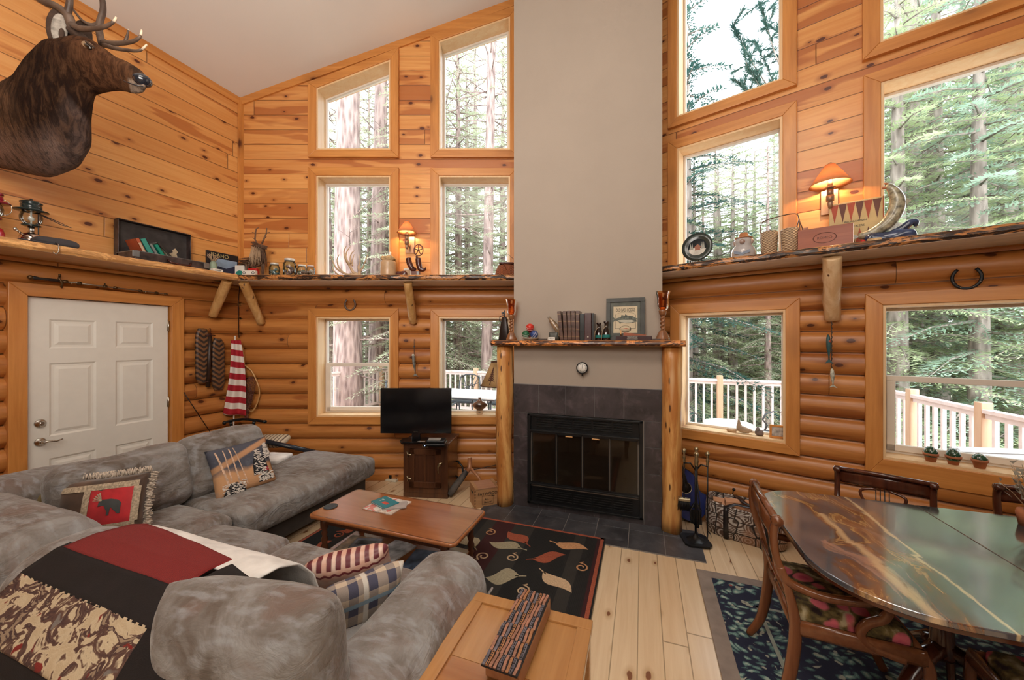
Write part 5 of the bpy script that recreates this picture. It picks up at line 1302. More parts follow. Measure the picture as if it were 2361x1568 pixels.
mb = MB(); mb.lathe([(.0,.0),(.045,.0),(.045,.002),(.0,.002)], 24, Mg @ Matrix.Translation((0,.30,.0525))); mb.build('sound_hole', M_BLACK, gt)
mb = MB(); mb.lathe([(.052,.0),(.046,.0),(.046,.0022),(.052,.0022)], 24, Mg @ Matrix.Translation((0,.30,.0528)), cap=False); mb.build('rosette', M_PEWT, gt)
mb = MB(); mb.box(-.026,.026,-.066,-.05,.34,.86); mb.build('fretboard', M_BLACK, gt, bevel=.002); mb = MB(); mb.box(-.022,.022,-.05,-.03,.46,.86); mb.build('neck', M_GB, gt)
mb = MB()
for k in range(6): mb.tube([(-.018+k*.007,-.068,.14),(-.018+k*.007,-.068,.86)], .0006, 3)
tag(mb.build('strings', M_NICKEL, gt), kind='stuff')
mb = MB(); mb.cbox(0,-.056,.13,.10,.008,.018); mb.build('bridge', M_GB, gt); mb = MB(); mb.add([(-.03,-.05,.86),(.03,-.05,.86),(.036,-.03,1.0),(-.036,-.03,1.0),(-.03,-.035,.86),(.03,-.035,.86),(.036,-.015,1.0),(-.036,-.015,1.0)], [(0,1,2,3),(7,6,5,4),(0,4,5,1),(1,5,6,2),(2,6,7,3),(3,7,4,0)]); mb.build('headstock', M_GB, gt)
# firewood basket
t = NT('medallion_fabric'); o_ = t.obj(); s_ = t.sep(o_)
dg = t.vor(t.map(o_, rot=(0,0,0), sc=(7,7,9)), 1, 0); ed = t.n('TexVoronoi', {'Vector': t.map(o_, sc=(7,7,9)), 'Scale': 1.0, 'Randomness': .35}, out=0, feature='DISTANCE_TO_EDGE')
pt_ = t.math('SINE', t.math('MULTIPLY', dg, 55.0)); n = t.noise(o_, 38, 3)
c = t.mix(t.mr(t.math('ADD', t.math('MULTIPLY', pt_, .35), n), .35, .75), (.10,.06,.045), (.55,.50,.46)); c = t.mix(t.mr(t.noise(o_, 4, 2), .5, .6, 0, .6), c, (.42,.22,.13)); c = t.mix(t.mr(ed, .02, .05, 1, 0), c, (.02,.015,.015))
M_MED = t.done(t.bsdf(c, .75))
M_STRAP = plain('black_leather_strap', (.015,.013,.015), .35)
bk = thing('firewood_basket', 'patterned fabric log carrier with black straps full of split firewood', 'basket', (1.375,.10,.0), -.34)
mb = MB(); n = 40; rings = []
for z, a, b in ((0,.27,.15),(.02,.29,.165),(.12,.305,.175),(.22,.30,.172),(.27,.295,.168)):
    rings.append([(math.copysign(abs(math.cos(2*PI*k/n))**.55, math.cos(2*PI*k/n))*a, math.copysign(abs(math.sin(2*PI*k/n))**.55, math.sin(2*PI*k/n))*b, z+(.012*math.sin(4*PI*k/n+1) if z > .2 else 0)) for k in range(n)])
inn = [[(x*.94, y*.90, z) for x, y, z in r_] for r_ in rings[::-1]]
mb.loft(rings+inn, cap=True); mb.build('fabric_wall', M_MED, bk)
mb = MB(); mb.tube([(x*.97,y*.95,z+.004) for x,y,z in rings[-1]]+[(rings[-1][0][0]*.97,rings[-1][0][1]*.95,rings[-1][0][2]+.004)], .012, 6); mb.build('rim', M_MED, bk)
for xs_ in (-.12,.14):
    mb = MB(); mb.tube([(xs_,-.178,.01),(xs_,-.19,.12),(xs_,-.186,.24),(xs_,-.172,.285),(xs_+.0,-.150,.25)], .022, 6, flat=.14, up=(0,1,0)); mb.build('strap', M_STRAP, bk)
mb = MB(); mb.tube([(-.12,-.17,.275),(-.06,-.10,.29),(.05,-.08,.285),(.14,-.17,.275)], .024, 6, flat=.15, up=(0,0,1)); mb.tube([(-.10,.17,.27),(-.05,.06,.29),(.0,-.03,.292),(.06,-.06,.294)], .024, 6, flat=.15, up=(0,0,1)); mb.build('carry_handle', M_STRAP, bk)
M_FW = wood('split_firewood', (.62,.34,.19), (.48,.22,.11), 0, 1.3, .8)
r = random.Random(8); Rb = Matrix.Translation(bk.location) @ Matrix.Rotation(-.34, 4, 'Z')
labs = ['longest split log across the front of the fabric log carrier','split log lying behind the front one in the log carrier','short split log at the left end of the log carrier','split log at the back right of the log carrier','top split log resting across the others in the log carrier']
for k, (x, y, z, L_, a) in enumerate(((.0,-.075,.205,.44,.03),(.03,.0,.20,.42,-.05),(-.16,.065,.215,.20,.25),(.10,.08,.21,.32,-.04),(-.03,.03,.245,.26,.35))):
    mb = MB(); pr = [(-.035,-.03),(.04,-.025),(.03,.03),(-.01,.035)]
    rg_ = [[(xx, p_[0]*(1+.1*r.random()), p_[1]*(1+.1*r.random())) for p_ in pr] for xx in (-L_/2, 0, L_/2)]
    mb.loft(rg_, smooth=False); o = mb.build('firewood_log', M_FW, bevel=.003); o.matrix_world = Rb @ MX((x, y, z), rx=.4*k, rz=a); tag(o, labs[k], 'firewood')
# brown leather box behind
mb = MB(); mb.soft(.34,.30,.34,.05,10,(.01,.01,.01),.004); o = mb.build('leather_pouf', plain('tan_leather', (.30,.12,.04), .45, var=.4, nscale=6), loc=(1.93,-.05,.18), rot=(0,0,-.34)); tag(o, 'tan leather cube stool standing under the far side of the dining table', 'stool')
# fire-starter hook
mb = MB(); h0 = wb(1688, 1145, .12); mb.tube([h0, h0+Vector((.01,-.01,.06))], .004, 6); mb.sphere(h0+Vector((.012,-.012,.07)), .014, 10, 8); o = mb.build('knobbed_stick', M_BLACK); tag(o, 'thin black knobbed rod sticking up behind the firewood carrier', 'rod')
# ================================================================ dining table and chairs
def tablemat():
    t = NT('marbled_table_top'); o = t.obj()
    w_ = t.noise(t.map(o, sc=(1.2,1,1)), 1.8, 3, out=1); v = t.n('VectorMath', {0: t.map(o, sc=(4.2,1.25,1)), 1: t.n('VectorMath', {0: w_, 1: (1.4,1.4,0)}, operation='MULTIPLY')}, operation='ADD')
    n = t.noise(v, 1.1, 7, .66, .4); s = t.sep(o)
    n2 = t.noise(t.map(v, loc=(4,7,1)), 1.3, 5, .6, .8)
    c = t.ramp(n, [(.34,(.065,.075,.092)),(.48,(.085,.092,.108)),(.51,(.09,.045,.03)),(.535,(.20,.075,.03)),(.565,(.42,.25,.10)),(.59,(.10,.05,.035)),(.64,(.085,.092,.108))])
    c = t.mix(t.mr(t.math('ADD', s[0], t.math('MULTIPLY', t.noise(o, 3, 2), .3)), .18, .34), c, (.080,.088,.102))
    c = t.mix(t.math('MULTIPLY', t.mr(n2, .60, .66, 0, .8), t.mr(s[0], -.02, .12, 1, 0)), c, (.40,.22,.16)); 
    ln = t.math('ABSOLUTE', t.math('SUBTRACT', t.math('ADD', s[0], t.math('MULTIPLY', n2, .16)), .16))
    c = t.mix(t.mr(ln, .004, .013, .9, 0), c, (.62,.48,.28))
    ln2 = t.math('ABSOLUTE', t.math('SUBTRACT', t.math('ADD', s[0], t.math('MULTIPLY', n, .22)), -.02)); c = t.mix(t.math('MULTIPLY', t.mr(ln2, .006, .03, .9, 0), t.math('LESS_THAN', s[1], .25)), c, (.60,.42,.24))
    c = t.mix(t.math('MULTIPLY', t.math('GREATER_THAN', s[0], .35), .93), c, (.055,.06,.062))
    return t.done(t.bsdf(c, .16, 0, t.bump(t.noise(o, 3, 3), .05, .004), **{'Coat Weight': 1.0, 'Coat Roughness': .09, 'Coat IOR': 2.1}))
M_TT = tablemat(); M_MAHO = wood('dark_mahogany', (.11,.028,.012), (.045,.012,.006), 2, 1, .22, .5); M_MAHOX = wood('dark_mahogany_rail', (.11,.028,.012), (.045,.012,.006), 0, 1, .22, .5)
M_MAHOB = wood('brown_mahogany', (.24,.085,.032), (.14,.045,.016), 2, 1, .25, .45); M_MAHOBY = wood('brown_mahogany_rail', (.24,.085,.032), (.14,.045,.016), 1, 1, .25, .45)
dt = thing('dining_table', 'long dark dining table with glossy marbled black and gold top', 'table', (1.60,-1.375,.0))
def top_poly(x0, x1, y0, y1, rl, rr, n=14):
    pts = []
    for cx, cy, a0, r_ in ((x1-rr,y1-rr,0,rr),(x0+rl[0],y1-rl[1],PI/2,None),(x0+rl[2],y0+rl[3],PI,None),(x1-rr,y0+rr,1.5*PI,rr)):
        rx_, ry_ = (r_, r_) if r_ else ((rl[0], rl[1]) if a0 == PI/2 else (rl[2], rl[3]))
        for k in range(n+1): a = a0+PI/2*k/n; pts.append((cx+rx_*math.cos(a), cy+ry_*math.sin(a)))
    return pts
P_ = top_poly(-.39, .40, -.55, .555, (.22,.22,.34,.32), .004); mb = MB(); mb.prism(P_, .727, .75); mb.build('table_top', M_TT, dt, bevel=.007, seg=3)
P_ = top_poly(.402, 1.35, -.55, .555, (.004,.004,.004,.004), .22); mb = MB(); mb.prism(P_, .727, .75); mb.build('table_leaf', M_TT, dt, bevel=.003)
P_ = top_poly(-.385, 1.345, -.545, .55, (.22,.22,.34,.32), .21); mb = MB(); mb.prism(P_, .712, .727); mb.build('underside', M_MAHOX, dt)
mb = MB(); mb.box(-.15,1.1,-.02,.02,.62,.71); mb.box(.1,.14,-.35,.35,.64,.71); mb.build('rail', M_MAHOX, dt)
for cx in (.20, .95):
    mb = MB(); mb.lathe([(.045,.28),(.055,.30),(.04,.34),(.035,.45),(.05,.56),(.06,.60),(.05,.63),(.07,.65),(.07,.66)], 18, Matrix.Translation((cx,.0,0))); mb.build('pedestal', M_MAHO, dt)
    for k in range(3 if cx < .5 else 3):
        a = [PI*.5, PI*1.17, PI*1.83][k]; d = Vector((math.cos(a), math.sin(a), 0))
        pts = [Vector((cx,0,.32)), Vector((cx,0,.30))+d*.08, Vector((cx,0,.22))+d*.18, Vector((cx,0,.10))+d*.28, Vector((cx,0,.045))+d*.38, Vector((cx,0,.03))+d*.42]
        mb = MB(); mb.tube(pts, [.04,.034,.03,.027,.024,.022], 8); mb.build('leg', M_MAHO, dt)
# chairs
t = NT('rose_needlepoint'); o_ = t.obj(); w_ = t.noise(o_, 8, 2, out=1); v = t.n('VectorMath', {0: o_, 1: t.n('VectorMath', {0: w_, 1: (.07,.07,0)}, operation='MULTIPLY')}, operation='ADD')
d1 = t.vor(t.map(v, sc=(1,1,0)), 9.5, 0); cc = t.sep(t.vor(t.map(v, sc=(1,1,0)), 9.5, 1)); rad_ = t.noise(v, 40, 3)
bg_ = t.ramp(t.noise(v, 18, 3), [(.38,(.02,.008,.008)),(.48,(.10,.07,.02)),(.56,(.20,.14,.05)),(.66,(.42,.34,.20))])
ro = t.ramp(t.math('ADD', t.math('MULTIPLY', d1, 1.4), t.math('MULTIPLY', rad_, .3)), [(.22,(.14,.008,.03)),(.40,(.46,.02,.08)),(.60,(.58,.12,.15))])
c = t.mix(t.math('MULTIPLY', t.mr(d1, .40, .46, 1, 0), t.math('GREATER_THAN', cc[0], .25)), bg_, ro)
M_NEED = t.done(t.bsdf(c, .95, 0, t.bump(t.noise(o_, 300, 1), .5, .002)))
def blade(pts, w, th, up):
    """flat curved member: width w along 'up', thickness th in the plane of the curve"""
    mb = MB(); mb.tube(pts, [w/2]*len(pts) if not isinstance(w, (list, tuple)) else [x/2 for x in w], 10, flat=None, up=up)
    # squash towards a rounded-rectangular section
    return mb
def rect_sweep(pts, ws, ts, side):
    """rectangular section swept along pts; ws across 'side', ts in plane"""
    side = Vector(side).normalized(); pts = [Vector(p) for p in pts]; m = len(pts); rings = []
    if not isinstance(ws, (list, tuple)): ws = [ws]*m
    if not isinstance(ts, (list, tuple)): ts = [ts]*m
    for i in range(m):
        T_ = (pts[min(m-1, i+1)]-pts[max(0, i-1)]).normalized(); u = side; v_ = T_.cross(u).normalized()
        ring = []
        for sx, sy in ((1,.55),(.55,1),(-.55,1),(-1,.55),(-1,-.55),(-.55,-1),(.55,-1),(1,-.55)): ring.append(pts[i]+u*(ws[i]/2*sx)+v_*(ts[i]/2*sy))
        rings.append(ring)
    return MB().loft(rings)
def smoothp(P, n=5):
    P = [Vector(p) for p in P]; out = []
    for i in range(len(P)-1):
        p0 = P[max(0, i-1)]; p1 = P[i]; p2 = P[i+1]; p3 = P[min(len(P)-1, i+2)]
        for k in range(n):
            t_ = k/n; out.append(.5*((2*p1)+(-p0+p2)*t_+(2*p0-5*p1+4*p2-p3)*t_*t_+(-p0+3*p1-3*p2+p3)*t_**3))
    out.append(P[-1]); return out
def dining_chair(lab, loc, rz, arms, M1, M2, W=.46):
    """faces +x; origin on the floor under the seat centre"""
    t = thing('dining_chair', lab, 'chair', loc, rz); hw = W/2
    for sy in (-1, 1):
        y = sy*hw
        back = smoothp([(-.30,y,.0),(-.245,y,.10),(-.215,y,.25),(-.205,y,.42),(-.235,y,.58),(-.275,y,.70),(-.285,y,.80),(-.275,y,.86)])
        rect_sweep(back, .030, [.030+.018*math.sin(PI*min(1, i/20)) for i in range(len(back))], (0,1,0)).build('back_post', M1, t)
        mb = MB(); mb.lathe([(0,-.017),(.020,-.017),(.024,-.012),(.024,.012),(.020,.017),(.012,.017),(.010,.021),(0,.021)], 18, Matrix.Translation((-.272,y,.862)) @ Matrix.Rotation(-PI/2*sy, 4, 'X')); mb.build('scroll', M1, t)
        fr = smoothp([(.205,y*.98,.43),(.235,y*.98,.36),(.235,y*.98,.22),(.245,y*.98,.10),(.285,y*.98,0)])
        rect_sweep(fr, .030, .036, (0,1,0)).build('leg', M1, t)
        rect_sweep([(-.21,y,.405),(.0,y,.405),(.225,y,.405)], .026, .065, (0,1,0)).build('side_rail', M2, t)
        if arms:
            ar = smoothp([(-.262,y,.66),(-.23,y*1.02,.60),(-.12,y*1.08,.575),(.0,y*1.10,.585),(.07,y*1.08,.60),(.105,y*1.05,.575),(.09,y*1.03,.53),(.04,y*1.01,.49),(.02,y,.44),(.06,y,.40),(.16,y,.38)])
            rect_sweep(ar, .030, .034, (0,1,0)).build('armrest', M1, t)
    rect_sweep([(.215,-hw,.405),(.215,hw,.405)], .065, .026, (0,0,1)).build('front_rail', M2, t)
    rect_sweep([(-.205,-hw,.405),(-.205,hw,.405)], .065, .026, (0,0,1)).build('rear_rail', M2, t)
    mb = MB(); mb.tube([(-.275,-hw-.01,.868),(-.279,0,.872),(-.275,hw+.01,.868)], .015, 10); mb.build('top_rail', M2, t)
    rect_sweep([(-.283,-hw,.815),(-.290,0,.815),(-.283,hw,.815)], .085, .016, (0,0,1)).build('crest_panel', M2, t)
    # lyre-like splat
    for sy in (-1, 1):
        ly = smoothp([(-.275,sy*.03,.77),(-.272,sy*.10,.745),(-.262,sy*.085,.68),(-.245,sy*.03,.62),(-.238,sy*.035,.57),(-.235,sy*.075,.53),(-.232,sy*.04,.49)], 4)
        rect_sweep(ly, .014, .016, (1,0,.2)).build('lyre_scroll', M1, t)
    mb = MB()
    for k in range(4): mb.tube([(-.275,-.03+k*.02,.775),(-.24,-.03+k*.02,.55)], .0028, 5)
    mb.build('lyre_strings', M_BLACK, t)
    rect_sweep([(-.238,-hw,.55),(-.240,0,.545),(-.238,hw,.55)], .030, .014, (0,0,1)).build('cross_rail', M2, t)
    mb = MB(); mb.soft(.41, W-.035, .075, .03, 12, (0,0,.022), .002); mb.build('seat', M_NEED, t, loc=(.0,0,.435))
    return t
dining_chair('mahogany armchair with rose needlepoint seat at the left end of the dining table', (1.395,-1.385,.0125), -.06, True, M_MAHOB, M_MAHOBY, .47)
CB_ = dining_chair('dark mahogany lyre-back chair between the dining table and the log wall', (1.865,-.835+.0,.0125), -PI/2-.40, False, M_MAHO, M_MAHO, .43)
CB_.scale = (1,1,.94)
CB_ = dining_chair('dark mahogany chair cut off by the right edge of the photo', (2.70,-.86,.0125), -PI/2-.10, False, M_MAHO, M_MAHO, .43)
CB_.scale = (1,1,.94)
CB_ = dining_chair('mahogany chair tucked under the near side of the dining table', (1.98,-1.80,.0125), PI/2-.1, False, M_MAHOB, M_MAHOBY, .44)
# ================================================================ shelves and what stands on them
ZS = 2.398
def mpp(p): return (-(p.x-CAM[0])*S+(p.y-CAM[1])*Cc)/850
RZ = {'A': .3403, 'B': -.3403, 'L': PI/2}
def spot(side, px_, off, z=ZS, py_=600):
    p = {'A': wa, 'B': wb, 'L': lw}[side](px_, py_, off); k = mpp(p); p.z = z; return p, k
def on(side, name, lab, cat, px_, off=.25, z=ZS, grp=None, rz=0):
    p, k = spot(side, px_, off, z); t = thing(name, lab, cat, p, RZ[side]+rz, grp); return t, k
o = slab(3.49, .45, .063, 11, 70, .030).build('shelf', M_SLAB, bevel=.003, loc=FA.p(3.505, .455, 2.335)); o.rotation_euler = (0,0,RZ['A']); tag(o, 'live-edge slab shelf running under the upper windows left of the chimney', 'shelf')
o = slab(3.49, .45, .063, 12, 70, .030).build('shelf', M_SLAB, bevel=.003, loc=FB.p(.015, .455, 2.335)); o.rotation_euler = (0,0,RZ['B']); tag(o, 'live-edge slab shelf with dark bark edge right of the chimney', 'shelf')
o = slab(5.18, .44, .063, 13, 90, .030).build('shelf', M_SLABL, bevel=.003, loc=(-3.58, -5.99, 2.335)); o.rotation_euler = (0,0,PI/2); tag(o, 'live-edge slab shelf over the white door on the left wall', 'shelf')
def bracket(lab, p0, p1, r=.05, sd=1, mat=M_POLEP):
    tag(log_mesh(p0, p1, r, r*.9, sd, 14, 10, .006).build('shelf_brace', mat, bevel=.006), lab, 'brace', None)
M_POLEX = peeled('slanted_peeled_log', 2, (.66,.38,.15), (.50,.26,.08))
b1 = lw(524, 650, .36); b1.z = 2.325; bracket('peeled log brace under the left wall shelf, leaning left in the corner', b1, lw(490, 728, .06), .048, 2, M_POLEX)
b1 = wa(562, 650, .38); b1.z = 2.325; bracket('peeled log brace in the corner under the shelf, leaning down to the right', b1, wa(603, 745, .06), .050, 3, M_POLEX)
b1 = wa(940, 650, .36); b1.z = 2.325; bracket('peeled log brace under the shelf, between the two windows left of the chimney', b1, wa(953, 745, .06), .048, 4, M_POLEX)
b1 = wb(1919, 600, .36); b1.z = 2.325; bracket('pale peeled half-log brace under the right-hand shelf', b1, wb(1918, 735, .05), .060, 5)
# ---- small shared materials
M_GLASSC = glassmat('clear_jar_glass', (.90,.95,.95), .09); M_GLASSB = glassmat('blue_jar_glass', (.78,.90,.92), .09)
M_ZINC = plain('pale_lid', (.70,.68,.64), .4, .3); M_TWIG = wood('vine_twigs', (.22,.12,.07), (.09,.045,.028), 2, 2, .8); M_TWIGL = wood('pale_twigs', (.48,.34,.22), (.30,.19,.11), 2, 2, .8)
M_ANTL = plain('shed_antler', (.50,.36,.23), .55, var=.35, nscale=9); M_CLAY = plain('stoneware', (.50,.33,.19), .4, var=.15, coat=.3)
M_LTH = plain('oxblood_leather', (.07,.015,.010), .25, var=.4, coat=.3); M_WHITE = plain('white_card', (.78,.74,.68), .6, var=.05); M_RED = plain('red_card', (.55,.02,.015), .5); M_TEAL = plain('teal_card', (.03,.25,.20), .5)
# ---- left wall shelf
def lantern(name, lab, px_, s, body, cap, handle=True):
    t, k = on('L', name, lab, 'lantern', px_, .22)
    mb = MB(); mb.lathe([(.075*s,0),(.078*s,.01*s),(.078*s,.055*s),(.068*s,.085*s),(.03*s,.10*s),(.018*s,.105*s)], 28); mb.build('fuel_tank', body, t)
    mb = MB(); mb.cyl((0,0,.10*s),(0,0,.15*s),.022*s); mb.cyl((-.06*s,0,.085*s),(-.10*s,-.01*s,.11*s),.008*s); mb.sphere((-.10*s,-.01*s,.11*s),.014*s,8,6); mb.build('burner', M_NICKEL, t)
    mb = MB(); mb.lathe([(.05*s,.15*s),(.062*s,.155*s),(.062*s,.162*s),(.05*s,.165*s)], 24); mb.build('collar', cap, t)
    mb = MB(); mb.lathe([(.045*s,.165*s),(.070*s,.19*s),(.074*s,.22*s),(.066*s,.25*s),(.055*s,.262*s)], 24, cap=False); mb.build('globe', M_GLASSC, t)
    mb = MB(); mb.cyl((0,0,.16*s),(0,0,.26*s),.006*s); mb.lathe([(0,.19*s),(.02*s,.20*s),(.022*s,.215*s),(.0,.235*s)], 10); mb.build('mantle', M_WHITE, t)
    mb = MB(); mb.lathe([(.058*s,.262*s),(.112*s,.268*s),(.112*s,.272*s),(.062*s,.285*s),(.068*s,.29*s),(.068*s,.315*s),(.058*s,.32*s),(.072*s,.326*s),(.072*s,.335*s),(.03*s,.35*s),(.012*s,.352*s),(.010*s,.362*s),(0,.366*s)], 28); mb.build('vented_hood', cap, t)
    if handle: mb = MB(); mb.tube([(.10*s*math.cos(a), 0, .30*s+.10*s*math.sin(a)) if 0 else (.062*s+.05*s*math.sin(a), -.02*s, .30*s-.11*s*(1-math.cos(a))*.5) for a in [PI*i/8 for i in range(9)]], .003*s, 5); mb.build('bail_handle', M_NICKEL, t)
    t.scale = (.80, .80, 1); return t
lantern('camp_lantern', 'green-capped camp lantern with chrome base on the left wall shelf', 72, .98, plain('chrome_tank', (.62,.48,.40), .15, 1, var=.05), plain('dark_green_enamel', (.018,.035,.035), .2, coat=.5), False)
lantern('camp_lantern', 'red camp lantern cut off at the left edge of the shelf', -22, 1.0, plain('red_enamel', (.45,.015,.03), .2, coat=.5), plain('red_enamel_hood', (.30,.015,.04), .2, coat=.5))
t, k = on('L', 'fishing_gaff', 'long thin iron tongs sticking out beside the green lantern', 'tongs', 100, .22)
mb = MB(); a0 = lw(98, 497, .25); a1 = lw(122, 507, .30); a2 = lw(165, 526, .34); mb.tube([a0-t.location, a1-t.location, a2-t.location], [.004,.003,.0015], 5); mb.tube([a0-t.location+Vector((0,0,-.006)), (a1+a2)/2-t.location+Vector((0,0,-.012)), a2-t.location], [.003,.003,.0015], 5)
mb.v = [Matrix.Rotation(-PI/2, 4, 'Z') @ v for v in mb.v]; mb.build('prongs', M_IRON, t)
mb = MB(); q_ = a0-t.location; q_ = Matrix.Rotation(-PI/2, 4, 'Z') @ q_; mb.tube([(q_.x-.02,q_.y,0),(q_.x-.02,q_.y,q_.z),(q_.x,q_.y,q_.z)], [.004,.004,.004], 6); mb.build('stand', M_IRON, t)
t, k = on('L', 'flat_cap', 'grey flat cap with a clip hanging over the shelf edge below the green lantern', 'cap', 128, .36)
mb = MB(); mb.soft(.22,.12,.045,.02,10,(0,0,.02),.006,9); mb.build('crown', plain('grey_tweed', (.06,.055,.06), .95), t, loc=(0,0,.026)); mb = MB(); mb.soft(.18,.07,.010,.004,8,amp=.002); mb.build('brim', plain('grey_tweed_brim', (.05,.045,.05), .95), t, loc=(-.10,-.04,.008)); mb = MB(); mb.soft(.20,.05,.010,.004,8,amp=.002); mb.build('strap', bpy.data.materials['grey_tweed_brim'], t, loc=(.17,.0,.007), rot=(0,0,.1))
mb = MB(); mb.tube([(-.03,-.085,.015),(-.03,-.125,.0),(-.028,-.125,-.05),(-.04,-.12,-.075),(-.055,-.12,-.06)], .004, 5); mb.build('clip', M_NICKEL, t)
# suitcase with books
L0 = lw(309, 600, .33); L1 = lw(476, 612, .33)
yc = (L0.y+L1.y)/2; wS = abs(L1.y-L0.y)
M_SUIT = plain('worn_brown_suitcase', (.055,.035,.032), .45, var=.9, nscale=14); M_LIN = plain('dark_suitcase_lining', (.050,.042,.040), .8, var=.4); M_TRIMM = plain('metal_trim', (.30,.33,.35), .3, .9)
su = thing('suitcase', 'open vintage brown suitcase holding books on the left wall shelf', 'suitcase', (-3.84, yc, ZS), PI/2)
hw = wS/2; mb = MB(); D_ = .30
mb.box(-hw,hw,-.15,.13,0,.006); mb.box(-hw,hw,-.15,-.142,0,.085); mb.box(-hw,hw,.122,.13,0,.085); mb.box(-hw,-hw+.008,-.142,.122,0,.085); mb.box(hw-.008,hw,-.142,.122,0,.085); mb.build('bottom_shell', M_SUIT, su, bevel=.006)
mb = MB(); mb.box(-hw-.001,hw+.001,-.1515,-.146,.083,.088); mb.box(-hw-.001,-hw+.004,-.15,.13,.083,.088); mb.box(hw-.004,hw+.001,-.15,.13,.083,.088); mb.build('metal_edge', M_TRIMM, su)
hl = lw(250, 500, .08); hr_ = lw(428, 530, .08); zt_ = lw(250, 487, .12).z-ZS; 
mb = MB(); la, lb = hl.y-yc, hr_.y-yc; ht = .40; mb.box(-hw,hw,.168,.174,.02,ht); mb.box(-hw,hw,.10,.174,ht-.008,ht); mb.box(-hw,-hw+.008,.10,.17,.03,ht); mb.box(hw-.008,hw,.10,.17,.03,ht)
ld = mb.build('lid', M_SUIT, su, bevel=.006); mb = MB(); mb.box(-hw+.01,hw-.01,.160,.168,.03,ht-.01); mb.build('lining', M_LIN, ld)
mb = MB(); mb.prism([(hw-.16,.13),(hw-.12,.12),(hw-.09,.15),(hw-.10,.18),(hw-.085,.20),(hw-.11,.235),(hw-.135,.21),(hw-.13,.19),(hw-.165,.17)], -.1595, -.1585, Matrix.Rotation(PI/2, 4, 'X')); mb.build('sticker', plain('cream_sticker', (.60,.48,.32), .7, var=.3), ld)
mb = MB(); mb.tube([(-.05,-.152,.05),(-.03,-.17,.028),(.04,-.172,.018),(.12,-.17,.025),(.14,-.152,.05)], .009, 7); mb.build('handle', M_LTH, su)
for xx in (-.28,.28): mb = MB(); mb.box(xx-.025,xx+.025,-.158,-.15,.03,.083); mb.build('latch', M_TRIMM, su, bevel=.002)
bx = -hw+.14
for i, (lab, w_, h_, tk_, c_, tilt) in enumerate((('orange book with cream cover panel at the left end of the open suitcase', .16,.22,.030,(.55,.12,.05),-.42), ('wide teal book second from left in the open suitcase',.15,.23,.040,(.05,.34,.28),-.46), ('grey-spined book beside the teal one in the open suitcase',.14,.20,.022,(.25,.28,.27),-.50), ('bright green book in the middle of the open suitcase',.14,.205,.030,(.01,.30,.20),-.52), ('khaki thin book right of the green one in the open suitcase',.14,.19,.020,(.30,.28,.20),-.55), ('dark hardback leaning steeply at the right of the books in the suitcase',.15,.27,.018,(.05,.045,.04),-.72))):
    t = thing('book', lab, 'book', (-3.87, yc+bx, ZS+.010), (0, tilt, PI/2), None)
    mb = MB(); mb.box(0,.002,-w_/2,w_/2,0,h_); mb.box(tk_-.002,tk_,-w_/2,w_/2,0,h_); mb.box(0,tk_,-w_/2,-w_/2+.002,0,h_); mb.build('cover', cov('book_cover_%d' % i, c_), t)
    mb = MB(); mb.box(.002,tk_-.002,-w_/2+.003,w_/2-.003,.003,h_-.003); mb.build('pages', M_PAPER, t); bx += tk_/math.cos(tilt)+.018
    if i == 0: mb = MB(); mb.cbox(.015,-w_/2-.0006,.12,.018,.001,.12); mb.build('cover_panel', plain('cream_panel', (.65,.5,.35), .6), t)
# landscape book / framed print, steer skull figure, matchbox
t, k = on('L', 'picture_book', 'large dark picture book lettered IDAHO with a lake photo', 'book', 513, .10)
mb = MB(); mb.box(-.165,.165,-.012,.012,0,.27); mb.build('cover', cov('black_cover', (.012,.012,.016)), t, bevel=.002)
mb = MB(); mb.box(-.10,.150,-.0135,-.0125,.03,.20); mb.build('photo', plain('lake_photo_sky', (.28,.38,.52), .4, var=.2), t)
mb = MB(); mb.prism([(-.10,.03),(.15,.03),(.15,.16),(.10,.13),(.03,.10),(-.05,.115),(-.10,.10)], .0137, .0145, Matrix.Rotation(PI/2, 4, 'X')); mb.build('photo_hills', plain('lake_photo_hills', (.03,.035,.07), .5), t)
mb = MB(); mb.prism([(.02,.03),(.15,.03),(.15,.075),(.08,.05)], .0147, .0152, Matrix.Rotation(PI/2, 4, 'X')); mb.build('photo_flowers', M_RED, t)
text('title', 'IDAHO', .058, plain('gold_ink', (.55,.45,.2), .4), t, (-.035,-.0135,.232))
t, k = on('L', 'figurine', 'small antler and driftwood figurine in front of the IDAHO book', 'figurine', 492, .30)
mb = MB(); mb.lathe([(.05,0),(.05,.01),(.035,.03),(.03,.10),(.02,.12),(0,.125)], 14); mb.build('base', plain('sage_clay', (.30,.38,.28), .6), t)
mb = MB()
for i in range(7): a = i*.9; mb.tube([(0,0,.11),(.03*math.cos(a),.02*math.sin(a),.15),(.055*math.cos(a),.02*math.sin(a),.17+.01*(i%3)),(.04*math.cos(a+.5),.02,.20)], [.008,.007,.005,.002], 6)
mb.build('curled_antlers', M_TWIGL, t)
t, k = on('L', 'card_box', 'small cream box with grey lettering lying before the figurine', 'box', 500, .38); mb = MB(); mb.box(-.05,.05,-.02,.02,0,.032); mb.build('box', M_WHITE, t, bevel=.002); text('lettering','CAMP',.022,M_BLACK,t,(0,-.0205,.016))
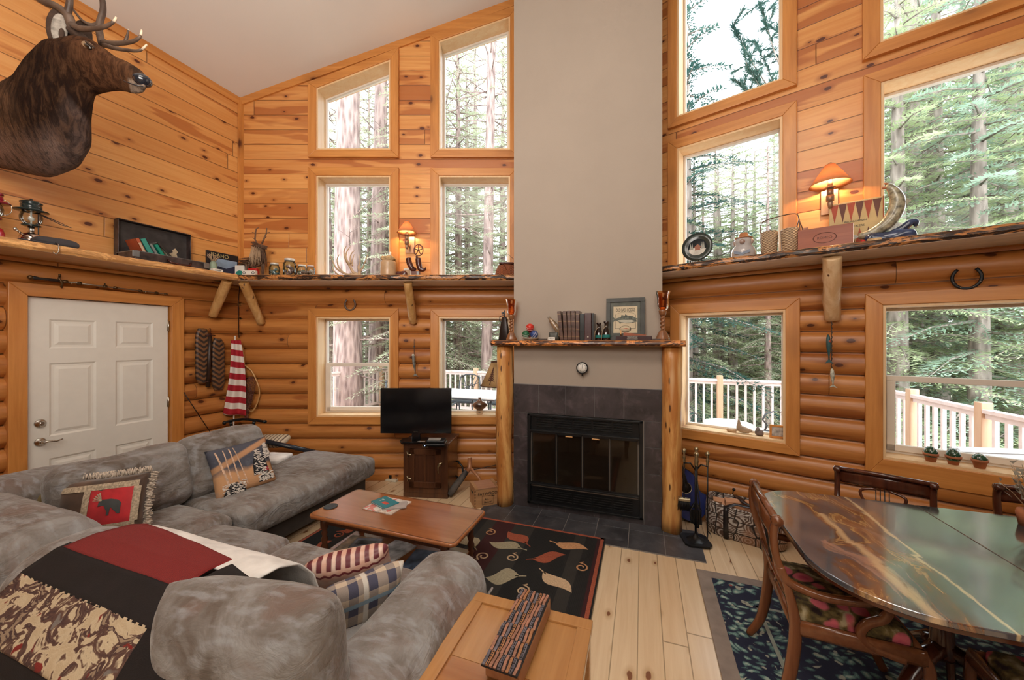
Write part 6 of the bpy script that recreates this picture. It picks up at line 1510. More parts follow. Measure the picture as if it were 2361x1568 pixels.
# ---- front shelf, left of chimney
t, k = on('A', 'game_box', 'upright white and teal box at the left corner of the shelf', 'box', 556, .22)
mb = MB(); mb.box(-.05,.05,-.03,.03,0,.14); mb.build('carton', M_WHITE, t, bevel=.002); mb = MB(); mb.prism([(-.05,.0),(.05,.0),(.05,.07),(.0,.085),(-.03,.07),(-.05,.03)], .0302, .0308, Matrix.Rotation(PI/2, 4, 'X')); mb.build('teal_print', M_TEAL, t)
t, k = on('A', 'tin', 'flat red tin behind the small white box', 'tin', 585, .25); mb = MB(); mb.box(-.05,.05,-.03,.03,0,.105); mb.build('tin_body', M_RED, t, bevel=.008)
t, k = on('A', 'card_box', 'low white box printed with two round marks', 'box', 576, .34); mb = MB(); mb.box(-.072,.072,-.02,.02,0,.062); mb.build('carton', M_WHITE, t, bevel=.002)
for xx in (-.05,.05): mb = MB(); mb.lathe([(.016,0),(.010,0),(.010,.001),(.016,.001)], 18, MX((xx,-.0201,.036), rx=PI/2), cap=False); mb.build('round_mark', M_BLACK, t)
# twig deer
t, k = on('A', 'twig_deer', 'standing deer figure woven from vines and twigs', 'figurine', 594, .20)
r = random.Random(3); G = lambda x, y_: ((x-600)/9.8*k, 0, (1395-y_)/9.8*k*.97)   # sketch frame of the figure, front view
mb = MB()
core = [((.0,0,.33),(.0,0,.20),.05,.075),((0,0,.20),(0,.02,.12),.075,.065)]
rings = []
def stick(p, q, r0): mb.tube([p, ((p[0]+q[0])/2+r.uniform(-.01,.01), (p[1]+q[1])/2+r.uniform(-.012,.012), (p[2]+q[2])/2), q], [r0, r0*.9, r0*.5], 4)
for i in range(90):   # neck and chest
    x0 = r.uniform(-.045,.05); x1 = x0*1.5+r.uniform(-.03,.03); stick((x0*.8+.03, r.uniform(-.04,.03), .37+r.uniform(-.02,.02)), (x1+.02, r.uniform(-.06,.03), .155+r.uniform(-.02,.05)), .004)
for i in range(90):   # body going back to the left
    z_ = r.uniform(.135,.235); stick((.0+r.uniform(-.05,.03), r.uniform(-.05,.05), z_), (-.20+r.uniform(-.02,.04), r.uniform(-.045,.045), z_+r.uniform(-.03,.01)), .004)
for i in range(60):   # head
    stick((-.045+r.uniform(-.02,.02), r.uniform(-.03,.03), .385+r.uniform(-.02,.035)), (.125+r.uniform(-.02,.01), r.uniform(-.055,-.02), .345+r.uniform(-.018,.018)), .0045)
tag(mb.build('woven_body', M_TWIG, t), kind='stuff')
mb = MB()
for lx, ly in ((-.02,-.03),(.08,-.03),(-.16,.03),(-.10,-.03)):
    for i in range(9): a = i*.7; mb.tube([(lx+.018*math.cos(a), ly+.018*math.sin(a), .16),(lx+.010*math.cos(a+1), ly+.01*math.sin(a+1), .0)], [.005,.004], 4)
mb.build('legs', M_TWIG, t)
mb = MB()
for i in range(40): x0 = r.uniform(-.03,.07); mb.tube([(x0, -.06, .34+r.uniform(-.04,.02)), (x0+r.uniform(-.02,.02), -.075, .24), (x0*1.2+r.uniform(-.03,.03), -.068, .14+r.uniform(-.02,.04))], [.0025,.003,.0015], 4)
tag(mb.build('chest_fringe', M_TWIGL, t), kind='stuff')
for sx, P_ in ((-1, [(-.01,0,.40),(-.03,0,.45),(-.025,0,.52),(-.015,0,.57),(.01,0,.585)]), (1, [(.05,0,.40),(.075,0,.46),(.10,0,.52),(.105,0,.58)])):
    mb = MB(); mb.tube(P_, [.011,.009,.008,.007,.005][:len(P_)], 6)
    b = Vector(P_[2]); mb.tube([b, b+Vector((sx*.04,0,.012))], [.006,.003], 5); mb.tube([Vector(P_[1]), Vector(P_[1])+Vector((sx*.03,0,.02))], [.006,.002], 5); mb.build('antler', M_TWIG, t)
# jars
def jar(lab, px_, off, r_, h, gm, lid, fill=None, bail=False, grp=None):
    t, k = on('A', 'glass_jar', lab, 'jar', px_, off)
    mb = MB(); mb.lathe([(r_*.9,0),(r_,.01),(r_,h*.72),(r_*.72,h*.86),(r_*.70,h*.95)], 26, cap=False); mb.lathe([(0,.001),(r_*.9,.001)], 26, cap=False); mb.build('glass', gm, t)
    mb = MB(); mb.lathe([(r_*.75,h*.88),(r_*.78,h*.89),(r_*.78,h*.985),(r_*.70,h),(0,h)], 26); mb.build('lid', lid, t)
    if fill:
        mb = MB(); rr = random.Random(int(px_))
        for i in range(26): mb.sphere((rr.uniform(-.6,.6)*r_, rr.uniform(-.6,.6)*r_, rr.uniform(.1,.6)*h), r_*rr.uniform(.14,.26), 7, 5)
        tag(mb.build('contents', fill, t), kind='stuff')
    return t
jar('small blue-green glass jar with pale lid, right of the twig deer', 633, .25, .055, .165, M_GLASSB, M_ZINC, plain('grey_stones', (.22,.26,.25), .7))
jar('tallest glass jar with white lid, filled with coloured keepsakes', 668, .25, .068, .215, M_GLASSB, M_ZINC, plain('mixed_keepsakes', (.36,.20,.18), .6, var=.9, nscale=40))
jar('wide clear jar with white-banded lid, third jar from the left', 696, .20, .052, .155, M_GLASSC, plain('white_lid', (.75,.74,.70), .4), plain('moss_balls', (.12,.16,.12), .8))
jar('clear jar with pink-checked lid next to the window trim', 716, .27, .045, .135, M_GLASSC, plain('pink_lid', (.68,.55,.52), .5), plain('shells', (.62,.52,.45), .5, var=.5))
t, k = on('A', 'pebble_dish', 'low glass dish of dark pebbles before the checked-lid jar', 'dish', 706, .36); mb = MB(); mb.lathe([(.03,0),(.06,.012),(.07,.045)], 22, cap=False); mb.build('dish', M_GLASSC, t); mb = MB(); rr = random.Random(4)
for i in range(24): mb.sphere((rr.uniform(-.042,.042), rr.uniform(-.042,.042), .03+rr.uniform(0,.015)), .011, 7, 5)
tag(mb.build('pebbles', plain('pebble', (.20,.15,.13), .5, var=.6, nscale=50), t), kind='stuff')
# shed antlers on the shelf
def tubes(parent, name, mat, segs, k, cx, base=1305, sc_=9.08, y=0.0, kr=1):
    for s_ in segs:
        pts = [((x-cx)/sc_*k, y+dy, (base-z_)/sc_*k) for x, z_, dy in s_[0]]
        mb = MB(); mb.tube(smoothp(pts, 3), [s_[1]+(s_[2]-s_[1])*i/(3*(len(pts)-1)) for i in range(3*(len(pts)-1)+1)], 8); mb.build(name, mat, parent)
t, k = on('A', 'shed_antlers', 'pair of curved shed deer antlers lying on the shelf before the window', 'antlers', 803, .24)
tubes(t, 'antler_tine', M_ANTL, [([(700,1230,0),(560,1240,0),(430,1190,0),(300,1100,.0),(230,960,0),(175,830,0)], .016,.004), ([(450,1200,0),(350,1080,.01),(310,930,.01),(365,815,0)], .012,.003), ([(350,1250,0),(260,1150,-.02),(230,1050,-.02)], .010,.003),
  ([(800,1260,0),(660,1190,0),(590,1060,0),(500,930,0),(465,760,0),(515,635,0)], .020,.004), ([(590,1040,0),(520,900,-.02),(545,760,-.02),(605,655,-.01)], .014,.003), ([(610,1000,0),(580,880,.02),(610,780,.02),(675,725,.02)], .012,.003), ([(640,1050,0),(620,930,.03),(655,800,.03)], .010,.003),
  ([(1040,1285,0),(860,1270,0),(740,1250,0),(600,1230,0)], .012,.018), ([(780,1240,0),(790,1150,0),(770,1080,0),(800,980,0),(795,840,0)], .020,.003), ([(790,1180,0),(860,1090,0),(910,960,0),(960,820,0)], .012,.003), ([(250,1280,-.03),(420,1285,-.03),(640,1270,-.03),(780,1240,0)], .010,.014)], k, 555)
t, k = on('A', 'stoneware_crock', 'tan stoneware crock with a cloth-tied top', 'crock', 895, .25)
mb = MB(); mb.lathe([(.085,0),(.088,.01),(.088,.165),(.080,.185),(.06,.195),(.0,.196)], 30); mb.build('crock_body', M_CLAY, t)
mb = MB(); mb.soft(.15,.13,.045,.02,12,(0,0,.01),.010,18); mb.build('folded_cloth', plain('straw_cloth', (.45,.30,.15), .9, var=.4, nscale=30), t, loc=(.0,.0,.212)); mb = MB(); mb.lathe([(.016,.0),(.016,.06),(.0,.065)], 10, MX((.02,0,.23))); mb.build('stopper', M_ZINC, t)
t, k = on('A', 'dark_stone', 'dark red-brown lump of ore beside the crock', 'stone', 926, .30); mb = MB(); mb.soft(.13,.07,.055,.02,10,(0,0,.01),.010,16); mb.build('stone', M_LTH, t, loc=(0,0,.029))
t, k = on('A', 'framed_card', 'small cream framed card standing behind the cowboy boots', 'picture frame', 940, .12); mb = MB(); mb.box(-.045,.045,-.006,.006,0,.13); mb.build('frame', M_WHITE, t, bevel=.002); mb = MB(); mb.box(-.032,.032,-.0072,-.006,.015,.115); mb.build('card', M_CLAY, t)
t, k = on('A', 'boot_figurine', 'glossy oxblood cowboy boots figurine on a block with a film reel above', 'figurine', 958, .28)
g = lambda x, z_: ((x-1960)/9.08*k, (1305-z_)/9.08*k)
mb = MB(); mb.box(*sorted((g(1885,0)[0], g(2050,0)[0])), -.03,.03,0,.065); mb.build('block', plain('stand_block', (.12,.035,.02), .4), t, bevel=.003)
mb = MB(); mb.box(g(2000,0)[0], g(2045,0)[0], -.032,-.029,.0,.062); mb.build('grey_plate', plain('blue_grey_plate', (.30,.34,.38), .5), t)
for dx, lean in ((-.035,-1),(.03,1)):
    mb = MB(); pts = [((dx-.045 if lean < 0 else dx-.0), 0, .215),((dx-.035 if lean < 0 else dx+.005),0,.16),((dx-.005 if lean < 0 else dx+.02),0,.10),((dx+.01 if lean < 0 else dx+.045),0,.085),((dx+.03 if lean < 0 else dx+.075),0,.09),((dx+.03 if lean<0 else dx+.085),0,.11)]
    mb.tube(smoothp(pts, 3), [.032]*5+[.030,.030,.028,.027,.025,.024,.021,.018,.014,.010,.007], 10); mb.build('boot', M_LTH, t)
mb = MB(); mb.tube([(.02,.01,.15),(.01,.01,.24)], .012, 7); mb.build('arm', M_LTH, t)
mb = MB(); rc = Vector((.033,.0,.305)); pts = [rc+Vector((.052*math.cos(a),0,.064*math.sin(a))) for a in [2*PI*i/24 for i in range(25)]]; mb.tube(pts, .006, 6); mb.sphere(rc, .016, 10, 6)
for i in range(5): a = i*2*PI/5+.3; mb.tube([rc, rc+Vector((.05*math.cos(a),0,.062*math.sin(a)))], .0055, 5)
mb.build('reel', plain('rusty_reel', (.14,.05,.03), .5), t)
# creel
t, k = on('A', 'fishing_creel', 'reddish wicker fishing creel at the chimney end of the shelf', 'basket', 1168, .22)
M_WICK = None
def wickermat(name, c1, c2, s1=150., s2=60.):
    t = NT(name); o = t.obj(); s = t.sep(o)
    a = t.math('SINE', t.math('MULTIPLY', s[2], s1)); ang = t.math('ARCTAN2', s[1], s[0]); b = t.math('SINE', t.math('MULTIPLY', ang, s2)); h = t.math('MULTIPLY', a, b)
    c = t.mix(t.mr(h, -.5, .6), c2, c1); return t.done(t.bsdf(c, .55, 0, t.bump(h, .8, .004)))
M_WICKR = wickermat('red_wicker', (.38,.11,.035), (.10,.025,.010), 260., 34.); M_WICKT = wickermat('tan_wicker', (.60,.44,.28), (.24,.15,.09), 300., 30.)
mb = MB(); rings = []
for z_, a, b in ((0,.125,.07),(.02,.135,.08),(.08,.125,.085),(.135,.10,.07),(.15,.085,.055)): rings.append([(math.cos(2*PI*i/30)*a, math.sin(2*PI*i/30)*b, z_) for i in range(30)])
mb.loft(rings); mb.build('wicker_body', M_WICKR, t); mb = MB(); mb.soft(.17,.12,.02,.008,8,(0,0,.008)); mb.build('lid', M_LTH, t, loc=(.0,0,.162)); mb = MB(); mb.tube([(-.05,-.06,.16),(-.02,-.075,.13),(0,-.088,.08)], .008, 6, flat=.3); mb.build('leather_strap', M_LTH, t); mb = MB(); mb.tube([(-.08,0,.15),(-.05,.0,.23),(.02,0,.27),(.08,0,.22)], .002, 4); mb.build('bail', M_IRON, t)
# ---- sconces
M_SHADE = NT('parchment_shade'); _t = M_SHADE; _c = _t.mix(_t.noise(_t.obj(), 8, 2), (.80,.46,.24), (.72,.38,.18)); M_SHADE = _t.done(_t.n('MixShader', {0: .45, 1: _t.n('BsdfDiffuse', {0: _c}), 2: _t.n('BsdfTranslucent', {0: (.9,.5,.25,1)})}))
_t = NT('lit_bulb'); M_BULB = _t.done(_t.n('Emission', {0: (1,.78,.5), 1: 30}))
M_SCON = plain('bronze_sconce', (.38,.24,.16), .4, .6)
def sconce(side, lab, px_, ytop, ybot, rb, e):
    f = {'A': wa, 'B': wb}[side]; OFF = .15
    c = f(px_, ybot, OFF); k = mpp(c); zt_ = f(px_, ytop, OFF).z; zb_ = f(px_, ybot, OFF).z+ .01; H = zt_-zb_
    t = thing('wall_sconce', lab, 'wall lamp', (c.x, c.y, zb_), RZ[side])
    mb = MB(); mb.lathe([(rb,0),(rb*.22,H)], 40, cap=False); mb.build('lamp_shade', M_SHADE, t, solid=.0015)
    mb = MB(); mb.lathe([(.012,-.02),(.018,-.02),(.018,.03),(.010,.03)], 14); mb.lathe([(.0,-.028),(.034,-.026),(.036,-.018),(.0,-.016)], 20); mb.lathe([(.022,-.085),(.022,-.028)], 16); mb.lathe([(.0,-.135),(.026,-.13),(.026,-.085),(.0,-.084)], 16); mb.lathe([(.0,-.19),(.012,-.185),(.020,-.15),(.015,-.135)], 14); mb.build('candle_arm', M_SCON, t)
    mb = MB(); mb.tube([(0,0,-.12),(0,OFF-.05,-.135),(0,OFF-.02,-.10)], .009, 8); mb.box(-.055,.055,OFF-.02,OFF-.005,-.20,.02); mb.build('back_plate', M_SCON, t, bevel=.002)
    mb = MB(); mb.lathe([(.012,H),(.012,H+.012),(0,H+.018)], 10); mb.build('finial', M_SCON, t)
    mb = MB(); mb.sphere((0,0,H*.35), .018, 12, 8); mb.build('bulb', M_BULB, t)
    l = bpy.data.lights.new('sconce_light', 'POINT'); l.energy = e; l.color = (1,.62,.30); l.shadow_soft_size = .03; lo = bpy.data.objects.new('sconce_light', l); COL.objects.link(lo); lo.parent = t; lo.location = (0,-.0,H*.30)
sconce('A', 'lit wall sconce with parchment shade between the windows left of the chimney', 938, 512, 540, .112, 15)
sconce('B', 'lit wall sconce with parchment shade above the backgammon board', 1914, 380, 430, .135, 17)
# ---- shelf right of the chimney
t, k = on('B', 'plate', 'dark green plate with snowy cabin scene on a stand', 'plate', 1608, .26)
c_z = wb(1607, 571, .26).z-ZS; R_ = .135
mb = MB(); Mp = MX((0,.0,c_z), rx=PI/2-.12); mb.lathe([(0,-.004),(.07,-.004),(.10,.006),(R_,.014),(R_,.018),(.10,.010),(.07,0),(0,0)], 44, Mp); mb.build('dish', plain('dark_green_glaze', (.025,.035,.030), .25, coat=.4), t)
mb = MB(); mb.lathe([(0,.0005),(.082,.0015),(.082,.0035),(0,.0025)], 40, Mp); mb.build('scene_disc', plain('night_sky_glaze', (.02,.025,.03), .3), t)
mb = MB(); mb.prism([(-.075,-.02),(-.03,-.005),(.03,-.01),(.075,-.02),(.06,-.055),(.02,-.076),(-.03,-.075),(-.065,-.05)], .004, .0050, Mp); mb.build('painted_snow', plain('painted_snow', (.62,.58,.52), .5, var=.3), t)
mb = MB(); mb.box(-.02,.025,-.03,.0,.005,.0058,Mp); mb.prism([(-.03,.0),(.035,.0),(.002,.03)], .005, .0060, Mp); mb.build('painted_cabin', plain('painted_cabin', (.30,.10,.05), .5), t)
mb = MB()
for x0 in (-.06,-.045,.04,.055): mb.prism([(x0-.010,-.02),(x0+.010,-.02),(x0,.05)], .005, .0056, Mp)
mb.build('painted_trees', plain('painted_trees', (.30,.30,.26), .5), t)
mb = MB(); mb.box(-.06,.06,-.05,.06,0,.012); mb.tube([(-.05,-.045,.01),(-.05,-.05,.04)], .006, 6); mb.tube([(.05,-.045,.01),(.05,-.05,.04)], .006, 6); mb.tube([(0,.05,.01),(0,.035,.18)], .006, 6); mb.build('plate_stand', M_BLACK, t, bevel=.002)
t, k = on('B', 'cookie_jar', 'grey-white ceramic bear-shaped jar with a brown hat', 'jar', 1714, .26)
mb = MB(); mb.lathe([(.075,0),(.09,.02),(.095,.06),(.085,.10),(.062,.125),(.068,.145),(.070,.17),(.055,.195),(.03,.205)], 28); mb.build('body', plain('grey_white_glaze', (.46,.44,.45), .15, coat=.8), t)
mb = MB(); mb.lathe([(.07,.185),(.072,.192),(.045,.198),(.042,.205),(.035,.235),(.0,.245)], 24); mb.build('hat_lid', plain('brown_glaze', (.40,.16,.06), .2, coat=.8), t)
for sx in (-1,1): mb = MB(); mb.sphere((sx*.062,-.01,.155), .026, 12, 8, (.6,.5,1)); mb.build('ear', plain('brown_grey_glaze', (.35,.25,.22), .2, coat=.6) if sx < 0 else bpy.data.materials['brown_grey_glaze'], t)
mb = MB(); mb.prism([(-.06,.07),(0,.05),(.06,.07),(.06,.045),(.02,.035),(0,.025),(-.02,.035),(-.06,.045)], .088, .094, Matrix.Rotation(PI/2, 4, 'X')); mb.build('blue_scarf', plain('slate_glaze', (.10,.13,.20), .3), t)
mb = MB(); mb.sphere((0,-.068,.15), .022, 12, 8); mb.build('muzzle', bpy.data.materials['brown_grey_glaze'], t)
t, k = on('B', 'bottle_basket', 'tan wicker two-bottle basket with a tall bentwood handle', 'basket', 1795, .28)
for xx in (-.065,.075):
    mb = MB(); mb.lathe([(.052,0),(.056,.02),(.064,.20),(.060,.205),(.058,.20),(.052,.03),(0,.028)], 26, MX((xx,0,0))); mb.build('woven_cup', M_WICKT, t)
mb = MB(); mb.tube(smoothp([(-.125,0,.12),(-.125,0,.24),(-.11,0,.30),(.0,0,.325),(.11,0,.325),(.135,0,.28),(.14,0,.20),(.14,0,.02)], 4), .009, 6, flat=.45, up=(1,0,0)); mb.tube([(.135,0,.27),(.115,-.02,.19)], .004, 4); mb.tube([(.137,0,.27),(.16,-.02,.18)], .004, 4); mb.build('bentwood_handle', plain('dark_bentwood', (.16,.09,.05), .4), t)
for i, (px_, h_, lab) in enumerate(((1838,.20,'red-brown leather book right behind the bottle basket'),(1856,.195,'tan leather book squeezed between the basket and the cigar box'))):
    t, k = on('B', 'book', lab, 'book', px_, .22); mb = MB(); mb.box(-.022,.022,-.08,.08,0,h_); mb.build('cover', plain('leather_book_%d' % i, ((.34,.09,.04),(.42,.18,.09))[i], .45, var=.3), t, bevel=.004); mb = MB(); mb.box(-.018,.018,-.07,.0815,.003,h_+.0004); mb.build('pages', M_PAPER, t)
t, k = on('B', 'cigar_box', 'flat reddish cedar cigar box standing on edge with a burnt oval stamp', 'box', 1901, .30)
M_CEDAR = wood('red_cedar', (.34,.085,.028), (.24,.05,.015), 0, 1, .4, .2); mb = MB(); mb.box(-.165,.165,-.015,.02,0,.175); mb.build('box', M_CEDAR, t, bevel=.002)
mb = MB(); mb.lathe([(.055,0),(.051,0),(.051,.0006),(.055,.0006)], 30, MX((0,-.0152,.09), rx=PI/2) @ Matrix.Diagonal((1.3,.75,1,1)), cap=False); mb.build('burnt_stamp', plain('burnt_brown', (.10,.025,.012), .6), t); text('stamp_lettering', 'ROMEO', .026, bpy.data.materials['burnt_brown'], t, (0,-.0156,.09))
mb = MB(); mb.box(.163,.166,-.014,.018,.0,.17); mb.build('steel_edge', M_NICKEL, t)
t, k = on('B', 'backgammon_board', 'upright backgammon box with red and brown points and cream field', 'game board', 1972, .14)
Wb, Hb = .155, .385
mb = MB(); mb.box(-Wb,Wb,0,.045,0,Hb); mb.build('case', plain('cream_board', (.62,.46,.22), .6, var=.1), t, bevel=.003)
M_P1 = plain('point_red', (.40,.07,.03), .6); M_P2 = plain('point_brown', (.14,.05,.035), .6)
for i in range(6):
    xa = -Wb+.008+i*(2*Wb-.016)/6; xb = xa+(2*Wb-.016)/6
    for j in (0, 1):
        z0, z1 = (Hb-.012, Hb-.16) if j == 0 else (.05, .17)
        mb = MB(); mb.prism([(xa,z0),(xb,z0),((xa+xb)/2,z1)], .0004, .0012, Matrix.Rotation(PI/2, 4, 'X')); mb.build('point', (M_P1, M_P2)[(i+j) % 2], t)
text('lettering', 'BACKGAMMON', .018, M_BLACK, t, (0,-.001,.225)); text('lettering', 'CHECKERS', .022, M_BLACK, t, (0,-.001,.185))
mb = MB(); mb.box(Wb-.001,Wb+.003,-.002,.046,0,Hb); mb.build('red_edge', M_P1, t)
t, k = on('B', 'trout_sculpture', 'leaping trout sculpture on a blue wave base at the window end', 'sculpture', 2040, .27)
M_TR = plain('speckled_trout', (.30,.28,.20), .3, var=.8, nscale=30, coat=.5)
P_ = smoothp([(-.14,0,.075),(-.07,0,.085),(.01,0,.14),(.055,0,.22),(.065,0,.30),(.045,0,.37),(.015,0,.425)], 4); n_ = len(P_)
mb = MB(); mb.tube(P_, [max(.006, .046*math.sin(PI*(.12+.80*i/(n_-1)))**.8) for i in range(n_)], 14, flat=1.0); mb.build('trout_body', M_TR, t)
mb = MB(); mb.tube([P_[-1]+Vector((0,0,.002)), P_[-1]+Vector((-.018,0,.015))], [.012,.004], 8); mb.tube([P_[-3], P_[-2]+Vector((-.03,0,-.01)), P_[-2]+Vector((-.035,0,.0))], [.014,.010,.004], 8); mb.build('open_jaw', plain('trout_mouth', (.42,.14,.06), .4), t)
mb = MB(); mb.add([(-.13,0,.075),(-.19,0,.10),(-.175,0,.075),(-.185,0,.045),(-.13,.012,.075),(-.19,.006,.10),(-.175,.006,.075),(-.185,.006,.045)], [(0,1,2,3),(7,6,5,4),(0,4,5,1),(1,5,6,2),(2,6,7,3),(3,7,4,0)]); mb.add([(.10,0,.24),(.135,0,.285),(.105,0,.31),(.10,.006,.24),(.135,.006,.285),(.105,.006,.31)], [(0,1,2),(5,4,3),(0,3,4,1),(1,4,5,2),(2,5,3,0)]); mb.build('fins', M_TR, t)
M_WAVE = plain('blue_wave_glaze', (.03,.05,.12), .2, var=.7, nscale=14, coat=.6); mb = MB(); mb.soft(.26,.13,.07,.03,12,(0,0,.01),.012,14); mb.build('wave_base', M_WAVE, t, loc=(.02,0,.036)); mb = MB(); mb.tube(smoothp([(.04,-.01,.06),(.09,-.01,.09),(.13,-.01,.125),(.155,-.01,.12),(.150,-.01,.09)], 3), [.028,.028,.027,.026,.026,.025,.024,.022,.020,.018,.014,.012,.008], 8); mb.build('curling_crest', M_WAVE, t)
mb = MB(); mb.soft(.08,.03,.03,.01,6); mb.build('amber_stones', plain('amber_pebbles', (.45,.32,.16), .5, var=.5, nscale=40), t, loc=(-.06,-.06,.02))
mb = MB(); mb.lathe([(.012,0),(.014,.02),(.010,.03),(0,.034)], 12); o = mb.build('red_dice_cup', M_RED, loc=wb(1990, 600, .33)); o.location.z = ZS; tag(o, 'tiny bright red cap left of the trout sculpture', 'cap')
# ================================================================ things on the mantel
ZM = 1.687
def onm(name, lab, cat, px_, y=-.075, rz=0, grp=None):
    p = yy(px_, 785, y); return thing(name, lab, cat, (p.x, p.y, ZM), rz, grp), mpp(p)
t, k = onm('cow_bell', 'dark bell-shaped iron bottle holder at the left end of the mantel', 'bell', 1163, -.09)
mb = MB(); mb.loft([[(x*s_, y*s_, z_) for x, y in rrect(-.052,.052,-.035,.035,.012,3)] for z_, s_ in ((.006,1),(.01,1.02),(.15,.70),(.225,.42),(.235,.38))]); mb.build('body', plain('brown_black_iron', (.020,.010,.008), .3, .3), t)
mb = MB(); mb.tube([(0,0,.235),(0,0,.30)], .005, 6); mb.sphere((-.018,0,.275),.014,8,6); mb.tube([(-.01,0,.255),(-.05,0,.24),(-.055,0,.20),(-.035,0,.18)], .004, 5); mb.build('twisted_handle', M_IRON, t); mb = MB(); mb.box(-.10,.07,-.05,.045,0,.006); mb.build('tray', M_BLACK, t, bevel=.002)
M_AMBW = wood('twisted_candlestick_wood', (.32,.13,.05), (.16,.06,.025), 2, 1.5, .25, .5); M_AMBG = glassmat('amber_glass', (.78,.36,.12), .10)
def candlestick(lab, px_, y, s):
    t, k = onm('candlestick', lab, 'candle holder', px_, y)
    mb = MB(); mb.lathe([(.055*s,0),(.058*s,.012*s),(.050*s,.03*s),(.035*s,.065*s),(.022*s,.085*s)], 8); mb.build('foot', M_AMBW, t, bevel=.003)
    mb = MB(); rings = []
    for i in range(40):
        f = i/39; z_ = (.08+.13*f)*s; ring = []
        for q in range(16):
            a = 2*PI*q/16; rr = (.0165+.005*math.cos(2*(a-f*13)))*s; ring.append((rr*math.cos(a), rr*math.sin(a), z_))
        rings.append(ring)
    mb.loft(rings); mb.build('twisted_stem', M_AMBW, t)
    mb = MB(); mb.lathe([(.018*s,.205*s),(.026*s,.215*s),(.030*s,.235*s),(.033*s,.245*s),(.030*s,.25*s),(.0,.25*s)], 24); mb.build('socket', M_AMBW, t)
    mb = MB(); mb.lathe([(.026*s,.25*s),(.040*s,.262*s),(.046*s,.29*s),(.046*s,.33*s),(.050*s,.37*s),(.062*s,.405*s)], 30, cap=False); mb.build('amber_glass_cup', M_AMBG, t)
    mb = MB(); mb.lathe([(0,.252*s),(.018*s,.252*s),(.018*s,.275*s),(0,.277*s)], 14); mb.build('candle', plain('candle_wax', (.75,.45,.2), .5), t)
candlestick('twisted wooden candlestick with amber glass cup at the left end of the mantel', 1179, -.11, 1.0)
candlestick('twisted wooden candlestick with amber glass cup at the right end of the mantel', 1528, -.09, 1.05)
t, k = onm('shallow_dish', 'shallow cream dish holding the striped balls', 'dish', 1223, -.085); mb = MB(); mb.lathe([(.035,0),(.05,.006),(.088,.022),(.085,.026),(.05,.010),(0,.008)], 30); mb.build('dish', plain('cream_ceramic', (.45,.38,.30), .4), t)
dx_, dy_ = t.location.x, t.location.y
def ball(lab, x, y, z, r_, c_, ry):
    t = thing('croquet_ball', lab, 'ball', (x, y, z), (.5, ry, 0)); mb = MB(); mb.sphere((0,0,0), r_, 26, 18); mb.build('ball', cov('ball_paint_%d' % int(c_[0]*1000+c_[1]*97), c_), t)
    for zz in (.006, -.006):
        mb = MB(); rr = math.sqrt(r_*r_-zz*zz); mb.lathe([(rr+.0003,zz*1.5-.0016),(rr+.0012,zz*1.5),(rr+.0003,zz*1.5+.0016)], 30, cap=False); mb.build('white_stripe', M_WHITE, t)
ball('red and white striped ball on top of the ball pile', dx_-.005, dy_, ZM+.125, .040, (.55,.03,.015), .3)
ball('blue ball with white stripes at the right of the dish', dx_+.042, dy_-.015, ZM+.058, .040, (.03,.06,.20), -.9)
ball('green ball with a white stripe at the left of the dish', dx_-.042, dy_-.018, ZM+.058, .038, (.01,.10,.04), .15)
ball('plain red ball behind the green one in the dish', dx_-.02, dy_+.045, ZM+.062, .038, (.50,.03,.02), 1.2)
t, k = onm('fish_figurine', 'small leaping fish figurine beside the brown books', 'figurine', 1277, -.075)
P_ = smoothp([(.05,0,.03),(.045,0,.08),(.02,0,.13),(-.02,0,.18),(-.045,0,.215)], 4); n_ = len(P_)
mb = MB(); mb.tube(P_, [max(.006, .028*math.sin(PI*(.15+.7*i/(n_-1)))) for i in range(n_)], 12); mb.build('fish_body', plain('brown_speckled_fish', (.26,.17,.10), .25, var=.8, nscale=40, coat=.6), t); mb = MB(); mb.tube([P_[-1], P_[-1]+Vector((-.014,0,.012))], [.016,.008], 8); mb.build('fish_head', plain('silver_brown', (.30,.26,.22), .3), t)
mb = MB(); mb.soft(.10,.06,.08,.02,8,(0,0,0),.006,20); mb.build('rock_base', plain('dark_rock', (.06,.06,.05), .4), t, loc=(.0,0,.041)); mb = MB(); mb.box(-.045,.02,-.045,-.03,0,.030); mb.build('name_plate', M_WHITE, t); text('plate_lettering', 'TROUT', .014, M_BLACK, t, (-.012,-.0455,.015))
mb = MB(); mb.box(-.04,.04,-.012,.012,0,.016); p = yy(1252, 785, -.08); o = mb.build('pocket_knife', plain('dark_horn', (.05,.03,.02), .4), loc=(p.x, p.y, ZM), bevel=.004); tag(o, 'small dark pocket knife lying right of the ball dish', 'knife')
M_BKB = plain('brown_leather_binding', (.075,.035,.024), .3, var=.6, nscale=20, coat=.3); M_BKD = plain('black_green_binding', (.010,.013,.013), .3, coat=.3); M_BKM = plain('dark_maroon_binding', (.06,.022,.022), .35)
x_ = yy(1294, 785, -.08).x
specs = [(.034,.272,M_BKB,'brown leather book, leftmost of the set on the mantel',-.10),(.034,.272,M_BKB,'brown leather book, second of the set on the mantel',-.04),(.034,.272,M_BKB,'brown leather book, third of the set on the mantel',-.03),(.034,.272,M_BKB,'brown leather book, fourth of the set on the mantel',-.02),(.036,.275,M_BKB,'brown leather book, last of the set on the mantel, beside the black one',0),
  (.040,.245,M_BKD,'black-green book between the brown set and the maroon book',0),(.062,.252,M_BKM,'thick dark maroon book with a small white mark on its spine',0),(.020,.25,M_BKD,'thin dark book at the right end of the mantel books',0)]
xl = x_
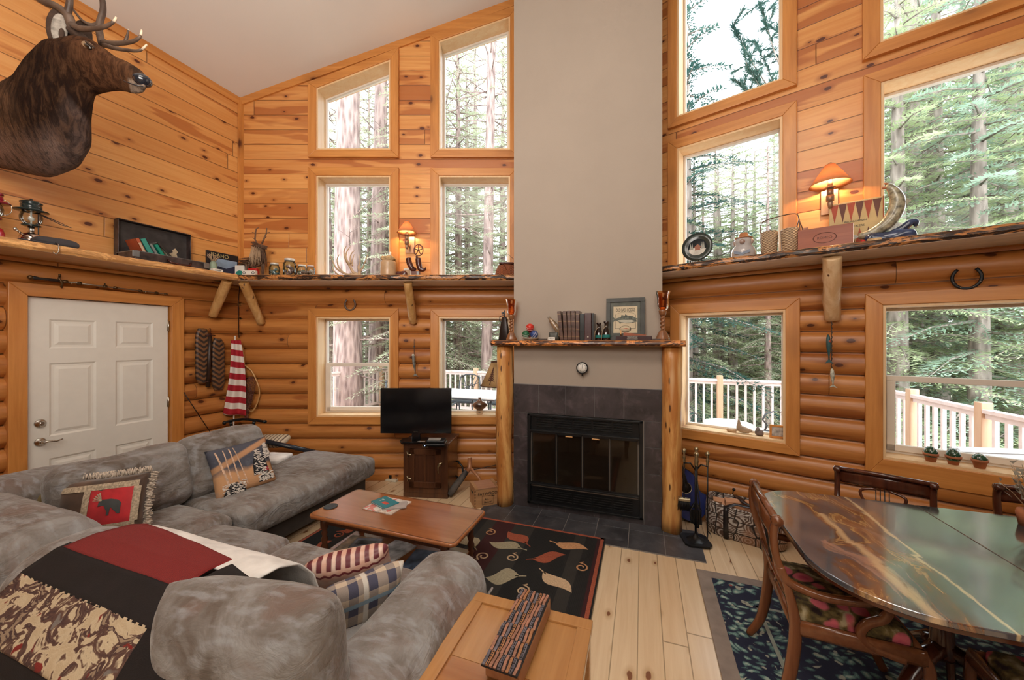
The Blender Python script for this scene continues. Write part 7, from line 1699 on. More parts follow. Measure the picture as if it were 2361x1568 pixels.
for i, (tk_, h_, m_, lab, tl) in enumerate(specs):
    t = thing('book', lab, 'book', (xl+.001, -.085, ZM+(.0035 if tl else 0)), (0, tl, 0), 'books on the mantel'); mb = MB(); mb.box(0,tk_,-.06,.07,0,h_); mb.build('cover', m_, t, bevel=.003)
    mb = MB(); mb.box(.004,tk_-.004,-.05,.0715,.004,h_+.0005); mb.build('pages', M_PAPER, t); xl += tk_+.003
    if m_ is M_BKB:
        mb = MB()
        for zz in (.03,.10,.17,.24): mb.box(.001,tk_-.001,-.0618,-.0598,zz,zz+.005)
        mb.build('raised_bands', plain('gilt', (.30,.19,.09), .35, .6) if i == 0 else bpy.data.materials['gilt'], t)
    if i == 6: mb = MB(); mb.lathe([(.008,0),(0,.0006)], 12, MX((tk_/2,-.0602,.03), rx=PI/2)); mb.build('spine_mark', M_WHITE, t)
M_BOT = plain('brown_black_bottle', (.022,.010,.008), .08, var=.3, coat=.8)
def bottle(lab, px_, s):
    t, k = onm('bottle', lab, 'bottle', px_, -.085); mb = MB(); mb.lathe([(.030*s,0),(.032*s,.006*s),(.032*s,.045*s),(.024*s,.085*s),(.015*s,.11*s),(.015*s,.135*s),(.022*s,.145*s),(.022*s,.155*s),(.0,.157*s)], 24); mb.build('glass_body', M_BOT, t)
    mb = MB(); mb.lathe([(.0322*s,.022*s),(.033*s,.03*s),(.0322*s,.046*s)], 24, cap=False); mb.build('teal_glaze_band', plain('teal_glaze', (.02,.16,.15), .15), t); mb = MB(); mb.tube([(.0,-.016*s,.12*s),(-.03*s,-.03*s,.08*s),(-.035*s,-.035*s,.0)], .002, 5); mb.build('cord', M_CREAM, t)
bottle('left one of the two dark glazed bottles on the mantel', 1381, 1.05); bottle('right one of the two dark glazed bottles, in front of the bass picture', 1398, 1.12)
# picture
pa = yy(1398, 775, -.03); pb_ = yy(1487, 775, -.03); Wp = pb_.x-pa.x; Hp = yy(1440, 687, -.03).z-ZM
t = thing('bass_picture', 'dark framed bass print lettered OLD BASS LODGE leaning on the chimney', 'picture', ((pa.x+pb_.x)/2, -.050, ZM), (-.09, 0, 0))
hw, fw = Wp/2, .038
mb = MB(); mb.box(-hw,hw,-.014,.012,0,fw); mb.box(-hw,hw,-.014,.012,Hp-fw,Hp); mb.box(-hw,-hw+fw,-.014,.012,fw,Hp-fw); mb.box(hw-fw,hw,-.014,.012,fw,Hp-fw); mb.build('frame', plain('dark_green_frame', (.030,.030,.024), .5, var=.4), t, bevel=.002)
mb = MB(); mb.box(-hw+fw,hw-fw,-.002,.004,fw,Hp-fw); mb.build('mat_board', plain('grey_mat', (.10,.105,.09), .7, var=.3), t)
w2, z0_, z1_ = Wp*.31, Hp*.17, Hp*.80
mb = MB(); mb.box(-w2,w2,-.0035,-.002,z0_,z1_); mb.build('print', plain('cream_print', (.58,.48,.33), .7, var=.08), t)
M_INK = plain('dark_ink', (.03,.03,.028), .6); text('title', 'OLD BASS LODGE', .040, M_INK, t, (0,-.0045,z1_-.035), sx=.80*w2/.16)
mb = MB(); bw = w2*.86; c1 = z0_+(z1_-z0_)*.16; c2 = z0_+(z1_-z0_)*.66
Rx = Matrix.Rotation(PI/2, 4, 'X')
arch = [(-bw,c1),(bw,c1),(bw,c2)]+[(bw*math.cos(a)*1.0, c2+.03*math.sin(a)) for a in [PI*i/14 for i in range(1,14)]]+[(-bw,c2)]
ar2 = [(x*.965, c1+.004+(z_-c1)*.965) for x, z_ in arch]; nn = len(arch)
mb.add([(x,-.0040,z_) for x,z_ in arch]+[(x,-.0040,z_) for x,z_ in ar2], [(i,(i+1)%nn,nn+(i+1)%nn,nn+i) for i in range(nn)]); mb.build('border_line', M_INK, t)
zc = z0_+(z1_-z0_)*.50; L_ = w2*1.05
fish = [(-L_,.028),(-L_*.80,.010),(-L_*.35,.026),(-L_*.30,.045),(-L_*.05,.036),(.0,.050),(L_*.2,.036),(L_*.6,.030),(L_*.98,.006),(L_*.85,-.004),(L_*.95,-.018),(L_*.6,-.030),(L_*.1,-.034),(-L_*.3,-.026),(-L_*.42,-.040),(-L_*.50,-.022),(-L_*.80,-.006),(-L_,-.026),(-L_*.94,0)]
mb = MB(); mb.prism([(x, zc+z_) for x, z_ in fish], .0042, .0050, Rx); mb.build('bass_silhouette', plain('bass_green', (.09,.10,.08), .6, var=.6, nscale=60), t)
mb = MB(); mb.prism([(-L_*.6,zc-.005),(-L_*.1,zc-.002),(L_*.5,zc-.004),(L_*.8,zc-.016),(L_*.5,zc-.026),(0,zc-.030),(-L_*.5,zc-.018)], .0051, .0055, Rx); mb.build('bass_belly', plain('bass_belly', (.42,.40,.32), .6), t)
mb = MB(); mb.lathe([(.0,0),(.030,0),(.030,.0008),(0,.0008)], 26, MX((0,-.0045,c1-.002), rx=PI/2) @ Matrix.Diagonal((1.7,1,1,1))); mb.build('oval_badge', M_INK, t); mb = MB(); mb.lathe([(.0,0),(.027,0),(.027,.0008),(0,.0008)], 26, MX((0,-.0050,c1-.002), rx=PI/2) @ Matrix.Diagonal((1.7,1,1,1))); mb.build('oval_badge_field', bpy.data.materials['cream_print'], t); mb = MB(); mb.prism([(-.03,c1),(.01,c1+.006),(.03,c1+.001),(.01,c1-.004)], .0059, .0063, Rx); mb.build('red_lure', M_P1, t)
t, k = onm('wooden_case', 'long dark case with small silver lettering in front of the bass picture', 'box', 1461, -.125); mb = MB(); mb.box(-.15,.15,-.025,.025,0,.040); mb.build('case', plain('dark_red_case', (.035,.008,.008), .3), t, bevel=.003); text('lettering', 'WINCHESTER', .014, M_NICKEL, t, (-.01,-.0255,.028)); text('lettering', 'ARMS COMPANY', .012, M_NICKEL, t, (-.01,-.0255,.012))
t, k = onm('pipe_case', 'brown wooden pipe case with two small pegs lying on the dark case', 'box', 1462, -.115, 0); t.location.z = ZM+.041; mb = MB(); mb.add([(-.09,-.015,0),(.10,-.015,0),(.10,.02,0),(-.09,.02,0),(-.09,-.015,.030),(.10,-.015,.008),(.10,.02,.008),(-.09,.02,.030)], [(0,3,2,1),(4,5,6,7),(0,1,5,4),(1,2,6,5),(2,3,7,6),(3,0,4,7)]); mb.build('wedge', M_CEDAR, t)
for xx in (-.115,-.104): mb = MB(); mb.lathe([(.006,0),(.004,.02),(.003,.05),(0,.052)], 8, MX((xx,0,0))); mb.build('peg', M_BRASS, t)
p = yy(1515, 785, -.13); mb = MB(); mb.box(-.07,.075,-.012,.012,0,.014); o = mb.build('folding_knife', plain('dark_knife', (.05,.025,.015), .4), bevel=.004, loc=(p.x, p.y, ZM)); tag(o, 'dark folding knife in front of the right-hand candlestick', 'knife')
# gauge
gp = ch = yy(1344, 848, 0); t = thing('gauge', 'small round black-rimmed gauge hanging under the mantel', 'gauge', (gp.x, 0, gp.z), 0)
mb = MB(); mb.lathe([(.0,0),(.045,0),(.050,.01),(.050,.035),(.056,.040),(.056,.050),(.047,.052),(.047,.046),(0,.046)], 36, Matrix.Rotation(PI/2, 4, 'X')); mb.build('rim', M_BLACK, t); mb = MB(); mb.lathe([(0,.0465),(.046,.0465),(.046,.048),(0,.048)], 30, Matrix.Rotation(PI/2, 4, 'X')); mb.build('dial', M_WHITE, t)
mb = MB()
for i in range(10): a = -.6+i*.48; mb.cbox(0,0,0,.003,.0006,.009, Matrix.Translation((.036*math.sin(a),-.0484,-.036*-math.cos(a))) @ Matrix.Rotation(a, 4, 'Y'))
mb.cbox(0,-.049,.012,.003,.0006,.04); mb.build('dial_marks', M_BLACK, t); mb = MB(); mb.cyl((0,-.03,-.055),(0,-.03,-.075),.008); mb.build('stem', M_BLACK, t)
# ================================================================ on the walls
def horseshoe(side, lab, px_, py_, c_, r0=.062):
    f = {'A': wa, 'B': wb}[side]; p = f(px_, py_, .045); t = thing('horseshoe', lab, 'horseshoe', p, RZ[side]); mb = MB()
    pts = [(r0*1.0*math.cos(a)*(1-.10*max(0, math.sin(a))), 0, r0*1.15*math.sin(a)) for a in [PI*.5+.72+(2*PI-1.44)*i/22 for i in range(23)]]
    rings = rect_sweep(pts, .010, .018, (0,1,0)); rings.build('shoe', c_, t); mb = MB()
    for i in (3,6,9,13,16,19): mb.sphere(Vector(pts[i])+Vector((0,-.006,0)), .004, 6, 4)
    tag(mb.build('nails', M_NICKEL, t), kind='stuff')
horseshoe('A', 'grey-brown horseshoe hung open end up above the far left window', 807, 702, plain('worn_iron', (.16,.12,.10), .5, .6)); horseshoe('B', 'black horseshoe hung open end up above the far right window', 2229, 640, plain('black_iron', (.02,.02,.022), .4, .5), .068)
# sword over the door
s0 = lw(70, 640, .07); s1 = lw(386, 679, .07); d = s1-s0; M_BRZ = plain('dark_bronze', (.13,.075,.035), .35, .8, var=.4); t = thing('sword', 'ornate bronze-hilted sword in its scabbard mounted above the white door', 'sword', (0,0,0))
q = lambda f: s0+d*f
mb = MB(); mb.tube([q(0), q(.03), q(.05), q(.17)], [.012,.014,.010,.013], 10); mb.build('grip', plain('black_grip', (.03,.025,.025), .4), t)
mb = MB(); mb.sphere(q(0), .017, 10, 8); mb.tube([q(.175)+Vector((0,-.0,.045)), q(.17)+Vector((0,0,.02)), q(.18), q(.19)+Vector((0,0,-.02)), q(.185)+Vector((0,0,-.045))], [.006,.008,.012,.008,.006], 7); mb.sphere(q(.175)+Vector((0,0,.048)), .009, 8, 6); mb.sphere(q(.187)+Vector((0,0,-.048)), .009, 8, 6); mb.build('crossguard', M_BRZ, t)
mb = MB(); mb.tube([q(.19), q(.60), q(.93), q(1)], [.013,.011,.009,.003], 8, flat=.5); mb.build('scabbard', plain('grey_steel_scabbard', (.30,.25,.20), .3, .8), t)
for f_, r_ in ((.21,.016),(.30,.016),(.48,.015),(.56,.014),(.76,.013),(.90,.013),(.985,.010)): mb = MB(); mb.tube([q(f_-.015), q(f_), q(f_+.015)], [r_*.8, r_, r_*.8], 8); mb.build('scabbard_band', M_BRZ, t)
mb = MB(); mb.tube([q(.48)+Vector((0,0,.012)), q(.48)+Vector((0,0,.03))], .005, 6); mb.build('hanging_ring', M_BRZ, t)
for f_ in (.25,.80): mb = MB(); a = q(f_); mb.tube([a+Vector((-.055,0,.0)), a+Vector((0,0,-.016)), a+Vector((.012,0,.0))], .003, 5); mb.build('hanger_peg', M_NICKEL, t)
# patterned boards (game boards of snake-like bands)
t_ = NT('chevron_bands'); o_ = t_.obj(); s_ = t_.sep(o_); zz = t_.math('ADD', s_[2], t_.math('MULTIPLY', t_.math('ABSOLUTE', s_[0]), -.75)); w_ = t_.math('ADD', t_.math('SINE', t_.math('MULTIPLY', zz, 118.0)), t_.math('MULTIPLY', t_.noise(o_, 22, 3), .6))
M_CHEV = t_.done(t_.bsdf(t_.mix(t_.mr(w_, .05, .5), (.035,.022,.020), (.20,.09,.035)), .45, 0, t_.bump(w_, .3, .004)))
def board(par, px0, px1, py0, py1, off, name):
    a = lw(px0, (py0+py1)/2, off); b = lw(px1, (py0+py1)/2, off); zt = lw((px0+px1)/2, py0, off).z; zb_ = lw((px0+px1)/2, py1, off).z; hw = abs(b.y-a.y)/2; H = zt-zb_
    mb = MB(); pr = [(-hw*.55,H/2),(hw*.45,H/2-.005),(hw*.9,H*.40),(hw,H*.30),(hw,-H*.36),(hw*.65,-H/2),(-hw*.55,-H/2+.005),(-hw*.95,-H*.38),(-hw,H*.30),(-hw*.9,H*.42)]
    rings = [[(x*s2, y, z_*s3) for x, z_ in pr] for y, s2, s3 in ((.018,.9,.97),(.006,1,1),(-.008,1,1),(-.022,.80,.95))]
    mb.loft(rings); o = mb.build(name, M_CHEV, par, bevel=.003); o.location = ((a.y+b.y)/2, -off, (zt+zb_)/2); return o
t = thing('snowshoe_bindings', 'pair of dark paddles with tan chevron bands hanging on the logs beside the door', 'wall decoration', (-4.03, 0, 0), PI/2)
board(t, 450, 484, 757, 886, .06, 'chevron_paddle'); board(t, 488, 517, 780, 901, .06, 'chevron_paddle')
a = lw(483, 770, .075); b = lw(478, 893, .075); mb = MB(); mb.tube([(a.y,-.08,a.z),((a.y+b.y)/2,-.085,(a.z+b.z)/2),(b.y,-.08,b.z)], .018, 8); mb.build('rolled_edge', plain('dark_roll', (.03,.015,.010), .4), t)
mb = MB(); 
for z_ in (a.z-.02, b.z+.06): mb.tube([(a.y-.05,-.085,z_),(a.y,-.10,z_+.004),(a.y+.05,-.085,z_)], .006, 5)
mb.tube([(a.y,-.06,a.z+.05),(a.y+.01,-.07,a.z+.06),(a.y,-.09,a.z)], .004, 5); mb.build('leather_ties', M_LTH, t)
# flag
t_ = NT('red_white_stripes'); s_ = t_.sep(t_.obj()); v_ = t_.math('FRACT', t_.math('MULTIPLY', t_.math('ADD', s_[2], t_.math('MULTIPLY', s_[0], .18)), 7.3)); M_FLAG = t_.done(t_.bsdf(t_.mix(t_.math('GREATER_THAN', v_, .5), (.42,.012,.025), (.80,.72,.66)), .8))
f0 = lw(545, 785, .10); f1 = lw(537, 955, .10); t = thing('striped_flag', 'red and white striped flag furled on a pole in the corner', 'flag', (f1.x+.02, f1.y+.02, 0), .9)
zt, zb_ = f0.z, f1.z; mb = MB()
def ff(u, v):
    z_ = zt+(zb_-zt)*v; w_ = .045+.065*v; x = (u-.5)*2*w_; return Vector((x+.015*math.sin(v*4), .03*math.sin(u*9+v*2)*(.4+v*.6), z_-.03*u*(v)))
mb.grid(ff, 26, 30); mb.build('flag_cloth', M_FLAG, t, solid=.002); mb = MB(); mb.tube([(-.03,.02,.02),(-.01,.02,zt+.03)], .007, 8); mb.sphere((-.01,.02,zt+.04), .012, 8, 6); mb.build('pole', M_PAPER, t)
mb = MB(); c0 = Vector((-3.99,-.51,2.33)); mb.tube([c0, lw(549,700,.05), lw(551,780,.06)], .004, 5); tag(mb.build('black_cord', M_BLACK), 'thin black cord hanging in the room corner from shelf to flag', 'cord')
mb = MB(); mb.tube([lw(424,905,.05), lw(450,945,.05), lw(492,1008,.05)], .004, 5); tag(mb.build('slanting_cord', M_BLACK), 'thin dark cord slanting down the logs right of the door casing', 'cord')
# landing net on the front wall
t = thing('landing_net', 'wooden fishing landing net hanging in the corner beside the flag', 'fishing net', FA.p(0,0,0), RZ['A'])
def la(px_, py_, off): 
    p = wa(px_, py_, off)-Vector(FA.p(0,0,0)); return Matrix.Rotation(-RZ['A'], 4, 'Z') @ p
mb = MB(); mb.tube(smoothp([la(558,800,.05), la(562,822,.05), la(563,842,.05)], 3), .016, 8, flat=.5); mb.build('handle', M_POLEX, t)
mb = MB(); mb.tube(smoothp([la(563,842,.055), la(580,856,.055), la(592,880,.055), la(598,900,.055), la(595,925,.055), la(580,950,.055), la(564,930,.055), la(556,890,.055), la(558,860,.055), la(563,842,.055)], 4), .008, 7); mb.build('hoop', M_POLEX, t)
t_ = NT('net_mesh'); o_ = t_.obj(); e = t_.n('TexVoronoi', {'Vector': o_, 'Scale': 55.0}, feature='DISTANCE_TO_EDGE'); _b = t_.bsdf((.12,.04,.03), .8); M_NET = t_.done(t_.n('MixShader', {0: t_.math('GREATER_THAN', e, .10), 1: _b, 2: t_.n('BsdfTransparent')}))
mb = MB(); c1_ = la(577,890,.055); c2_ = la(572,965,.07)
def nf(u, v): a = 2*PI*u; rr = .085*(1-v*.75); c = c1_+(c2_-c1_)*v; return Vector((c.x+rr*math.cos(a)*.9, c.y-.02*v+.03*math.sin(a)*(1-v*.5)-.012, c.z+rr*math.sin(a)*1.3*(1-v)))
mb.grid(nf, 20, 14); mb.build('netting', M_NET, t)
# exercise machine in the corner
em = thing('exercise_machine', 'black exercise machine with handlebar and long rail behind the chaise', 'exercise machine', (0,0,0))
h = lambda px_, py_, tt: at(px_, py_, tt)
mb = MB(); mb.tube(smoothp([h(517,976,3.95), h(528,972,3.95), h(560,967,3.98), h(592,970,4.0), h(610,973,4.0)], 3), .014, 8); mb.sphere(h(517,976,3.95), .020, 8, 6); mb.sphere(h(611,973,4.0), .020, 8, 6); mb.build('handlebar', M_GLOSS, em)
mb = MB(); mb.tube(smoothp([h(532,974,3.95), h(536,990,3.96), h(548,992,3.97), h(566,985,3.98), h(582,985,4.0), h(586,972,4.0)], 3), .016, 8); mb.build('console_loop', M_GLOSS, em); mb = MB(); mb.sphere(h(573,986,3.95), .025, 12, 8); mb.build('round_dial', plain('grey_dial', (.28,.32,.34), .3), em)
p0 = h(578,992,3.98); mb = MB(); mb.tube([p0, h(587,1020,3.98), Vector((h(590,1040,3.95).x, h(590,1040,3.95).y, .02))], .028, 8); mb.build('upright', M_BLACK, em)
mb = MB(); ra = h(598,1015,3.95); rb_ = h(735,1045,4.18); mb.tube([ra, rb_], .035, 8, flat=.7); mb.build('rail', plain('blue_black_rail', (.015,.02,.03), .3), em)
mb = MB(); mb.tube([Vector((rb_.x-.1, rb_.y-.02, .02)), Vector((rb_.x-.1, rb_.y-.02, rb_.z))], .02, 6); mb.tube([Vector((ra.x-.25, ra.y-.0, .02)), Vector((ra.x+.25, ra.y, .02))], .02, 6); mb.build('foot', M_BLACK, em)
t_ = NT('cream_stripe_cloth'); s_ = t_.sep(t_.obj()); v_ = t_.math('FRACT', t_.math('MULTIPLY', s_[0], 26.0)); M_STR = t_.done(t_.bsdf(t_.mix(t_.math('GREATER_THAN', v_, .7), (.62,.52,.38), (.16,.11,.08)), .9))
mb = MB(); mb.soft(.34,.20,.07,.03,10,(0,0,.015),.004); o = mb.build('striped_cushion', M_STR, loc=h(626,1017,4.12), rot=(.25,0,.34)); tag(o, 'beige striped cushion propped on the exercise machine by the logs', 'cushion')
mb = MB(); mb.soft(.30,.26,.05,.02,10,(0,0,.01),.012,9); o = mb.build('white_towel', M_WHT, loc=(h(625,1052,3.75).x, h(625,1052,3.75).y, .485), rot=(0,0,.3)); tag(o, 'crumpled white towel at the back of the chaise', 'towel')
# hanging fish
def fish_part(par, name, mat, p, q, r_, m2=None):
    d = q-p; P_ = [p+d*f_ for f_ in (0,.12,.3,.5,.7,.85,1)]; mb = MB(); mb.tube(P_, [r_*x for x in (.35,.8,1,.95,.65,.35,.28)], 12, flat=.6, up=(1,0,0)); o = mb.build(name, mat, par)
    mb = MB(); u = Vector((1,0,0)); mb.add([q-d*.02-u*.004, q+d*.16-u*r_*1.1, q+d*.10, q+d*.16+u*r_*1.1, q-d*.02+u*.004], [(0,1,2,3,4)]); mb.build('tail_fin', mat, par, solid=.003); return o
M_FSH = plain('grey_trout_paint', (.22,.22,.20), .35, var=.6, nscale=30); M_FSB = plain('teal_trout_paint', (.03,.09,.10), .3, var=.3, nscale=30); M_FSW = plain('white_fish_paint', (.50,.50,.42), .5, var=.5, nscale=40)
p = wa(955, 785, .07); t = thing('hanging_trout', 'grey carved trout hanging on a wire between the left windows', 'fish carving', (p.x, p.y, 0), RZ['A'])
z = lambda py_: wa(955, py_, .07).z
mb = MB(); mb.tube([(0,.03,z(785)),(0,0,z(783)),(.0,-.0,z(795)),(0,0,z(820))], .003, 5); mb.cbox(0,0,z(800),.012,.012,.02); mb.build('wire', M_IRON, t); fish_part(t, 'trout_body', M_FSH, Vector((-.012,0,z(817))), Vector((.012,0,z(862))), .030)
mb = MB(); mb.sphere((-.012,-.0,z(820)), .018, 10, 8); mb.build('pale_head', M_FSW, t)
p = wb(1913, 760, .14); k = mpp(p); t = thing('hanging_fish_string', 'chain with a blue-green trout and a white fish below the pale brace', 'fish carving', (p.x, p.y, 0), RZ['B']); z = lambda py_: wb(1913, py_, .14).z
mb = MB()
for i in range(22): zz = z(745)+(z(850)-z(745))*i/21; mb.tube([(0.012+(.003 if i%2 else -.003),0,zz+.008),(0.012-(.003 if i%2 else -.003),0,zz-.012)], .003, 4)
mb.build('chain', M_IRON, t); fish_part(t, 'trout_body', M_FSB, Vector((-.010,-.005,z(772))), Vector((-.004,-.005,z(830))), .026)
mb = MB(); mb.sphere((-.004,-.018,z(788)), .013, 8, 6); mb.build('red_gill', M_P1, t); fish_part(t, 'white_fish_body', M_FSW, Vector((.014,-.005,z(850))), Vector((.020,-.005,z(888))), .024)
# ================================================================ window sills
def sill(side, name, lab, cat, px_, py_, off, z_, rz=0, grp=None):
    p = {'A': wa, 'B': wb}[side](px_, py_, off); p.z = z_; return thing(name, lab, cat, p, RZ[side]+rz, grp)
t = sill('A', 'decoy_vase', 'small glazed brown bulbous vase on the sill right of the television', 'vase', 1106, 950, -.04, .791)
mb = MB(); mb.box(-.038,.038,-.022,.022,0,.045); mb.build('pedestal', M_CLAY, t, bevel=.002); text('plate', '1887', .020, M_BLACK, t, (0,-.0225,.022)); mb = MB(); mb.lathe([(.03,.045),(.06,.07),(.095,.105),(.085,.13),(.04,.155),(.02,.168),(.016,.19),(.022,.20),(0,.201)], 34, Matrix.Diagonal((1,.55,1,1))); mb.build('bulb', plain('amber_brown_glaze', (.17,.08,.045), .12, var=.7, nscale=12, coat=.8), t)
# floor lamp with pine tree shade, pole behind the log post
p = wa(1150, 860, .22); t = thing('floor_lamp', 'lamp with tan shade and pine tree silhouette beside the left log post', 'lamp', (p.x, p.y, 0), RZ['A']); zb_ = wa(1150, 890, .22).z; zt = wa(1150, 836, .22).z
rb, rt_ = .205, .085
mb = MB(); mb.lathe([(rb,zb_),(rt_,zt)], 40, cap=False); mb.build('lamp_shade', plain('tan_parchment', (.48,.30,.13), .8, var=.15), t, solid=.002)
mb = MB(); 
for zz, rr in ((zb_, rb), (zt, rt_)): mb.tube([((rr+.001)*math.cos(2*PI*i/40), (rr+.001)*math.sin(2*PI*i/40), zz+.006) for i in range(41)], .007, 5)
mb.build('laced_rim', plain('dark_lacing', (.12,.06,.035), .7), t)
mb = MB(); zc0, zc1 = zb_+.05, zt-.05
def shp(ang, zz): rr = rb+(rt_-rb)*(zz-zb_)/(zt-zb_)+.004; return (rr*math.sin(ang), -rr*math.cos(ang), zz)
for j in range(7):
    f_ = j/7; z0_ = zc0+(zc1-zc0)*(.10+.9*f_); z1_ = z0_+(zc1-zc0)*.20; wv = .26*(1-f_)+.05; a0 = -.50
    mb.add([shp(a0-wv, z0_-.008), shp(a0-wv*.4, z0_+.004), shp(a0, z0_), shp(a0+wv*.4, z0_+.004), shp(a0+wv, z0_-.008), shp(a0, z1_)], [(0,1,5),(1,2,5),(2,3,5),(3,4,5)])
mb.add([shp(a0-.03, zc0-.02), shp(a0+.03, zc0-.02), shp(a0+.03, zc0+.04), shp(a0-.03, zc0+.04)], [(0,1,2,3)]); mb.build('pine_silhouette', plain('pine_print', (.09,.035,.02), .8), t)
mb = MB(); mb.cyl((0,0,.02),(0,0,zt+.01),.010); mb.lathe([(0,0),(.12,0),(.12,.02),(.02,.03)], 24); mb.build('pole', M_IRON, t)
# cacti
M_TERR = plain('terracotta', (.45,.16,.07), .8, var=.15); M_CACT = plain('glossy_cactus_green', (.012,.060,.030), .2, var=.5, nscale=40, coat=.6)
for i, (px_, py_, h_, lab) in enumerate(((2146,1062,.055,'painted stone cactus in a clay pot, leftmost of the three on the sill'),(2198,1072,.060,'painted stone cactus in a clay pot, middle of the three on the sill'),(2259,1080,.045,'painted stone cactus in a clay pot, rightmost of the three on the sill'))):
    t = sill('B', 'potted_cactus', lab, 'cactus', px_, py_, -.035, .784, 0, 'cacti on the right window sill')
    mb = MB(); mb.lathe([(.026,0),(.036,.045),(.041,.045),(.043,.062),(.037,.062),(.034,.050),(0,.050)], 26); mb.build('pot', M_TERR, t)
    mb = MB(); mb.sphere((0,0,.058), .038, 20, 12, (1,1,h_/.04)); mb.build('cactus_body', M_CACT, t); mb = MB(); rr = random.Random(i)
    for q in range(34):
        a, b_ = rr.uniform(0,2*PI), rr.uniform(.1,1.3); n_ = Vector((math.cos(a)*math.cos(b_), math.sin(a)*math.cos(b_), math.sin(b_)*h_/.04)); mb.sphere(Vector((0,0,.058))+n_*.038, .0028, 6, 4)
    tag(mb.build('white_dots', M_WHITE, t), kind='stuff')
# things on the sill right of the mantel
t = sill('B', 'framed_photo', 'small wooden framed photo leaning in the right corner of the sill', 'picture frame', 1793, 1018, -.06, .794, .15)
mb = MB(); mb.box(-.062,.062,-.008,.006,0,.018); mb.box(-.062,.062,-.008,.006,.102,.12); mb.box(-.062,-.044,-.008,.006,.018,.102); mb.box(.044,.062,-.008,.006,.018,.102); mb.build('frame', M_CASE[0], t, bevel=.002); mb = MB(); mb.box(-.044,.044,-.002,.002,.018,.102); mb.build('photo', plain('pale_photo', (.45,.42,.40), .4, var=.6, nscale=25), t)
t = sill('B', 'driftwood_bird', 'pale carved driftwood bird on the sill', 'carving', 1714, 1000, -.07, .794)
mb = MB(); mb.tube(smoothp([(-.04,0,.125),(-.035,0,.09),(-.03,0,.05),(.0,0,.035),(.05,0,.028),(.06,0,.02)], 3), [.008,.010,.013,.016,.020,.026,.032,.034,.034,.033,.030,.026,.024,.022,.020,.016], 10); mb.build('body', plain('weathered_wood', (.42,.30,.20), .8, var=.3), t)
t = sill('B', 'sill_stone', 'small dark triangular stone beside the driftwood bird', 'stone', 1751, 1005, -.07, .794); mb = MB(); mb.soft(.07,.05,.05,.02,8,(0,0,0),.008,20); mb.build('base', plain('brown_rock', (.14,.10,.09), .6, var=.5), t, loc=(0,0,.026)); mb = MB(); mb.lathe([(.022,0),(.016,.03),(0,.05)], 8, MX((-.012,0,.035))); mb.build('peak', plain('grey_rock', (.22,.19,.18), .6), t)
t = sill('B', 'bark_piece', 'small flat piece of amber bark on the sill left of the driftwood bird', 'bark', 1687, 997, -.07, .794); mb = MB(); mb.soft(.085,.04,.030,.01,8,(0,0,0),.008,18); mb.build('bark', M_CLAY, t, loc=(0,0,.017))
# dried plant on the dining table at the right edge
p = fl(2378, 1215, .75); t = thing('dried_plant', 'dried grey-tan plant in a pot at the right edge on the dining table', 'plant', (p.x, p.y, .7505)); mb = MB(); mb.lathe([(.04,0),(.05,.06),(.045,.08),(0,.075)], 18); mb.build('pot', M_TERR, t); mb = MB(); lf = MB(); rr = random.Random(9)
for i in range(26):
    a = rr.uniform(0,2*PI); tip = Vector((math.cos(a)*rr.uniform(.03,.12), math.sin(a)*rr.uniform(.03,.12), rr.uniform(.12,.30))); mb.tube([(0,0,.07), tip*.6+Vector((0,0,.04)), tip], [.003,.002,.001], 4)
    for q in range(4): c = tip*(.6+.13*q)+Vector((0,0,.01)); lf.add([c, c+Vector((rr.uniform(-.02,.02), rr.uniform(-.02,.02), .01)), c+Vector((rr.uniform(-.02,.02), rr.uniform(-.02,.02), .025))], [(0,1,2)])
mb.build('stems', M_TWIGL, t); tag(lf.build('dry_leaves', plain('dry_leaf', (.36,.33,.27), .8), t), kind='stuff')
# ================================================================ elk mount
def E(px_, py_, t_): return at(px_, py_, t_)
SEC = [((-150,165),(-150,420),2.60,.30,0),((-70,190),(-40,372),2.55,.29,0),((0,203),(45,388),2.47,.28,0),((32,186),(112,402),2.42,.25,1),((52,160),(178,378),2.39,.20,1),((68,137),(205,330),2.37,.165,2),((86,120),(203,270),2.35,.140,2),((106,104),(208,226),2.34,.125,3),
       ((135,97),(214,209),2.33,.120,3),((172,88),(236,206),2.32,.115,4),((208,94),(258,205),2.31,.098,4),((240,114),(278,206),2.30,.078,4),((268,134),(293,209),2.29,.064,5),((290,143),(303,213),2.28,.066,5),((312,156),(320,214),2.275,.062,6),((327,166),(331,211),2.27,.052,6),((336,176),(337,203),2.268,.034,6),((339,186),(339,194),2.267,.012,6)]
COLS = [(.10,.055,.032),(.018,.008,.005),(.015,.006,.0035),(.030,.012,.006),(.075,.030,.013),(.080,.034,.015),(.050,.026,.016)]
rings = []; cmap = {}; NR = 28
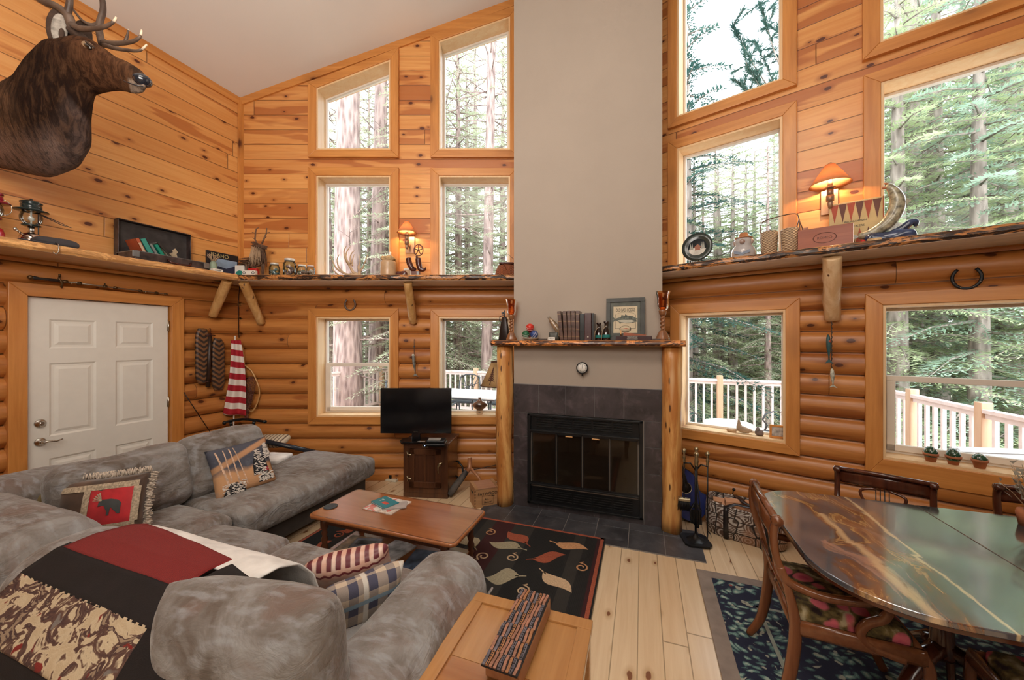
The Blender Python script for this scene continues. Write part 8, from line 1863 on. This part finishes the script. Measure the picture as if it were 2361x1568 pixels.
# refine sections by interpolation
def lerp(a, b, f): return a+(b-a)*f
SS = []
for i in range(len(SEC)-1):
    for q in range(3):
        f = q/3; A, B = SEC[i], SEC[i+1]; SS.append(((lerp(A[0][0],B[0][0],f), lerp(A[0][1],B[0][1],f)), (lerp(A[1][0],B[1][0],f), lerp(A[1][1],B[1][1],f)), lerp(A[2],B[2],f), lerp(A[3],B[3],f), lerp(A[4],B[4],f)))
SS.append(SEC[-1])
elk = thing('elk_mount', 'mounted bull elk head and neck with antlers high on the left wall', 'taxidermy', (0,0,0))
mb = MB()
for i, (Tp, Bp, tt, hwid, ci) in enumerate(SS):
    T_ = E(*Tp, tt); B_ = E(*Bp, tt); c = (T_+B_)/2; v = (T_-B_)/2; lat = (c-Vector(CAM)); lat = (lat-v*(lat.dot(v)/v.length_squared)).normalized(); ring = []
    for k in range(NR):
        a = 2*PI*k/NR; ca, sa = math.cos(a), math.sin(a)
        w_ = hwid*(1-.22*max(0, sa))  # narrower towards the top
        p = c+v*sa+lat*(w_*ca)
        n1 = noise.noise(p*5)*.016 if i < 24 else noise.noise(p*8)*.004
        p = p+lat*n1*(1 if ca > 0 else -1)+v.normalized()*n1*.5
        ring.append(p)
        base = COLS[min(6, int(ci))]; nx_ = COLS[min(6, int(ci)+1)]; f = ci-int(ci); col = [lerp(base[j], nx_[j], f) for j in range(3)]
        if sa < -.45 and i < 18: g_ = min(1, (-sa-.45)*2.2)*(.9 if i < 12 else .45); col = [lerp(col[j], (.30,.21,.18)[j], g_*(.5+.5*noise.noise(p*14))) for j in range(3)]
        if i >= 39 and sa < -.5: col = [lerp(col[j], (.34,.26,.20)[j], .8) for j in range(3)]
        cmap[(round(p.x,4), round(p.y,4), round(p.z,4))] = tuple(col)
    rings.append(ring)
mb.loft(rings)
t_ = NT('elk_hide'); at_ = t_.n('VertexColor'); at_.node.layer_name = 'tint'; o_ = t_.obj(); n_ = t_.noise(t_.map(o_, sc=(30,30,9)), 1, 5, .65, .5); c = t_.mix(t_.mr(n_, .45, .7, .0, .35), at_, (.15,.075,.035)); c = t_.mix(t_.mr(n_, .38, .55, .6, 0), c, (.008,.004,.003))
M_HIDE = t_.done(t_.bsdf(c, .95, 0, t_.bump(t_.noise(t_.map(o_, sc=(90,90,22)), 1, 3), .7, .01), **{'Specular IOR Level': .1}))
mb.build('head_and_neck', M_HIDE, elk, sub=1, colors=lambda co: cmap.get((round(co.x,4), round(co.y,4), round(co.z,4)), (.06,.03,.015)))
M_NOSE = plain('wet_black_nose', (.012,.014,.020), .15, coat=.7); M_EYE = plain('glass_eye', (.006,.004,.003), .04, coat=1, bump=0); M_TAN = plain('tan_fur', (.36,.23,.13), .8, var=.3, nscale=30); M_EARI = plain('pale_ear_fur', (.30,.26,.22), .85, var=.4, nscale=40); M_DKF = plain('dark_fur', (.045,.022,.012), .85, var=.3, nscale=40)
vd = (E(200,110,2.3)-Vector(CAM)).normalized()
mb = MB(); mb.sphere(E(329,186,2.255), .042, 16, 12, (1,1.1,.85)); mb.build('nose', M_NOSE, elk)
mb = MB(); mb.sphere(E(311,176,2.222), .013, 10, 8, (1.4,1,.8)); mb.build('nostril', M_NOSE, elk)
ec = E(203,108,2.225)
def ell(c, ax, ay, az, ux, uz, n=16, m=10):
    uy = ux.cross(uz); M = Matrix((ux, uy, uz)).transposed().to_4x4(); M.translation = c; mb = MB(); mb.sphere((0,0,0), 1, n, m, (ax, ay, az), M); return mb
hd = (E(240,130,2.3)-E(190,95,2.3)).normalized(); up_ = vd.cross(hd).normalized(); up_ = up_ if up_.z > 0 else -up_
ell(ec+vd*.022, .046, .012, .026, hd, up_).build('eye_patch', M_TAN, elk)
ell(ec+vd*.006, .028, .013, .014, hd, up_).build('eye', M_EYE, elk)
ell(ec+vd*.004+up_*.017, .036, .010, .007, hd, up_).build('brow', M_DKF, elk)
mb = MB(); mb.tube([E(330,200,2.235), E(312,197,2.225), E(292,190,2.215), E(278,183,2.215)], [.004,.004,.003,.002], 6); mb.build('mouth_line', M_NOSE, elk)
eu = (E(146,28,2.33)-E(140,104,2.33)).normalized(); ex_ = eu.cross(vd).normalized()
ell(E(135,66,2.30), .050, .016, .125, ex_, eu).build('ear', M_DKF, elk); ell(E(137,68,2.278), .034, .008, .095, ex_, eu).build('inner_ear', M_EARI, elk)
ell(E(142,78,2.272), .012, .006, .034, ex_, eu).build('ear_hollow', M_DKF, elk)
ell(E(190,80,2.44), .045, .016, .09, ex_, eu).build('ear', M_DKF, elk)
ell(E(185,86,2.34), .075, .06, .028, hd, up_).build('forehead_tuft', M_DKF, elk)
t_ = NT('elk_antler'); n_ = t_.noise(t_.obj(), 9, 4); M_ELKA = t_.done(t_.bsdf(t_.mix(t_.mr(n_, .35, .65), (.055,.030,.020), (.15,.095,.065)), .5, 0, t_.bump(t_.noise(t_.obj(), 60, 3), .5, .004))); M_TIP = plain('ivory_tip', (.70,.56,.40), .4)
def tine(pts, r0, r1, tip=True, name='antler_tine'):
    P_ = smoothp([E(*p) for p in pts], 4); n = len(P_); k = max(2, int(n*.80)) if tip else n; rad = [r0+(r1-r0)*i/(n-1) for i in range(n)]
    MB().tube(P_[:k+1], rad[:k+1], 9).build(name, M_ELKA, elk)
    if tip: MB().tube(P_[k:], rad[k:], 9).build('ivory_tip', M_TIP, elk)
tine([(172,80,2.33),(165,58,2.31),(155,34,2.30),(132,17,2.29),(92,-2,2.27),(50,-40,2.25)], .027, .020, False, 'main_beam')
tine([(164,56,2.31),(182,66,2.28),(212,67,2.26),(242,62,2.25),(262,50,2.24),(268,40,2.24)], .020, .005)
tine([(155,34,2.30),(160,12,2.29),(161,-10,2.28),(158,-40,2.27)], .019, .012, False)
tine([(236,104,2.42),(230,78,2.44),(229,55,2.45),(237,27,2.46),(236,0,2.47),(228,-35,2.48)], .020, .014, False, 'main_beam')
tine([(238,100,2.42),(268,101,2.40),(303,97,2.38),(322,86,2.37),(327,70,2.37)], .018, .005)
tine([(240,104,2.42),(262,111,2.38),(292,116,2.36),(322,117,2.35),(339,103,2.35)], .015, .005)
tine([(289,96,2.39),(294,82,2.39),(296,68,2.39)], .010, .004)
tine([(229,55,2.45),(212,58,2.44),(190,48,2.42),(168,22,2.40)], .013, .006, False)
